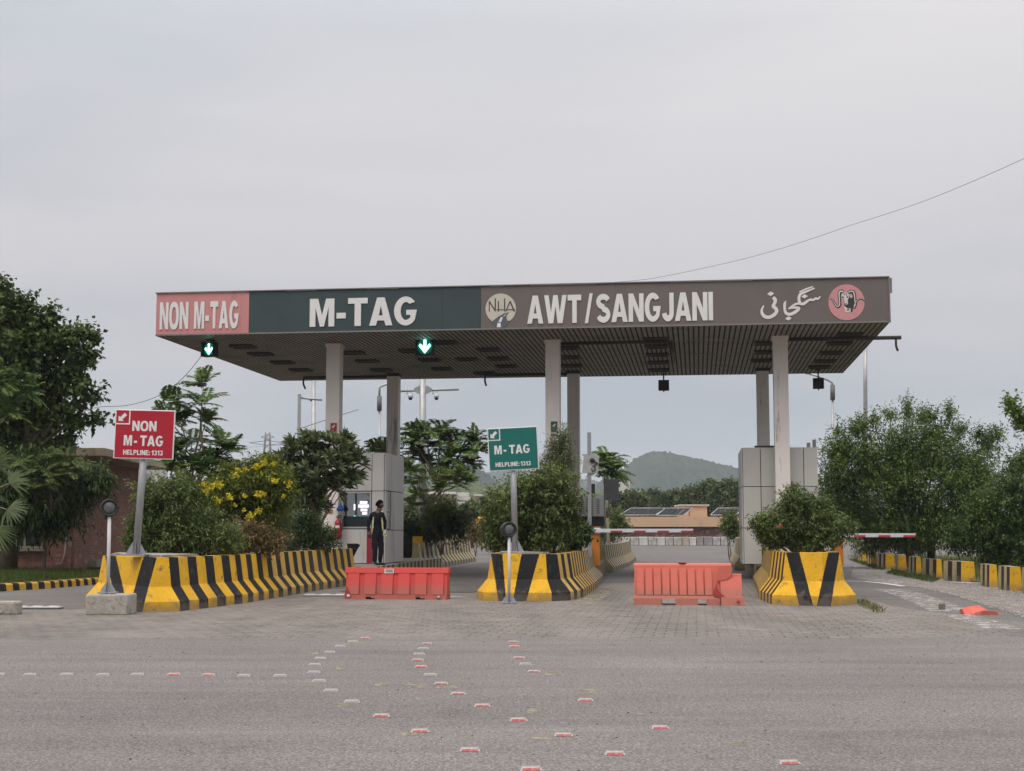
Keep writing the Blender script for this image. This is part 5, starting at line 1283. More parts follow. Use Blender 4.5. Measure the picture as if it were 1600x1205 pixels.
# camera mast behind
D = 52
t = thing('camera_mast', Vector((P(661, 800, D).x, D, 0)), 'tall grey mast with crossarm and two dome cameras behind the left booth', 'camera mast')
mb = MB(); b_ = P(661, 830, D); b_.z = 0; tp = P(660.5, 560, D); mb.tube([b_, b_.lerp(tp, .5), tp], [.17, .145, .11], 14); mb.build('mast', M_GALV, t)
mb = MB(); mb.tube([P(626, 611, D), P(717, 608.5, D)], .045, 8); mb.build('crossarm', M_GALV, t)
mb = MB()
for sx in (-1, 1): mb.shape([[(sx * .10, -.16), (sx * .30, -.06), (sx * .34, .06), (sx * .12, .18)][::sx]], P(661, 610, D) - Y_ * .02, X_, Z_, -Y_, .03)
mb.build('gusset_plate', M_GALV, t)
for xx in (641.5, 682):
    c = P(xx, 610, D); mb = MB(); mb.tube([c, c - Z_ * .10], .03, 8); mb.lathe(c - Z_ * .34, [(.06, .05), (.10, .10), (.10, .17), (.03, .22), (.03, .26)], 14); dc = mb.build('dome_camera', M_WHB, t)
    mb = MB(); mb.lathe(c - Z_ * .37, [(.0001, 0), (.05, .02), (.08, .07), (.08, .09)], 14); mb.build('dome', M_BLK, dc)
    mb = MB(); mb.tube([c + Z_ * .03 - X_ * .1, c - X_ * .14 - Z_ * .12, c - X_ * .02 - Z_ * .18], .014, 6); mb.build('cable', M_BLK, dc)
def lamp(px, ys, arm, D, label):
    b_ = P(px, 830, D); b_.z = 0
    t = thing('street_lamp', b_, label, 'street lamp', 'slim lamp posts behind the canopy')
    mb = MB(); mb.tube([b_, P(px, ys[1], D)], .05, 8); mb.build('post', M_GALV, t)
    mb = MB(); mb.tube([P(px, ys[1] + 1, D), P(px, ys[0], D)], .10, 10); mb.build('sleeve', mat('grey_sleeve', (.12, .125, .13), .5), t)
    mb = MB(); mb.tube([P(*q, D) for q in arm], .045, 8); ar = mb.build('arm', M_GALV, t)
    e_ = P(*arm[-1], D); f_ = (e_ - P(*arm[-2], D)).normalized(); mb = MB(); mb.box(e_ + f_ * .3, (.7, .22, .10), (f_, Y_, f_.cross(Y_) * -1), bev=.03); mb.build('lamp_head', M_CAB, ar)
lamp(592.8, (619, 641), [(592.8, 620), (592.8, 608), (594, 604.5), (604, 600.5), (612, 597)], 58, 'slim lamp post with right curving arm seen between the left columns')
lamp(1301, (602, 624), [(1301, 603), (1300, 598), (1294, 594), (1280, 589), (1262, 583)], 58, 'slim lamp post with left curving arm at the right end of the canopy')
pole('tall_pole', [Vector((P(1352, 830, 55).x, 55, 0)), P(1352, 600, 55), P(1352.5, 541, 55)], [.09, .08, .065], 'tall thin pole standing in the trees right of the canopy', group='thin poles behind the plaza')
D = 56
t = thing('camera_post', Vector((P(467, 830, D).x, D, 0)), 'square grey post with short side arm above the dark leaved tree', 'post')
b_ = P(467, 830, D); mb = MB(); tp = P(468, 616, D); mb.box(Vector((tp.x, D, tp.z / 2)), (.12, .12, tp.z)); mb.build('post', M_GALV, t)
mb = MB(); mb.tube([P(469, 621.5, D), P(503, 625, D)], .045, 8); mb.build('side_arm', M_GALV, t)
mb = MB(); mb.lathe(P(486, 627, D), [(.03, 0), (.05, .03), (.02, .09)], 8); mb.build('dome_camera', M_BLK, t)
pole('tall_pole', [Vector((P(490.3, 830, 60).x, 60, 0)), P(490.3, 590, 60)], [.11, .085], 'tall round pole rising behind the canopy edge left of the columns', group='thin poles behind the plaza')
# wires
def wire(pts, r, label):
    q = [P(*p) for p in pts]; out_ = []
    for i in range(len(q) - 1):
        p0, p1, p2, p3 = q[max(i - 1, 0)], q[i], q[i + 1], q[min(i + 2, len(q) - 1)]
        for j in range(6):
            t_ = j / 6; out_.append(0.5 * ((2 * p1) + (p2 - p0) * t_ + (2 * p0 - 5 * p1 + 4 * p2 - p3) * t_ * t_ + (3 * p1 - p0 - 3 * p2 + p3) * t_ ** 3))
    out_.append(q[-1]); mb = MB(); mb.tube(out_, r, 5); tag(mb.build('overhead_wire', M_PIPE), label, 'wire')
wire([(930, 443, 44), (1010, 436.5, 43), (1100, 419, 41), (1180, 400, 39), (1260, 376, 37), (1330, 352, 35), (1420, 323, 33), (1500, 292, 31), (1600, 248, 29), (1700, 200, 27), (1850, 118, 25), (2050, -10, 22.5)], .0055, 'thin black wire sweeping up right from the canopy roof')
wire([(317, 553, 36.6), (295, 581, 37.2), (268, 606, 38), (235, 624, 39), (195, 634, 40), (150, 637, 41), (108, 652, 41.5)], .008, 'thin wire sagging from the left lane signal to the roof pole')
wire([(468, 670, 56), (510, 656, 56), (560, 640, 57)], .012, 'short thin wire slanting behind the left front column')
# ------------------------------------------------------------------ far houses, walls, hills
M_BEI = mat('beige_render', (.40, .31, .215), .8, .06, .5, dirt=(.3, .235, .17), dirt_amt=.15, dscale=.6, streak=True)
M_WHR = mat('white_render', (.46, .45, .42), .8, .06, .5, dirt=(.33, .32, .3), dirt_amt=.15, dscale=.5, streak=True)
M_TAN = mat('tan_render', (.30, .255, .17), .8, .06, .5)
M_GRB = mat('grey_blockwork', (.27, .265, .26), .9, .15, 2)
M_BLU = mat('blue_grey_render', (.10, .12, .15), .7, .1)
M_PV = mat('solar_cells', (.028, .031, .036), .7, .15, spec=.08)
def px_box(mb, x0, y0, x1, y1, D, dep, m=0, zb=None):
    a_, b_ = P(x0, y0, D), P(x1, y1, D); z1 = a_.z; z0 = b_.z if zb is None else zb
    mb.box(Vector(((a_.x + b_.x) / 2, D + dep / 2, (z0 + z1) / 2)), (b_.x - a_.x, dep, z1 - z0), m=m)
def px_win(par, x0, y0, x1, y1, D, fr=None, nm='window'):
    a_, b_ = P(x0, y0, D), P(x1, y1, D); c = (a_ + b_) / 2 - Y_ * .02; mb = MB()
    if fr: frame(mb, c, b_.x - a_.x, a_.z - b_.z, .12, .12, (X_, Y_, Z_)); f = mb.build(nm, fr, par); mb = MB(); mb.box(c - Y_ * .0, (b_.x - a_.x - .24, .04, a_.z - b_.z - .24)); mb.build('pane', M_TINT, f)
    else: mb.box(c, (b_.x - a_.x, .05, a_.z - b_.z)); mb.build(nm, M_TINT, par)
# solar-roofed hall
D = 131
h = thing('roadside_hall', (P(1060, 840, D).x, D + 5, 0), 'long low brick and beige hall with solar panels on its roof', 'building')
mb = MB(); px_box(mb, 930, 823.4, 1260, 0, D + .4, 14, zb=0); mb.build('wall', brick_mat('hall_brick', (.15, .062, .05), (.115, .05, .042), (.12, .085, .075), .5, .16, .8), h)
mb = MB(); px_box(mb, 925, 807.5, 1262, 823.2, D, 15); mb.build('parapet', mat('peach_render', (.50, .335, .215), .8, .05, .3, dirt=(.40, .27, .18), dirt_amt=.12, dscale=.4), h)
mb = MB(); px_box(mb, 1066, 790.5, 1105, 807.5, D + 4, 4); q = mb.build('stair_room', MATS['peach_render'], h)
mb = MB(); px_box(mb, 1062, 788.3, 1108, 790.6, D + 3.8, 4.6); mb.build('roof_slab', M_WHR, q)
def solar(x0, x1, yt, yb, D_, skew, n_):
    mb = MB(); a_, b_ = P(x0, yb, D_), P(x1, yb, D_); c_, d_ = P(x0 + skew, yt, D_ + 1.6), P(x1 + skew, yt, D_ + 1.6)
    z_ = lambda s, t: a_.lerp(b_, s).lerp(c_.lerp(d_, s), t)
    for k in range(n_):
        s0, s1 = (k + .06) / n_, (k + .94) / n_; mb.face([z_(s0, .08), z_(s1, .08), z_(s1, .94), z_(s0, .94)])
    o = mb.build('solar_array', M_PV, h, norm=False); mb = MB()
    for p, q in ((z_(0, 0), z_(1, 0)), (z_(0, 1), z_(1, 1)), (z_(0, 0), z_(0, 1)), (z_(1, 0), z_(1, 1))): mb.tube([p, q], .045, 5)
    for s in (.1, .5, .9): q = z_(s, .95); mb.tube([q, Vector((q.x, q.y, P(1000, 806, D_).z))], .06, 5); 
    mb.build('frame', M_GALV, o)
solar(968, 1024, 794, 805, D + 1, 18, 7); solar(1026, 1068, 794, 805.5, D + .6, 14, 4); solar(1110, 1150, 794, 805, D + 1, 12, 5)
# painted stone blocks in front of it
r_ = random.Random(5); D = 124
SB = [mat('block_white', (.50, .49, .47), .85, .25, 2.2), mat('block_grey', (.26, .25, .24), .9, .3, 2), mat('block_beige', (.40, .33, .26), .85, .2, 2), mat('block_marbled', (.36, .35, .33), .85, .5, 3)]
nm_ = ['white', 'grey', 'beige', 'marbled grey']
x = 944; k = 0; ordw = ORD + ['fifteenth', 'sixteenth', 'seventeenth', 'eighteenth']
while x < 1150:
    wd = r_.uniform(11, 14.5); ci = r_.choice([0, 3, 2, 3, 2, 0, 1])
    mb = MB(); a_, b_ = P(x + .4, 839 + r_.uniform(-.5, .5), D), P(x + wd - .4, 853, D); mb.box(Vector(((a_.x + b_.x) / 2, D + .3, a_.z / 2)), (b_.x - a_.x, .6, a_.z), bev=.05)
    tag(mb.build('roadside_block', SB[ci]), f'{nm_[ci]} painted roadside block below the brick hall, {ordw[k]} from the left end', 'roadside block', 'row of pale blocks along the far road'); x += wd; k += 1
# beige houses left of the middle island
D = 112
h = thing('flat_roofed_house', (P(690, 830, D).x, D + 5, 0), 'beige flat roofed house with white framed window left of the middle bush', 'house')
mb = MB(); px_box(mb, 600, 787, 683, 0, D - 1, 8, zb=0); px_box(mb, 684, 790, 775, 0, D, 9, zb=0); mb.build('wall', M_TAN, h)
mb = MB(); px_box(mb, 596, 785, 684.5, 788, D - 1.3, 9); px_box(mb, 683, 784, 778, 793, D - .35, 9.6); mb.build('roof_band', M_WHR, h)
mb = MB(); px_box(mb, 655, 770, 706, 784, D + 3, 5); px_box(mb, 742, 774, 768, 784, D + 3, 4); px_box(mb, 664, 776, 682, 784, D + 2.8, .2, 1); mb.build('upper_floor', [M_TAN, M_SEAM], h)
mb = MB(); px_box(mb, 652, 768.5, 712, 772, D + 2.6, 6); px_box(mb, 740, 772.3, 770, 774.8, D + 2.6, 5); mb.build('upper_roof', M_WHR, h)
mb = MB(); px_box(mb, 714, 769.5, 732, 776, D + 5, 2); px_box(mb, 700, 776.3, 735, 782, D + 4, 2); mb.build('white_tank', M_WHR, h)
px_win(h, 709, 793.5, 726, 812, D, M_WHR); px_win(h, 670, 776, 678, 783, D + 2.8); px_win(h, 749, 778, 754, 783, D + 3)
D = 74
ex_ = thing('excavator', (P(757, 830, D).x, D, 0), 'small yellow excavator half hidden behind the middle bush', 'excavator')
M_EXY = mat('machine_yellow', (.48, .24, .02), .5, .1)
mb = MB(); mb.tube([P(764, 822, D), P(757, 811, D), P(747, 812, D)], [.16, .2, .14], 6); mb.tube([P(747, 812, D), P(746, 822, D)], [.13, .09], 6); mb.build('boom', M_EXY, ex_)
mb = MB(); mb.box(P(768, 822, D), (.9, 1.4, .7), bev=.08); mb.box(P(771, 812, D), (.6, .8, .7), bev=.06); mb.build('body', M_EXY, ex_)
mb = MB(); mb.box(P(768, 831, D), (1.3, 1.6, .35), bev=.1); mb.box(P(768, 836, D) , (1.5, 1.7, .3), bev=.1); mb.build('track', M_BLK, ex_)
mb = MB(); mb.shape([[(-.2, -.15), (.2, -.2), (.25, .15), (-.1, .2)]], P(746, 824, D), X_, Z_, -Y_, .3); mb.build('bucket', M_BLK, ex_)
# left background buildings
D = 78
h = thing('white_building', (P(225, 830, D).x, D + 4, 0), 'white building with blockwork wall glimpsed left of the red sign pole', 'building')
mb = MB(); px_box(mb, 196, 722, 242, 0, D + 3, 6, zb=0); mb.build('wall', M_WHR, h); mb = MB(); px_box(mb, 198, 738, 238, 0, D, 2.8, zb=0); mb.build('block_wall', M_GRB, h)
mb = MB(); px_box(mb, 236, 742, 264, 0, D + 1, 1.9, zb=0); mb.build('side_wall', M_WHR, h); px_win(h, 233, 746, 237, 752, D); px_win(h, 233, 758, 237, 764, D)
D = 190
h = thing('blue_grey_block', (P(340, 830, D).x, D, 0), 'dark blue grey block behind the yellow flowering bush', 'building'); mb = MB(); px_box(mb, 318, 746, 353, 0, D, 10, zb=0); mb.build('wall', M_BLU, h); mb = MB(); px_box(mb, 352, 738, 356, 0, D - .5, 1.5, zb=0); mb.build('corner_pier', M_WHR, h)
D = 420
h = thing('tower_block', (P(385, 830, D).x, D, 0), 'distant pale apartment tower with dark rooftop box above the yellow flowers', 'building')
mb = MB(); px_box(mb, 371, 717, 381, 0, D, 14, zb=0); px_box(mb, 379, 722, 406, 0, D + 2, 14, 1, zb=0); mb.build('wall', [M_WHR, M_GRB], h); mb = MB(); px_box(mb, 381, 715.5, 389, 719.5, D, 4); mb.build('rooftop_box', M_BLU, h); mb = MB(); px_box(mb, 381, 719.6, 389, 721.5, D - 1, 5); mb.build('roof_ledge', M_WHR, h)
for k in range(5): px_win(h, 373.2, 724 + k * 9, 379, 728 + k * 9, D)
D = 230
h = thing('white_villa', (P(1000, 790, D).x, D, 0), 'tiny white houses at the foot of the hill beyond the notice board', 'building')
mb = MB(); px_box(mb, 962, 752, 978, 0, D, 8, zb=0); px_box(mb, 984, 768, 997, 0, D + 20, 8, zb=0); mb.build('wall', M_WHR, h); mb = MB(); px_box(mb, 971, 743, 977, 752, D + 1, 3); mb.build('stair_room', M_WHR, h); px_win(h, 965, 756, 969, 761, D)
# pylon
D = 640; t = thing('power_pylon', (P(418, 830, D).x, D, 0), 'distant steel lattice power pylon left of the canopy', 'pylon'); mb = MB()
zt = P(418, 676, D).z; za = P(418, 692, D).z; cxp = P(418, 692, D).x; zw = P(418, 716, D).z
def leg(z): return 1.0 + (zt - z) * .13 if z < zw else .9 + (zt - z) * .06
zs = [0, zw * .4, zw * .7, zw, (zw + za) / 2, za, zt]
for sx in (-1, 1):
    for sy in (-1, 1):
        mb.tube([Vector((cxp + sx * leg(z), D + sy * leg(z), z)) for z in zs], .28, 4)
    for i in range(len(zs) - 1): mb.tube([Vector((cxp + sx * leg(zs[i]), D - leg(zs[i]), zs[i])), Vector((cxp - sx * leg(zs[i + 1]), D - leg(zs[i + 1]), zs[i + 1]))], .16, 4)
for z, hw in ((za, 8.2), (P(418, 683, D).z, 3)): 
    for sx in (-1, 1): mb.tube([Vector((cxp, D, z + 1)), Vector((cxp + sx * hw, D, z))], .2, 4); mb.tube([Vector((cxp, D, z - 1.2)), Vector((cxp + sx * hw, D, z))], .2, 4)
mb.build('lattice', M_CAB, t)
mb = MB(); mb.tube([Vector((cxp + 8, D, za - 1)), Vector((cxp - 20, D, za - 2.6)), Vector((cxp - 60, D, za - 4))], .09, 4); mb.tube([Vector((cxp + 8, D, za - 1)), Vector((cxp + 60, D, za - 4))], .09, 4); mb.build('power_line', M_CAB, t)
# hills
def hill_mat(name, a, b_, s=.02):
    m = bpy.data.materials.new(name); m.use_nodes = True; t, b, n, l = nodes(m)
    co = n('ShaderNodeTexCoord').outputs['Object']
    c = ramp(t, noise(t, co, s, 8, .68), [(.36, a), (.62, b_)]); g = ramp(t, noise(t, co, s * 9, 5, .75), [(.35, (.55,) * 3), (.65, (1.45,) * 3)])
    l(mixc(t, 1.0, c, g, 'MULTIPLY'), b.inputs['Base Color']); b.inputs['Roughness'].default_value = 1; b.inputs['Specular IOR Level'].default_value = 0
    return m
def hill(name, prof, D, depth, rough, m, label=None, seed=1):
    px = np.array([p[0] for p in prof], float); py = np.array([p[1] for p in prof], float)
    nx, ny = 260, 60; rg = np.random.default_rng(seed)
    xs = np.linspace(px[0], px[-1], nx); hz = np.interp(xs, px, py)
    zr = np.array([P(x, y, D).z for x, y in zip(xs, hz)]); X = np.array([P(x, 700, D).x for x in xs])
    v = []
    ph = rg.uniform(0, 6.28, (12,)); fr_ = rg.uniform(.4, 3, (12,))
    for j in range(ny):
        s = j / (ny - 1) * 2 - 1
        prof_ = max(0.0, 1 - abs(s) ** 1.25)
        gul = sum(np.sin(X / (depth * .09) * f + s * 5 * math.sin(p) + p) for f, p in zip(fr_, ph)) / 12
        z = zr * prof_ * (1 + .10 * gul * (1 - prof_)) + (rg.normal(0, rough, nx) if prof_ > 0 else 0) * (1 if abs(s) > .02 else .5)
        v.append(np.stack([X + (rg.uniform(-1, 1, nx) * rough), np.full(nx, D + s * depth) + 0 * X, np.maximum(z, -1)], 1))
    v = np.concatenate(v); q = [(j * nx + i, j * nx + i + 1, (j + 1) * nx + i + 1, (j + 1) * nx + i) for j in range(ny - 1) for i in range(nx - 1)]
    o = npmesh(name, v, q, m, smooth=True); tag(o, kind='structure'); return o
M_HILL = hill_mat('hill_scrub', (.020, .034, .024), (.046, .058, .040), .02)
hill('hill', [(880, 800), (920, 765), (950, 745), (975, 731), (990, 718), (1008, 708.5), (1024, 704.5), (1042, 707), (1080, 715.5), (1110, 722), (1150, 734), (1220, 756), (1300, 778), (1400, 790), (1520, 800)], 1500, 420, 1.1, M_HILL, seed=3)
hill('hill', [(400, 800), (520, 778), (600, 745), (660, 722), (700, 714), (735, 727), (757, 737), (775, 752), (800, 772), (850, 800)], 1250, 300, .9, M_HILL, seed=5)
hill('hill', [(560, 790), (700, 756), (760, 738), (800, 735), (840, 736), (890, 745), (930, 752), (1000, 775), (1060, 800)], 2100, 400, 1.4, M_HILL, seed=7)
hill('hill', [(100, 812), (300, 800), (420, 790), (560, 775), (650, 762), (720, 756), (800, 757), (860, 762), (960, 772), (1060, 783), (1200, 797), (1400, 806)], 640, 170, .9, hill_mat('hill_woods', (.040, .06, .024), (.095, .11, .05), .05), seed=9)

# ------------------------------------------------------------------ guard
D = 35.7; pcx = P(590, 883, D); foot = Vector((pcx.x, D, PLZ))
u_ = m_px(1, D)
person = thing('person', foot, 'person in dark uniform with pale yellow reflective straps, standing by the left booth', 'person')
M_SKIN = mat('skin', (.105, .055, .038), .6, .05); M_UNI = mat('dark_uniform', (.011, .011, .016), .9, .2, 8, spec=.1); M_TRO = mat('dark_trousers', (.016, .016, .021), .9, .15, 6, spec=.1); M_SHOE = mat('black_shoes', (.012, .011, .011), .5)
M_HAIR = mat('black_hair', (.005, .005, .005), .9, spec=.05); M_VEST = mat('reflective_strap', (.50, .53, .22), .5, .1); M_GLOVE = mat('pale_glove', (.45, .47, .30), .7)
def q3(px, py, y=0.0): return ((px - 590) * u_, y, (883 - py) * u_ * (1.62 / (100 * u_)))
V, E, R = [], [], []
def node(p, r, par=None):
    V.append(p); R.append((r[0] * 1.0, r[1] * 1.0)); 
    if par is not None: E.append((par, len(V) - 1))
    return len(V) - 1
hip = node(q3(590, 834), (.138, .11)); bel = node(q3(589.5, 826), (.128, .10), hip); che = node(q3(589, 814), (.168, .12), bel); chu = node(q3(589, 806.5), (.158, .10), che)
nk = node(q3(590.5, 800), (.058, .058), chu); hd0 = node(q3(592, 796, -.0), (.066, .072), nk); hd1 = node(q3(593, 791), (.085, .078), hd0); hd2 = node(q3(592.5, 786.5), (.082, .075), hd1); hd3 = node(q3(592, 783.5), (.045, .045), hd2)
nose = node(q3(598.4, 792, -.02), (.014, .014), hd1); chin = node(q3(596.5, 797, -.02), (.026, .03), hd0)
ear = node(q3(592, 792, -.085), (.016, .012), hd1)
# image-left arm (his right)
s1 = node(q3(580.5, 805.5, -.02), (.068, .066), chu); e1 = node(q3(576, 820, -.05), (.054, .054), s1); w1 = node(q3(576.5, 832, -.10), (.030, .030), e1); h1 = node(q3(577, 836, -.12), (.034, .020), w1)
s2 = node(q3(597.3, 805.5, .05), (.064, .064), chu); e2 = node(q3(600.6, 819, .04), (.052, .052), s2); w2 = node(q3(601, 830, -.02), (.029, .029), e2); h2 = node(q3(601.5, 834, -.04), (.034, .022), w2)
def hand(h_, base, dirs, r=.009):
    for k, (ox, oy, L_) in enumerate(dirs):
        b0 = Vector(V[base]); a_ = node(tuple(b0 + Vector((ox, oy, -.028))), (r, r), h_); b1 = node(tuple(b0 + Vector((ox * 1.15, oy * 1.1 - .008, -.028 - L_ * .55))), (r, r), a_); node(tuple(b0 + Vector((ox * 1.05, oy - .028, -.028 - L_ * .95))), (r * .85, r * .85), b1)
hand(h1, h1, [(-.030, 0, .060), (-.010, 0, .070), (.010, 0, .066), (.029, 0, .05)]); th_ = node(tuple(Vector(V[h1]) + Vector((.045, -.02, -.02))), (.010, .010), h1); node(tuple(Vector(V[h1]) + Vector((.055, -.04, -.05))), (.009, .009), th_)
hand(h2, h2, [(-.028, 0, .058), (-.010, 0, .068), (.010, 0, .064), (.028, 0, .05)]); th_ = node(tuple(Vector(V[h2]) + Vector((-.042, -.02, -.02))), (.010, .010), h2); node(tuple(Vector(V[h2]) + Vector((-.05, -.035, -.05))), (.009, .009), th_)
for sx, kx, ax_, y_ in ((585.6, 585.8, 586.2, -.04), (594.2, 594.8, 593.6, .06)):
    l0 = node(q3(sx, 838, y_), (.092, .095), hip); l1 = node(q3(kx, 858, y_ - .02), (.070, .075), l0); l2 = node(q3(ax_, 877.5, y_), (.055, .058), l1); f0 = node(q3(ax_ + 1.0, 880.6, y_ - .01), (.044, .038), l2); f1 = node(q3(ax_ + 6.5, 881.3, y_ - .05), (.040, .028), f0); node(q3(ax_ + 9.0, 881.6, y_ - .06), (.03, .022), f1)
me = bpy.data.meshes.new('body'); me.from_pydata(V, E, []); me.update()
body = bpy.data.objects.new('body', me); COL.objects.link(body)
sk = body.modifiers.new('skin', 'SKIN'); sk.use_smooth_shade = True
for k, d in enumerate(me.skin_vertices[0].data): d.radius = R[k]; d.use_root = (k == hip)
sb_ = body.modifiers.new('sub', 'SUBSURF'); sb_.levels = 2; sb_.render_levels = 2
dg = bpy.context.evaluated_depsgraph_get(); bm2 = bpy.data.meshes.new_from_object(body.evaluated_get(dg)); bpy.data.objects.remove(body)
for m_ in (M_SKIN, M_UNI, M_TRO, M_SHOE, M_GLOVE): bm2.materials.append(m_)
bm2.name = 'body'
from mathutils import noise as mn
for v_ in bm2.vertices:
    if .08 < v_.co.z < 1.30:
        q_ = Vector((v_.co.x * 9, v_.co.y * 9, v_.co.z * 5)); v_.co += v_.normal * (mn.noise(q_) * .016 + mn.noise(q_ * 2.7) * .008)
h1z, h2z = V[w1][2], V[w2][2]
for p in bm2.polygons:
    c = p.center; s_ = 1.62 / 100
    if c.z > (883 - 801.5) * s_: k = 0
    elif c.x < -.14 and c.z < h1z + .01 and c.z > .55: k = 0
    elif c.x > .13 and c.z < h2z + .02 and c.z > .55: k = 4
    elif c.z > (883 - 829) * s_: k = 1
    elif c.z > .085: k = 2
    else: k = 3
    p.material_index = k; p.use_smooth = True
body = bpy.data.objects.new('body', bm2); COL.objects.link(body); body.parent = person
hc = foot + Vector(q3(592.3, 788.2)); mb = MB()
rows = []
for a in range(7):
    ph = a / 6 * math.pi * .56
    rows.append([hc + Vector((math.cos(t_) * math.sin(ph) * .098 - .010 * (a / 6), math.sin(t_) * math.sin(ph) * .094, math.cos(ph) * .095 + .0 - (.045 * (a / 6) if math.cos(t_) < .2 else -.012 * (a / 6)))) for t_ in [2 * math.pi * j / 18 for j in range(18)]])
mb.grid(rows, 0, True); mb.build('hair', M_HAIR, person)
def strap(pts, wd, nm='reflective_strap', m=M_VEST):
    mb = MB(); q = [foot + Vector(p) for p in pts]; L_, R_2 = [], []
    for k in range(len(q)):
        t_ = (q[min(k + 1, len(q) - 1)] - q[max(k - 1, 0)]).normalized(); n_ = t_.cross(Y_).normalized() * wd / 2
        L_.append(q[k] + n_); R_2.append(q[k] - n_)
    bk = [[p + Y_ * .03 for p in L_], L_, R_2, [p + Y_ * .03 for p in R_2]]; mb.grid(bk, 0, smooth=False); mb.build(nm, m, person)
strap([q3(584.5, 803.5, -.08), q3(583.5, 810, -.135), q3(583, 820, -.135), q3(581.5, 829, -.125), q3(580.8, 836, -.11)], .026)
strap([q3(594.5, 803.5, -.065), q3(596.2, 811, -.10), q3(597.5, 820, -.10), q3(598, 829, -.08)], .03)
mb = MB(); rows = [[foot + Vector(q3(589.8, y_)) + Vector((math.cos(t_) * .137, math.sin(t_) * .108, 0)) for t_ in [2 * math.pi * j / 20 for j in range(20)]] for y_ in (829.5, 826.5)]; mb.grid(rows, 0, True); mb.build('belt', M_SHOE, person)
ph_ = foot + Vector(q3(578.5, 838.5, -.14)); mb = MB(); mb.box(ph_, (.085, .03, .10), bev=.008); mb.tube([ph_ + Z_ * .05 + X_ * .03, ph_ + Z_ * .12 + X_ * .03], .008, 6); tag(mb.build('handheld_radio', M_BLK), 'small dark handheld radio held in the guard\'s lowered hand', 'radio')
# ------------------------------------------------------------------ vegetation
def nrm(a): return a / np.maximum(np.linalg.norm(a, axis=-1, keepdims=True), 1e-9)
def leafquads(pos, d, up, L, W, fold=.12, droop=0.0):
    # one pointed leaf per row: base, side, tip, side
    n = len(pos); L = np.broadcast_to(np.asarray(L, float), (n,))[:, None]; W = np.broadcast_to(np.asarray(W, float), (n,))[:, None]
    d = nrm(d); s = nrm(np.cross(d, up)); nn = np.cross(s, d)
    v0 = pos; v2 = pos + d * L - np.array([0, 0, 1]) * L * droop
    mid = pos + d * L * .46
    v1 = mid + s * W / 2 + nn * W * fold; v3 = mid - s * W / 2 + nn * W * fold
    V = np.stack([v0, v1, v2, v3], 1).reshape(-1, 3); Q = np.arange(4 * n).reshape(-1, 4)
    return V, Q
def merge(parts):
    vs, qs, o = [], [], 0
    for v, q in parts: vs.append(v); qs.append(q + o); o += len(v)
    return np.concatenate(vs), np.concatenate(qs)
def clump_points(rg, c, r, n, inner=.45, flat=None):
    d = nrm(rg.normal(size=(n, 3))); rad = (inner + (1 - inner) * rg.uniform(size=(n, 1)) ** .6) * (1 + .16 * rg.normal(size=(n, 1)))
    lob = sum(np.sin(d @ rg.normal(size=3) * f_ + rg.uniform(0, 6)) for f_ in (3, 5, 7, 9)) / 4
    rad = rad * (1 + .30 * lob[:, None]); rad = np.where(rg.uniform(size=(n, 1)) < .07, rad * rg.uniform(1.1, 1.5, (n, 1)), rad)
    return np.array(c) + d * rad * np.array(r), d
def broadleaf(rg, clumps, per, twig, k, L, W, up=.35, rnd_=.55, droop=.15, hang=0.0):
    # clumps: (centre, radii, weight); leaves alternate along short twigs
    out_ = []
    for c, r, wgt in clumps:
        n = max(6, int(per * wgt)); p, d = clump_points(rg, c, r, n)
        td = nrm(nrm(d * np.array([1, 1, 1]) / 1.0) + np.array([0, 0, up]) + rg.normal(size=(n, 3)) * rnd_)
        tl = twig * rg.uniform(.6, 1.3, size=(n, 1))
        for j in range(k):
            t = (j + rg.uniform(0, .6, size=(n, 1))) / k
            pos = p + td * tl * (t - .5) - np.array([0, 0, 1]) * hang * tl * t * t
            sd = nrm(np.cross(td, rg.normal(size=(n, 3)))) * (1 if j % 2 else -1)
            ld = nrm(td * .55 + sd * .9 + rg.normal(size=(n, 3)) * .25 - np.array([0, 0, 1]) * hang)
            upv = nrm(np.array([0, 0, 1.0]) + rg.normal(size=(n, 3)) * .45)
            out_.append(leafquads(pos, ld, upv, L * rg.uniform(.65, 1.2, n), W * rg.uniform(.7, 1.2, n), droop=droop))
    return merge(out_)
def rosettes(rg, p, d, k, L, W, spread=.9, droop=.2):
    out_ = []; n = len(p); t = nrm(np.cross(d, rg.normal(size=(n, 3)))); b = np.cross(d, t)
    for j in range(k):
        a = 2 * math.pi * j / k * 1.618 + rg.uniform(0, .6, (n, 1)); tilt = rg.uniform(.25, 1.15, (n, 1)) * spread
        ld = d * np.cos(tilt) + (t * np.cos(a) + b * np.sin(a)) * np.sin(tilt)
        out_.append(leafquads(p + ld * .02, ld, d + rg.normal(size=(n, 3)) * .1, L * rg.uniform(.7, 1.15, n), W * rg.uniform(.8, 1.1, n), droop=droop))
    return merge(out_)
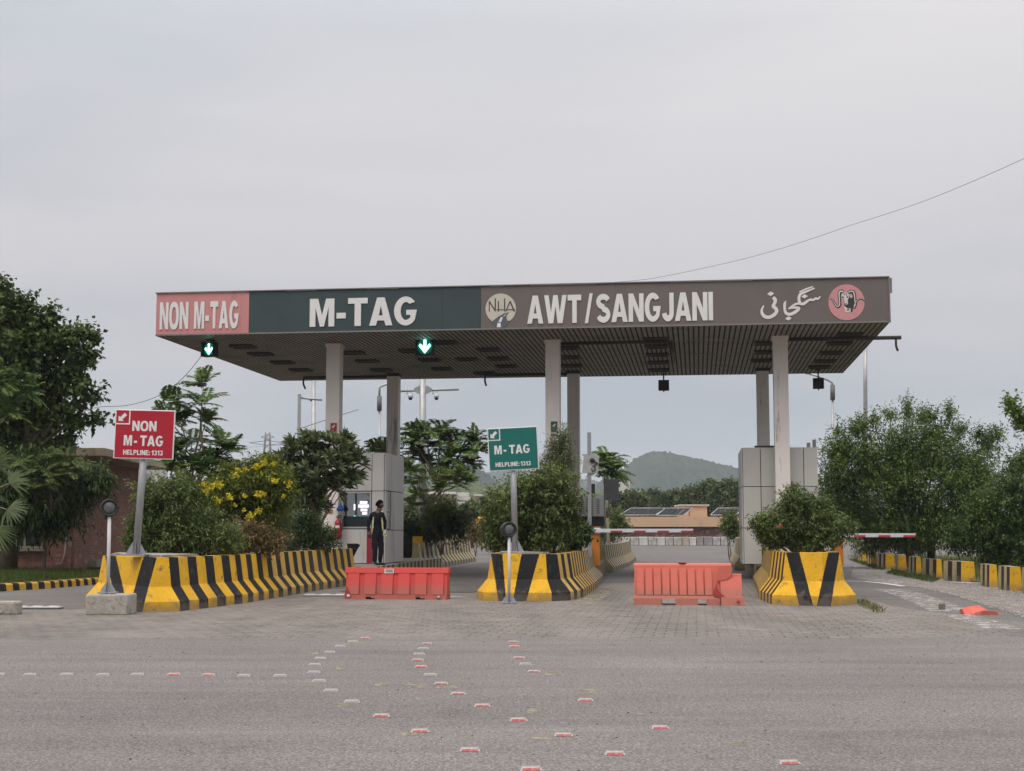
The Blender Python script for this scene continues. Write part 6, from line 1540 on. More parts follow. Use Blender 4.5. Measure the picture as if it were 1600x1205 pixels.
def fronds(rg, base, d, Lf, pairs, leafL, leafW, droop=.35):
    # feathery fronds: a drooping rachis with paired narrow leaflets
    out_ = []; n = len(base); Lf = np.broadcast_to(np.asarray(Lf, float), (n,))[:, None]; d = nrm(d); up = np.array([0, 0, 1.0])
    side = nrm(np.cross(d, up) + rg.normal(size=(n, 3)) * .05)
    for j in range(pairs):
        t = (j + .6) / pairs
        pos = base + d * Lf * t - up * Lf * droop * t * t
        tan = nrm(d - up * 2 * droop * t)
        ll = leafL * (math.sin(math.pi * (0.12 + .80 * t)) ** .7)
        for sg in (-1, 1):
            ld = nrm(tan * .45 + side * sg + rg.normal(size=(n, 3)) * .08 - up * .18)
            out_.append(leafquads(pos, ld, np.broadcast_to(np.cross(side, tan), (n, 3)), ll * rg.uniform(.85, 1.1, n), leafW, fold=0.05, droop=.1))
    out_.append(leafquads(base, d, np.broadcast_to(up, (n, 3)), Lf[:, 0] * .9, .012, droop=droop * .8))
    return merge(out_)
def frond_tufts(rg, tufts, Lf, nf, pairs, leafL, leafW, droop=.35):
    B, Dd, LL = [], [], []
    for c, ax_, sc in tufts:
        c = np.array(c); ax_ = nrm(np.array(ax_, float)); t = nrm(np.cross(ax_, [.3, .5, .1])); b = np.cross(ax_, t)
        for j in range(nf):
            a = j * 2.399 + rg.uniform(0, .4); tilt = rg.uniform(.35, 1.45)
            B.append(c + rg.normal(size=3) * .04); Dd.append(ax_ * math.cos(tilt) + (t * math.cos(a) + b * math.sin(a)) * math.sin(tilt)); LL.append(Lf * sc * rg.uniform(.7, 1.15))
    return fronds(rg, np.array(B), np.array(Dd), np.array(LL), pairs, leafL, leafW, droop)
def pc(px, py, D, rx, ry, wgt=1.0, dep=.9, dy=0.0):
    c = P(px, py, D + dy); return (tuple(c), (m_px(rx, D), m_px(rx, D) * dep, m_px(ry, D)), wgt)
M_BARK = mat('bark', (.13, .10, .075), .9, .25, 6, bump=.6, bscale=18); M_BARKP = mat('pale_bark', (.24, .19, .14), .85, .2, 6, bump=.4, bscale=18)
def limbs(mb, root, tops, r0, mid=.45, wob=.12, rg=None, n=6):
    for tp in tops:
        a = Vector(root); b_ = Vector(tp); q = []
        for k in range(5):
            t = k / 4; p = a.lerp(b_, t) + Vector((rg.normal() * wob, rg.normal() * wob, 0)) * math.sin(math.pi * t) + Z_ * .12 * (b_ - a).length * math.sin(math.pi * t) * .4
            q.append(p)
        mb.tube(q, [r0 * (1 - .78 * k / 4) for k in range(5)], n)
def plant(name, base, label, cat, group=None): return thing(name, Vector(base), label, cat, group)
L_DARK = leafmat('leaf_dark_broad', (0.0358, 0.0610, 0.0179), (0.1096, 0.1586, 0.0424), .45, .22, .8)
L_MANGO = leafmat('leaf_deep_green', (0.0251, 0.0480, 0.0154), (0.0752, 0.1198, 0.0333), .45, .2, 1.0)
L_FEATH = leafmat('leaf_feathery', (0.0485, 0.0914, 0.0229), (0.1401, 0.2130, 0.0519), .55, .25, .9)
L_FEATHB = leafmat('leaf_feathery_bright', (0.0891, 0.1513, 0.0292), (0.2277, 0.3127, 0.0647), .55, .3, .9)
L_SHRUB = leafmat('leaf_shrub', (0.0696, 0.1026, 0.0315), (0.1837, 0.2364, 0.0759), .55, .25, 1.4)
L_GREY = leafmat('leaf_grey_green', (0.0870, 0.1097, 0.0492), (0.2058, 0.2421, 0.1100), .6, .25, 1.2)
L_YEL = leafmat('leaf_yellow_green', (0.0892, 0.1189, 0.0202), (0.2059, 0.2449, 0.0449), .5, .3, 1.4)
L_FLOW = leafmat('yellow_petals', (.50, .40, .015), (.70, .62, .05), .5, .3, 3)
L_RUST = leafmat('leaf_rusty', (0.1187, 0.0848, 0.0356), (0.2375, 0.1715, 0.0728), .6, .2, 2.2)
L_LOQ = leafmat('leaf_leathery', (0.0371, 0.0578, 0.0250), (0.1785, 0.2176, 0.0978), .38, .15, 2.2, .7)
L_PALM = leafmat('leaf_palm', (0.0339, 0.0531, 0.0184), (0.0961, 0.1268, 0.0462), .5, .2, 1.2)
L_RIGHT = leafmat('leaf_mid_green', (0.0659, 0.1120, 0.0288), (0.1866, 0.2639, 0.0646), .5, .25, .7)
L_RIGHTD = leafmat('leaf_dark_mid_green', (0.0472, 0.0872, 0.0246), (0.1457, 0.2140, 0.0595), .5, .25, .7)
L_FAR = leafmat('leaf_far', (0.0487, 0.0794, 0.0239), (0.1217, 0.1621, 0.0477), .6, .15, .12)
rg = np.random.default_rng(11)
# --- big dark tree at the left edge
D = 36.5
t = plant('broadleaf_tree', (P(15, 800, D).x, D, .12), 'tall dark broadleaf tree at the left edge above the brick building', 'tree')
cl = [pc(-70, 560, D, 80, 90, 1.0), pc(0, 520, D, 50, 48, .8), pc(20, 490, D, 26, 28, .4), pc(55, 545, D, 42, 36, .7), pc(60, 505, D, 22, 18, .25), pc(95, 530, D, 26, 20, .32), pc(40, 600, D, 52, 40, .8), pc(95, 590, D, 28, 24, .32), pc(10, 650, D, 55, 40, .7), pc(75, 640, D, 32, 24, .34), pc(110, 655, D, 24, 12, .16), pc(145, 656, D, 20, 6, .07), pc(128, 518, D, 17, 12, .13), pc(150, 528, D, 9, 9, .05), pc(140, 555, D, 14, 9, .09), pc(122, 560, D, 16, 12, .12), pc(130, 605, D, 20, 12, .13), pc(145, 618, D, 9, 8, .05), pc(118, 580, D, 13, 9, .07), pc(75, 690, D, 28, 12, .14), pc(112, 690, D, 12, 10, .06), pc(-10, 465, D, 30, 28, .35), pc(5, 450, D, 10, 14, .08), pc(35, 470, D, 14, 12, .1), pc(80, 490, D, 12, 12, .08), pc(-40, 700, D, 70, 40, .5), pc(120, 632, D, 12, 8, .06)]
v, q = broadleaf(rg, cl, 310, .62, 7, .165, .115, up=.25, rnd_=.5, droop=.25, hang=.12)
npmesh('crown', v, q, L_DARK, t)
mb = MB(); rt = Vector((P(15, 800, D).x, D, .1)); mb.tube([rt, rt + Vector((.1, 0, 1.3)), rt + Vector((.05, .1, 2.6))], [.24, .19, .16], 10)
limbs(mb, rt + Vector((.05, .1, 2.5)), [c for c, r, w_ in cl], .11, rg=rg); mb.build('trunk', M_BARK, t)
# --- feathery bright tree edge at far left
D = 33
t = plant('feathery_tree', (P(-30, 800, D).x, D, .12), 'bright feathery leaved branch reaching in from the left edge below the dark tree', 'tree')
tf = [(P(a_, b_, D + rg.uniform(-.4, .4)), (rg.normal() * .3 + .25, -.2, 1), 1) for a_, b_ in ((5, 600), (30, 590), (20, 625), (-20, 610), (42, 612), (-5, 580), (-25, 640), (15, 648))]
v, q = frond_tufts(rg, tf, .55, 12, 12, .17, .05); npmesh('crown', v, q, L_FEATH, t)
mb = MB(); rt = Vector((P(-75, 800, D).x, D, .1)); fk = P(-60, 690, D); mb.tube([rt, fk], [.12, .08], 8); limbs(mb, fk, [c for c, a_, s_ in tf], .035, rg=rg); mb.build('trunk', M_BARKP, t)
# --- hedge-like dark tree before the building
D = 35.5
t = plant('bushy_tree', (P(95, 890, D).x, D, .12), 'dark bushy tree with drooping leaves hiding the brick building front', 'tree')
cl = [pc(60, 770, D, 70, 60, 1.2), pc(115, 752, D, 42, 40, .8), pc(150, 740, D, 24, 22, .3), pc(70, 740, D, 55, 42, .7), pc(80, 808, D, 36, 22, .5), pc(165, 745, D, 12, 14, .08), pc(10, 740, D, 55, 50, .8), pc(20, 800, D, 50, 36, .6)]
v, q = broadleaf(rg, cl, 400, .42, 7, .17, .045, up=-.05, droop=.45, hang=.5); npmesh('crown', v, q, L_MANGO, t)
mb = MB()
for (x0, x1, y1) in ((70, 66, 800), (112, 113, 800)): mb.tube([Vector((P(x0, 890, D).x, D, .1)), P((x0 + x1) / 2 + 2, 850, D), P(x1, y1, D)], [.045, .038, .03], 6)
mb.build('trunk', M_BARK, t)
t = plant('feathery_shrub', (P(85, 880, 34.6).x, 34.6, .12), 'olive green feathery shrub top in front of the brick building roof', 'shrub')
tf = [(P(a_, b_, 34.6 + rg.uniform(-.3, .3)), (rg.normal() * .35 + .25, -.3, 1), 1) for a_, b_ in ((60, 735), (85, 715), (105, 720), (75, 755), (50, 760), (110, 740), (30, 725), (125, 732), (90, 745))]
v, q = frond_tufts(rg, tf, .55, 12, 12, .15, .035, .5); npmesh('crown', v, q, L_SHRUB, t)
mb = MB(); limbs(mb, P(85, 800, 34.9), [c for c, a_, s_ in tf], .022, rg=rg); mb.build('stem', M_BARK, t)
# --- fan palm at the left edge
D = 30.5
t = plant('fan_palm', (P(-45, 880, D).x, D, .12), 'fan palm with stiff spreading leaves at the left edge', 'palm')
hub = P(-45, 790, D); outp = []; mb = MB(); mb.tube([Vector((hub.x, D, .1)), hub], [.2, .17], 10); mb.build('trunk', M_BARK, t)
stems = MB(); LV = []
for (ex_p, ey_p, sz, dy) in ((18, 690, .60, -.5), (50, 735, .55, .2), (46, 800, .55, -.5), (6, 850, .60, -.2), (-25, 660, .6, .1), (-20, 770, .6, .6)):
    e_ = P(ex_p, ey_p, D + dy); st_ = hub.lerp(e_, .62); stems.tube([hub, hub.lerp(e_, .35) + Z_ * .06, st_], [.022, .017, .013], 5)
    dr = np.array((e_ - hub).normalized()); upv = nrm(np.array([.1, -.75, .65])); sd = nrm(np.cross(dr, upv)); nb = 19
    an = np.linspace(-1.25, 1.25, nb) + rg.normal(size=nb) * .04; d_ = dr[None] * np.cos(an)[:, None] + sd[None] * np.sin(an)[:, None]
    nn_ = np.cross(sd, dr)
    b0 = np.repeat(np.array(st_)[None], nb, 0); L0 = sz * rg.uniform(.85, 1.1, nb)
    LV.append(leafquads(b0, d_, np.broadcast_to(nn_, (nb, 3)) + rg.normal(size=(nb, 3)) * .1, L0, .052, fold=.25, droop=.16))
v, q = merge(LV); npmesh('fronds', v, q, L_PALM, t); stems.build('leaf_stalks', M_BARKP, t)
# --- left island planting
def feather_tree(label, base_px, D, zb, tufts, Lf, nf, pairs, ll, lw, m, rt=.05, droop=.35, trunk_to=None, forks=None, grp=None):
    b_ = P(base_px[0], base_px[1], D); b_.z = zb; t = plant('feathery_tree', b_, label, 'tree', grp)
    tf = [(P(a_[0], a_[1], D + rg.uniform(-.6, .6)), (rg.normal() * .3 + (a_[3] if len(a_) > 3 else 0), -.15, 1), a_[2] if len(a_) > 2 else 1) for a_ in tufts]
    v, q = frond_tufts(rg, tf, Lf, nf, pairs, ll, lw, droop); npmesh('crown', v, q, m, t)
    mb = MB(); fk = P(*trunk_to, D) if trunk_to else b_.lerp(Vector(tf[0][0]), .4)
    mb.tube([b_, b_.lerp(fk, .5) + Vector((.02, 0, 0)), fk], [rt * 1.2, rt, rt * .9], 8)
    limbs(mb, fk, [c for c, a_, s_ in tf], rt * .62, rg=rg, wob=.08, n=5); mb.build('trunk', M_BARKP, t); return t
feather_tree('slender feathery tree with tiered crowns rising behind the red sign', (293, 868), 28.5, .6,
   [(318, 600, 1.1), (316, 628, 1.2), (322, 655, .9), (265, 628, .9), (256, 650, .9, -.3), (280, 655, .9), (300, 690, 1.1), (345, 690, 1.0, .3), (360, 700, .8, .4), (335, 715, 1), (315, 735, 1.2), (275, 700, 1), (268, 735, 1), (290, 760, 1), (305, 770, .9), (260, 715, .8, -.3), (330, 745, 1), (300, 725, 1), (345, 725, .8, .3)],
   .56, 15, 13, .155, .045, L_FEATH, .05, trunk_to=(295, 775))
D = 24.5
t = plant('leafy_shrub', (P(240, 868, D).x, D, .6), 'dense fine leaved green shrub behind the red sign pole', 'shrub')
cl = [pc(232, 825, D, 30, 42, .8), pc(270, 800, D, 44, 50, 1.3), pc(305, 830, D, 36, 38, .9), pc(212, 845, D, 14, 24, .3), pc(245, 775, D, 30, 26, .5), pc(262, 845, D, 50, 26, .8), pc(345, 845, D, 34, 24, .6), pc(290, 765, D, 20, 20, .25)]
v, q = broadleaf(rg, cl, 640, .22, 8, .065, .032, up=.3, droop=.2); npmesh('foliage', v, q, L_SHRUB, t)
mb = MB(); limbs(mb, Vector((P(240, 868, D).x, D, .55)), [c for c, r, w_ in cl], .025, rg=rg, wob=.05); mb.build('stem', M_BARK, t)
D = 27.5
t = plant('flowering_bush', (P(378, 866, D).x, D, .6), 'tall bush covered in yellow flower clusters in the left island', 'flowering bush')
cl = [pc(385, 765, D, 44, 36, 1.1), pc(420, 745, D, 34, 26, .7), pc(345, 770, D, 30, 28, .6), pc(430, 775, D, 28, 30, .6), pc(365, 800, D, 40, 26, .6), pc(410, 730, D, 18, 16, .3), pc(365, 742, D, 18, 18, .3), pc(325, 775, D, 16, 14, .2), pc(415, 810, D, 28, 24, .4), pc(445, 760, D, 14, 14, .15)]
v, q = broadleaf(rg, cl, 520, .24, 8, .085, .035, up=.35, droop=.2); npmesh('foliage', v, q, L_YEL, t)
mb = MB(); limbs(mb, Vector((P(378, 866, D).x, D, .55)), [c for c, r, w_ in cl], .03, rg=rg, wob=.06); mb.build('stem', M_BARK, t)
fl = []
for (a_, b_, s_) in ((368, 742, 7), (383, 735, 5), (402, 730, 7), (330, 760, 7), (322, 768, 5), (345, 758, 5), (358, 778, 6), (340, 782, 6), (404, 773, 6), (404, 800, 6), (392, 806, 7), (451, 757, 7), (430, 752, 5), (413, 722, 5), (338, 755, 5), (305, 793, 4), (318, 757, 4), (428, 725, 4), (388, 812, 4), (372, 735, 4), *[(rg.uniform(318, 455), rg.uniform(722, 815), rg.uniform(1.5, 3)) for _ in range(9)]):
    c = np.array(P(a_, b_, D - .75 + rg.uniform(-.15, .1))); n = int(4 + 5.2 * s_); r_2 = m_px(s_ * 1.1, D)
    p = c + nrm(rg.normal(size=(n, 3))) * rg.uniform(.2, 1, (n, 1)) * np.array([r_2, r_2, r_2 * 1.1]); fl.append(leafquads(p, rg.normal(size=(n, 3)) + [0, -.4, .2], nrm(rg.normal(size=(n, 3))), .05, .045))
v, q = merge(fl); npmesh('flowers', v, q, L_FLOW, t)
D = 26
t = plant('low_shrub', (P(370, 868, D).x, D, .6), 'low rusty brown and green shrub below the yellow flowering bush', 'shrub')
cl = [pc(340, 842, D, 34, 22, .7), pc(385, 838, D, 36, 24, .8), pc(420, 848, D, 26, 18, .5), pc(310, 850, D, 24, 16, .4)]
v, q = broadleaf(rg, cl, 560, .2, 7, .06, .03, up=.3); npmesh('foliage', v, q, L_RUST, t)
mb = MB(); limbs(mb, Vector((P(370, 868, D).x, D, .55)), [c for c, r, w_ in cl], .02, rg=rg, wob=.04); mb.build('stem', M_BARK, t)
D = 30
t = plant('wispy_bush', (P(430, 862, D).x, D, .6), 'pale grey green wispy bush between the yellow flowers and the dark shrub', 'bush')
cl = [pc(425, 825, D, 26, 34, .8), pc(445, 800, D, 16, 20, .3), pc(400, 835, D, 22, 24, .5), pc(440, 845, D, 22, 18, .4)]
v, q = broadleaf(rg, cl, 560, .3, 8, .07, .013, up=.7, rnd_=.4); npmesh('foliage', v, q, L_GREY, t)
mb = MB(); limbs(mb, Vector((P(430, 862, D).x, D, .55)), [c for c, r, w_ in cl], .016, rg=rg, wob=.04); mb.build('stem', M_BARK, t)
D = 32
t = plant('leathery_leaf_tree', (P(500, 858, D).x, D, .6), 'dark tree with long leathery leaf rosettes in front of the left column', 'tree')
cl = [pc(500, 745, D, 50, 34, 1.3), pc(460, 745, D, 36, 36, .9), pc(470, 700, D, 28, 18, .5), pc(520, 705, D, 32, 20, .6), pc(545, 725, D, 26, 18, .45), pc(490, 775, D, 34, 24, .7), pc(455, 775, D, 24, 22, .5), pc(550, 750, D, 12, 10, .15), pc(530, 690, D, 16, 10, .2), pc(440, 720, D, 18, 22, .35), pc(530, 755, D, 20, 16, .3), pc(490, 690, D, 16, 9, .2)]
ps, ds = [], []
for c, r, w_ in cl:
    p, d = clump_points(rg, c, r, int(62 * w_), inner=.35); ps.append(p); ds.append(nrm(d * .6 + np.array([0, -.12, .75]) + rg.normal(size=d.shape) * .3))
v, q = rosettes(rg, np.concatenate(ps), np.concatenate(ds), 12, .26, .068, 1.0, .14); npmesh('crown', v, q, L_LOQ, t)
mb = MB(); b_ = Vector((P(500, 858, D).x, D, .55)); fk = P(493, 800, D); mb.tube([b_, P(501, 835, D), P(498, 815, D), fk], [.07, .062, .055, .05], 8)
limbs(mb, fk, [c for c, r, w_ in cl], .035, rg=rg, wob=.06); limbs(mb, P(500, 822, D), [P(540, 748, D), P(560, 740, D)], .02, rg=rg, wob=.03); mb.build('trunk', M_BARKP, t)
D = 31
t = plant('dark_shrub', (P(480, 862, D).x, D, .6), 'low dark green shrub under the leathery leaved tree', 'shrub')
cl = [pc(470, 835, D, 34, 26, 1.0), pc(505, 842, D, 24, 20, .6), pc(448, 838, D, 18, 20, .4), pc(478, 812, D, 18, 14, .3)]
v, q = broadleaf(rg, cl, 520, .24, 7, .085, .028, up=.4); npmesh('foliage', v, q, L_MANGO, t)
mb = MB(); limbs(mb, Vector((P(480, 862, D).x, D, .55)), [c for c, r, w_ in cl], .02, rg=rg, wob=.04); mb.build('stem', M_BARK, t)
# --- behind the left booth
feather_tree('tuft of pinnate leaves showing above the left booth roof', (597, 860), 47, .3, [(598, 700, 1.0), (604, 706, .9), (590, 706, .9), (600, 722, .9)], .85, 16, 14, .24, .07, L_FEATH, .07, .45)
feather_tree('umbrella shaped feathery tree between the left booth and the green sign', (686, 850), 50, .3,
   [(690, 672, 1), (665, 680, 1), (650, 692, 1, -.3), (715, 682, 1, .2), (740, 690, 1, .4), (700, 690, 1), (680, 700, 1), (720, 705, 1, .2), (655, 710, .9, -.3), (745, 705, .8, .3), (705, 715, .9), (735, 725, .8), (665, 722, .9), (695, 728, .8), (645, 675, .8, -.3)], .95, 14, 13, .26, .075, L_FEATH, .085, .45, trunk_to=(686, 762))
feather_tree('smaller feathery tree with thin forked stems behind the left booth', (672, 852), 48, .3,
   [(648, 735, .8), (640, 755, .8), (655, 775, .8), (660, 750, .8), (700, 745, .8), (722, 740, .8), (715, 755, .8), (645, 790, .7), (730, 752, .7), (690, 760, .7), (636, 730, .7)], .75, 12, 12, .2, .055, L_FEATHB, .05, .4, trunk_to=(668, 790))
def bush(name, label, base, D, zb, cl, per, tw, k, L, W, m, cat='shrub', grp=None, rt=.03, **kw):
    b_ = P(base, 860, D); b_.z = zb; t = plant(name, b_, label, cat, grp)
    v, q = broadleaf(rg, cl, per, tw, k, L, W, **kw); npmesh('foliage', v, q, m, t)
    mb = MB(); limbs(mb, b_ - Z_ * .05, [c for c, r, w_ in cl], rt, rg=rg, wob=.06); mb.build('stem', M_BARK, t); return t
D = 47.5
bush('dark_shrub', 'low dark shrubs in the planter behind the left booth', 655, D, .5, [pc(648, 828, D, 22, 16, .6), pc(672, 832, D, 22, 14, .5), pc(690, 820, D, 26, 22, .7), pc(715, 822, D, 20, 24, .6), pc(700, 805, D, 18, 16, .3), pc(640, 835, D, 12, 12, .3)], 460, .32, 7, .12, .05, L_MANGO)
D = 47
bush('leafy_shrub', 'olive green shrub around the thin tree stems behind the left booth', 690, D, .5, [pc(680, 795, D, 20, 20, .5), pc(700, 790, D, 14, 14, .3), pc(672, 812, D, 18, 14, .3)], 420, .32, 7, .12, .03, L_SHRUB)
D = 62
bush('roadside_bush', 'reddish brown roadside bush beyond the cream barrier', 742, D, 0, [pc(742, 830, D, 12, 12, .5), pc(748, 838, D, 14, 9, .4)], 320, .4, 6, .12, .05, L_RUST)
# --- middle island
D = 27.8
bush('dense_bush', 'large dense green bush filling the middle island behind the green sign', 830, D, .6, [pc(800, 800, D, 44, 42, 1.3), pc(850, 800, D, 46, 44, 1.4), pc(880, 790, D, 28, 40, .8), pc(780, 830, D, 26, 26, .6), pc(845, 842, D, 40, 20, .7), pc(820, 765, D, 34, 24, .7), pc(860, 750, D, 30, 22, .6), pc(770, 812, D, 16, 18, .25), pc(888, 825, D, 20, 24, .4), pc(790, 852, D, 26, 12, .3)], 400, .26, 8, .085, .038, L_SHRUB, 'bush', up=.25, droop=.25)
t = bush('plume_bush', 'tall wispy plume of leaves rising right of the green sign', 865, 28.4, .6, [pc(870, 710, 28.4, 16, 26, .6), pc(880, 690, 28.4, 10, 20, .3), pc(862, 735, 28.4, 22, 22, .5), pc(884, 730, 28.4, 14, 24, .4)], 420, .34, 9, .09, .016, L_GREY, 'bush', up=.9, rnd_=.35, droop=.1)
D = 29.5
bush('dark_shrub', 'rounded dark shrub beside the control pole in the middle island', 905, D, .6, [pc(900, 838, D, 20, 18, .8), pc(912, 832, D, 10, 14, .3), pc(890, 848, D, 16, 12, .4)], 520, .22, 7, .07, .035, L_MANGO)
bush('red_flowering_shrub', 'thin spray of dark red flowers beside the middle column', 884, 28.8, .6, [pc(884, 800, 28.8, 5, 16, .25), pc(880, 818, 28.8, 7, 8, .15)], 300, .15, 6, .05, .04, leafmat('red_petals', (.22, .02, .015), (.35, .05, .03), .6, .2, 3))
feather_tree('young palm-like feathery tree beyond the control pole', (950, 850), 54, .2, [(948, 716, .9), (952, 722, 1), (942, 730, .9), (958, 735, .9, .2), (950, 742, .9)], 1.0, 15, 14, .26, .075, L_FEATH, .06, .5)
bush('roadside_bush', 'small green bush behind the orange boom cabinet', 958, 64, 0, [pc(960, 815, 64, 16, 18, .7), pc(948, 835, 64, 12, 12, .4), pc(972, 822, 64, 10, 10, .3)], 320, .5, 6, .16, .07, L_SHRUB, 'bush')
bush('roadside_bush', 'small green bush against the left edge of the right booth', 1140, 60, 0, [pc(1140, 815, 60, 12, 16, .6), pc(1146, 830, 60, 10, 12, .4)], 320, .4, 6, .14, .06, L_SHRUB, 'bush')
# --- right island shrub and right-hand trees
D = 25.8
bush('rounded_shrub', 'rounded leafy shrub overflowing the right barrier island', 1250, D, .62, [pc(1250, 815, D, 48, 34, 1.3), pc(1215, 822, D, 30, 24, .7), pc(1290, 825, D, 36, 26, .8), pc(1245, 785, D, 28, 18, .5), pc(1192, 822, D, 20, 16, .35), pc(1320, 825, D, 20, 10, .25), pc(1265, 845, D, 48, 16, .6), pc(1280, 790, D, 20, 16, .3), pc(1240, 768, D, 10, 10, .1), pc(1210, 840, D, 26, 16, .4)], 560, .22, 8, .062, .03, L_SHRUB, up=.35)
D = 25.2
fl = [leafquads(np.array(P(1219, 824, 24.9)) + rg.normal(size=(14, 3)) * .02, rg.normal(size=(14, 3)), nrm(rg.normal(size=(14, 3))), .045, .035)]
t = plant('pink_flower', P(1219, 828, 24.9), 'single pink flower head on the left of the rounded right shrub', 'flower'); v, q = merge(fl); npmesh('petals', v, q, leafmat('pink_petals', (.36, .09, .07), (.5, .17, .13), .6, .2, 3), t)
def big(label, base, D, cl, per, tw, k, L, W, m, **kw):
    b_ = P(base, 860, D); b_.z = 0; t = plant('spreading_tree', b_, label, 'tree', None)
    v, q = broadleaf(rg, cl, per, tw, k, L, W, **kw); npmesh('crown', v, q, m, t)
    mb = MB(); mb.tube([b_, b_ + Z_ * .7, b_ + Z_ * 1.2], [.16, .13, .11], 9); limbs(mb, b_ + Z_ * 1.1, [c for c, r, w_ in cl], .05, rg=rg); mb.build('trunk', M_BARK, t)
D = 47
big('largest spreading green tree right of the canopy', 1420, D, [pc(1330, 730, D, 44, 46, 1.2), pc(1380, 712, D, 46, 44, 1.2), pc(1430, 695, D, 38, 42, 1.0), pc(1470, 700, D, 38, 40, .9), pc(1520, 735, D, 36, 34, .8), pc(1370, 770, D, 70, 44, 1.6), pc(1460, 770, D, 70, 50, 1.8), pc(1530, 775, D, 40, 44, 1.0), pc(1312, 700, D, 20, 26, .4), pc(1417, 640, D, 7, 18, .12), pc(1450, 650, D, 16, 13, .2), pc(1484, 645, D, 8, 14, .1), pc(1500, 668, D, 12, 10, .1), pc(1545, 690, D, 18, 20, .25), pc(1560, 678, D, 8, 12, .07), pc(1530, 680, D, 9, 12, .08), pc(1365, 655, D, 8, 10, .06), pc(1335, 672, D, 10, 9, .07), pc(1310, 672, D, 8, 10, .05), pc(1390, 648, D, 10, 9, .08), pc(1305, 760, D, 26, 40, .6), pc(1395, 820, D, 70, 24, 1.0), pc(1345, 665, D, 14, 12, .15), pc(1325, 800, D, 34, 30, .7), pc(1360, 830, D, 40, 22, .7), pc(1430, 835, D, 50, 22, .8), pc(1490, 820, D, 50, 30, .9), pc(1400, 740, D, 50, 40, 1.0), pc(1500, 750, D, 44, 40, .8)], 450, .6, 9, .125, .05, L_RIGHT, up=.25, droop=.2)
D = 40
big('dense dark tree at the right photo edge', 1600, D, [pc(1570, 800, D, 50, 54, 1.5), pc(1610, 760, D, 50, 48, 1.3), pc(1545, 840, D, 36, 34, .8), pc(1600, 850, D, 50, 30, 1.0), pc(1650, 800, D, 50, 60, 1.0), pc(1595, 722, D, 16, 16, .2), pc(1535, 800, D, 28, 36, .6), pc(1575, 880, D, 34, 12, .3), pc(1500, 838, D, 26, 26, .4)], 520, .42, 8, .11, .055, L_RIGHTD, up=.15, droop=.25)
D = 48.5
big('low dark feathery tree behind the short boom arm', 1455, D, [pc(1385, 838, D, 26, 18, .5), pc(1410, 850, D, 28, 14, .5), pc(1360, 855, D, 24, 12, .4), pc(1440, 852, D, 22, 12, .4)], 420, .4, 8, .11, .03, L_RIGHTD, up=.1, droop=.3)
D = 26
t = plant('overhanging_tree', (11.5, D, 0), 'leafy branch tip poking in from the right edge above the trees', 'tree')
cl = [pc(1580, 632, D, 8, 12, .25), pc(1590, 650, D, 10, 12, .25), pc(1605, 662, D, 16, 14, .35), pc(1640, 660, D, 40, 40, 1.0), pc(1650, 740, D, 24, 50, .8), pc(1700, 640, D, 60, 60, 1.5), pc(1720, 560, D, 50, 50, 1.0)]
v, q = broadleaf(rg, cl, 300, .25, 7, .075, .045); npmesh('crown', v, q, L_RIGHT, t)
mb = MB(); mb.tube([Vector((11.5, D, 0)), Vector((11.3, D, 1.6)), P(1690, 680, D)], [.14, .12, .08], 8); limbs(mb, P(1690, 690, D), [c for c, r, w_ in cl], .03, rg=rg); mb.build('trunk', M_BARK, t)
# --- tree line behind the hall, and beyond
for k, (px, py, rx, ry, lab) in enumerate(((985, 785, 26, 14, 'first'), (1018, 782, 22, 14, 'second'), (1050, 782, 26, 12, 'third'), (1085, 778, 24, 14, 'fourth'), (1108, 770, 20, 16, 'fifth'), (1135, 772, 24, 20, 'sixth'), (1165, 776, 26, 18, 'seventh'))):
    D = 150 + (k * 37 % 20)
    b_ = P(px, 830, D); b_.z = 0; t = plant('background_tree', b_, f'dark rounded tree behind the solar roofed hall, {lab} from the left', 'tree', 'trees behind the solar roofed hall')
    cl = [pc(px, py, D, rx, ry, 1.0, .6), pc(px - rx * .5, py + 6, D, rx * .6, ry * .8, .5), pc(px + rx * .5, py + 5, D, rx * .6, ry * .8, .5), pc(px + rx * .1, py - ry * .6, D, rx * .35, ry * .4, .2), pc(px, py + 18, D, rx, ry, .8)]
    v, q = broadleaf(rg, cl, 420, .8, 6, .42, .24, up=.3); npmesh('crown', v, q, L_FAR, t); mb = MB(); mb.tube([b_, P(px, py, D)], [.3, .15], 6); mb.build('trunk', M_BARK, t)
for k, (px, py, rx, ry, D, lab) in enumerate(((735, 800, 16, 14, 105, 'dark tree against the beige house by the white framed window'), (770, 790, 18, 16, 100, 'dark tree to the right of the beige house roof'), (640, 810, 14, 16, 90, 'small dark tree left of the beige house wall'), (920, 800, 22, 20, 100, 'dark tree hidden behind the grey cabinets'), (420, 800, 40, 24, 160, 'hazy dark tree far behind the yellow flowers'), (560, 800, 50, 26, 140, 'hazy dark tree far behind the left booth'), (300, 800, 40, 26, 130, 'hazy dark tree far behind the slender feathery tree'))):
    b_ = P(px, 830, D); b_.z = 0; t = plant('background_tree', b_, lab, 'tree', 'trees among the far houses')
    v, q = broadleaf(rg, [pc(px, py, D, rx, ry, 1), pc(px + 3, py + ry, D, rx, ry, .7)], 420, .5, 6, .26, .14); npmesh('crown', v, q, L_FAR, t); mb = MB(); mb.tube([b_, P(px, py, D)], [.25, .12], 6); mb.build('trunk', M_BARK, t)
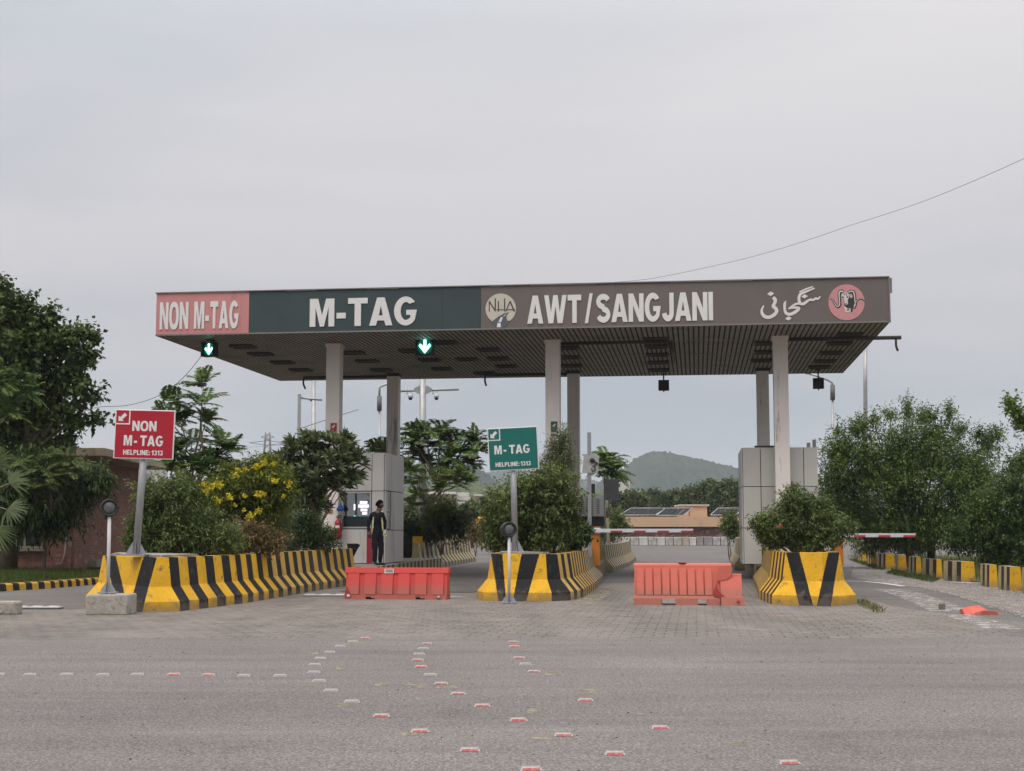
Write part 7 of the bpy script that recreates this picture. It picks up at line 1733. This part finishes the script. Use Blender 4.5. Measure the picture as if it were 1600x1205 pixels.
# spiky tops beyond the yellow flowers
for (px, py, lab) in ((410, 722, 'small spiky leaved plant top above the yellow flowers, left one'), (431, 718, 'larger spiky leaved plant top between the yellow flowers and the leathery tree')):
    D = 33.5; b_ = P(px, 840, D); b_.z = .6; t = plant('spiky_plant', b_, lab, 'spiky plant', 'spiky plants in the left island')
    c = np.array(P(px, py + 6, D)); n = 34; d_ = nrm(rg.normal(size=(n, 3)) * [1, .8, .6] + [0, 0, .55]); v, q = leafquads(np.repeat(c[None], n, 0) + rg.normal(size=(n, 3)) * .02, d_, nrm(rg.normal(size=(n, 3))), .26, .028, droop=.05)
    npmesh('leaves', v, q, L_GREY, t); mb = MB(); mb.tube([b_, Vector(c)], .03, 6); mb.build('stem', M_BARK, t)
# --- grass
def grass(name, poly, n, h, z, m, label, wdt=.012):
    from mathutils.geometry import intersect_point_tri_2d
    ps = [Vector((p[0], p[1], 0)) for p in poly]; tri = tessellate_polygon([ps]); ar = []
    for t_ in tri: a, b_, c = (ps[k] for k in t_); ar.append((b_ - a).cross(c - a).length)
    ar = np.array(ar); pk = rg.choice(len(tri), n, p=ar / ar.sum()); r1 = np.sqrt(rg.uniform(size=n)); r2 = rg.uniform(size=n)
    A_ = np.array([[list(ps[k]) for k in t_] for t_ in tri])[pk]
    p = A_[:, 0] * (1 - r1)[:, None] + A_[:, 1] * (r1 * (1 - r2))[:, None] + A_[:, 2] * (r1 * r2)[:, None]; p[:, 2] = z
    d_ = nrm(rg.normal(size=(n, 3)) * [.45, .45, 0] + [0, 0, 1]); v, q = leafquads(p, d_, nrm(rg.normal(size=(n, 3))), h * rg.uniform(.5, 1.3, n), wdt, droop=.15)
    return tag(npmesh(name, v, q, m), label, 'grass', kind='stuff')
grass('grass', [(-13.5, 29.8), (-10.4, 29.2), (-9.6, 32.2), (-9.3, 34.2), (-12, 38.5), (-18, 39)], 16000, .22, .12, M_GRASSB, 'dark grass on the verge behind the striped kerb')
grass('grass', [(.95, 27.0), (1.28, 29.6), (1.65, 33.2), (.7, 33.2), (.5, 28)], 3500, .26, .60, leafmat('dry_grass', (0.0874, 0.1018, 0.0306), (0.1872, 0.1908, 0.0714), .6, .3, .8), 'dry grass on top of the middle island')
grass('grass', [(12.6, 46), (11.2, 37), (10.7, 30), (14, 30), (22, 46), (20, 60), (14, 60)], 16000, .3, .05, MATS['dry_grass'], 'grass behind the striped blocks at right', .016)
grass('weeds', [g2(1338, 944), g2(1350, 941), g2(1385, 958), g2(1372, 962), g2(1345, 951)], 260, .11, .012, MATS['dry_grass'], 'weeds growing along the foot of the right island', .012)
grass('weeds', [g2(1395, 893), g2(1440, 902), g2(1470, 908), g2(1455, 912), g2(1420, 905), g2(1385, 898)], 1500, .14, .01, M_GRASSB, 'weeds in front of the striped blocks', .014)
grass('weeds', [g2(1326, 876), g2(1345, 878), g2(1385, 892), g2(1370, 892)], 900, .16, .01, M_GRASSB, 'weeds by the far striped blocks', .016)
# loose stones on the shoulder and road
def stones(name, poly, n, s0, s1, z, m, label):
    ps = [Vector((p[0], p[1], 0)) for p in poly]; tri = tessellate_polygon([ps]); A_ = np.array([[list(ps[k]) for k in t_] for t_ in tri]); ar = np.array([abs(np.cross(a[1] - a[0], a[2] - a[0])[2]) for a in A_])
    pk = rg.choice(len(tri), n, p=ar / ar.sum()); r1 = np.sqrt(rg.uniform(size=n)); r2 = rg.uniform(size=n); A_ = A_[pk]
    p = A_[:, 0] * (1 - r1)[:, None] + A_[:, 1] * (r1 * (1 - r2))[:, None] + A_[:, 2] * (r1 * r2)[:, None]
    oc = np.array([(1, 0, 0), (0, 1, 0), (-1, 0, 0), (0, -1, 0), (0, 0, .8), (0, 0, -.3)]); sz = rg.uniform(s0, s1, (n, 1, 1)) * rg.uniform(.6, 1.3, (n, 1, 3))
    v = (p[:, None, :] + oc[None] * sz * .5 + rg.normal(size=(n, 6, 3)) * s0 * .1); v[:, :, 2] += z
    f = np.array([(0, 1, 4), (1, 2, 4), (2, 3, 4), (3, 0, 4), (1, 0, 5), (2, 1, 5), (3, 2, 5), (0, 3, 5)]); F = (f[None] + (np.arange(n) * 6)[:, None, None]).reshape(-1, 3)
    return tag(npmesh(name, v.reshape(-1, 3), F, m), label, 'gravel', kind='stuff')
stones('gravel', [g2(1400, 903), g2(1480, 908), g2(1600, 928), g2(1720, 960), g2(1600, 968), g2(1500, 935), g2(1420, 915)], 5000, .02, .06, .012, mat('stone_pale', (.27, .25, .23), .9, .3, 3), 'pale gravel scattered on the right shoulder')
stones('grit', [(-5, 7), (5, 7), (8, 16), (-10, 16)], 500, .006, .02, .004, mat('stone_dark', (.06, .055, .05), .9, .3, 3), 'dark grit scattered on the asphalt')

# ------------------------------------------------------------------ air
HZ = MB(); HZ.box((0, 1500, 74), (4200, 3400, 150)); hz = HZ.build('haze', [bpy.data.materials.new('haze_air')])
hm = hz.data.materials[0]; hm.use_nodes = True; t_ = hm.node_tree; t_.nodes.clear(); o_ = t_.nodes.new('ShaderNodeOutputMaterial'); vol = t_.nodes.new('ShaderNodeVolumePrincipled')
vol.inputs['Color'].default_value = (.80, .89, 1.0, 1); vol.inputs['Density'].default_value = .00022; vol.inputs['Anisotropy'].default_value = 0.0
t_.links.new(vol.outputs[0], o_.inputs['Volume']); tag(hz, 'thin pale haze over the valley', 'haze', kind='stuff')
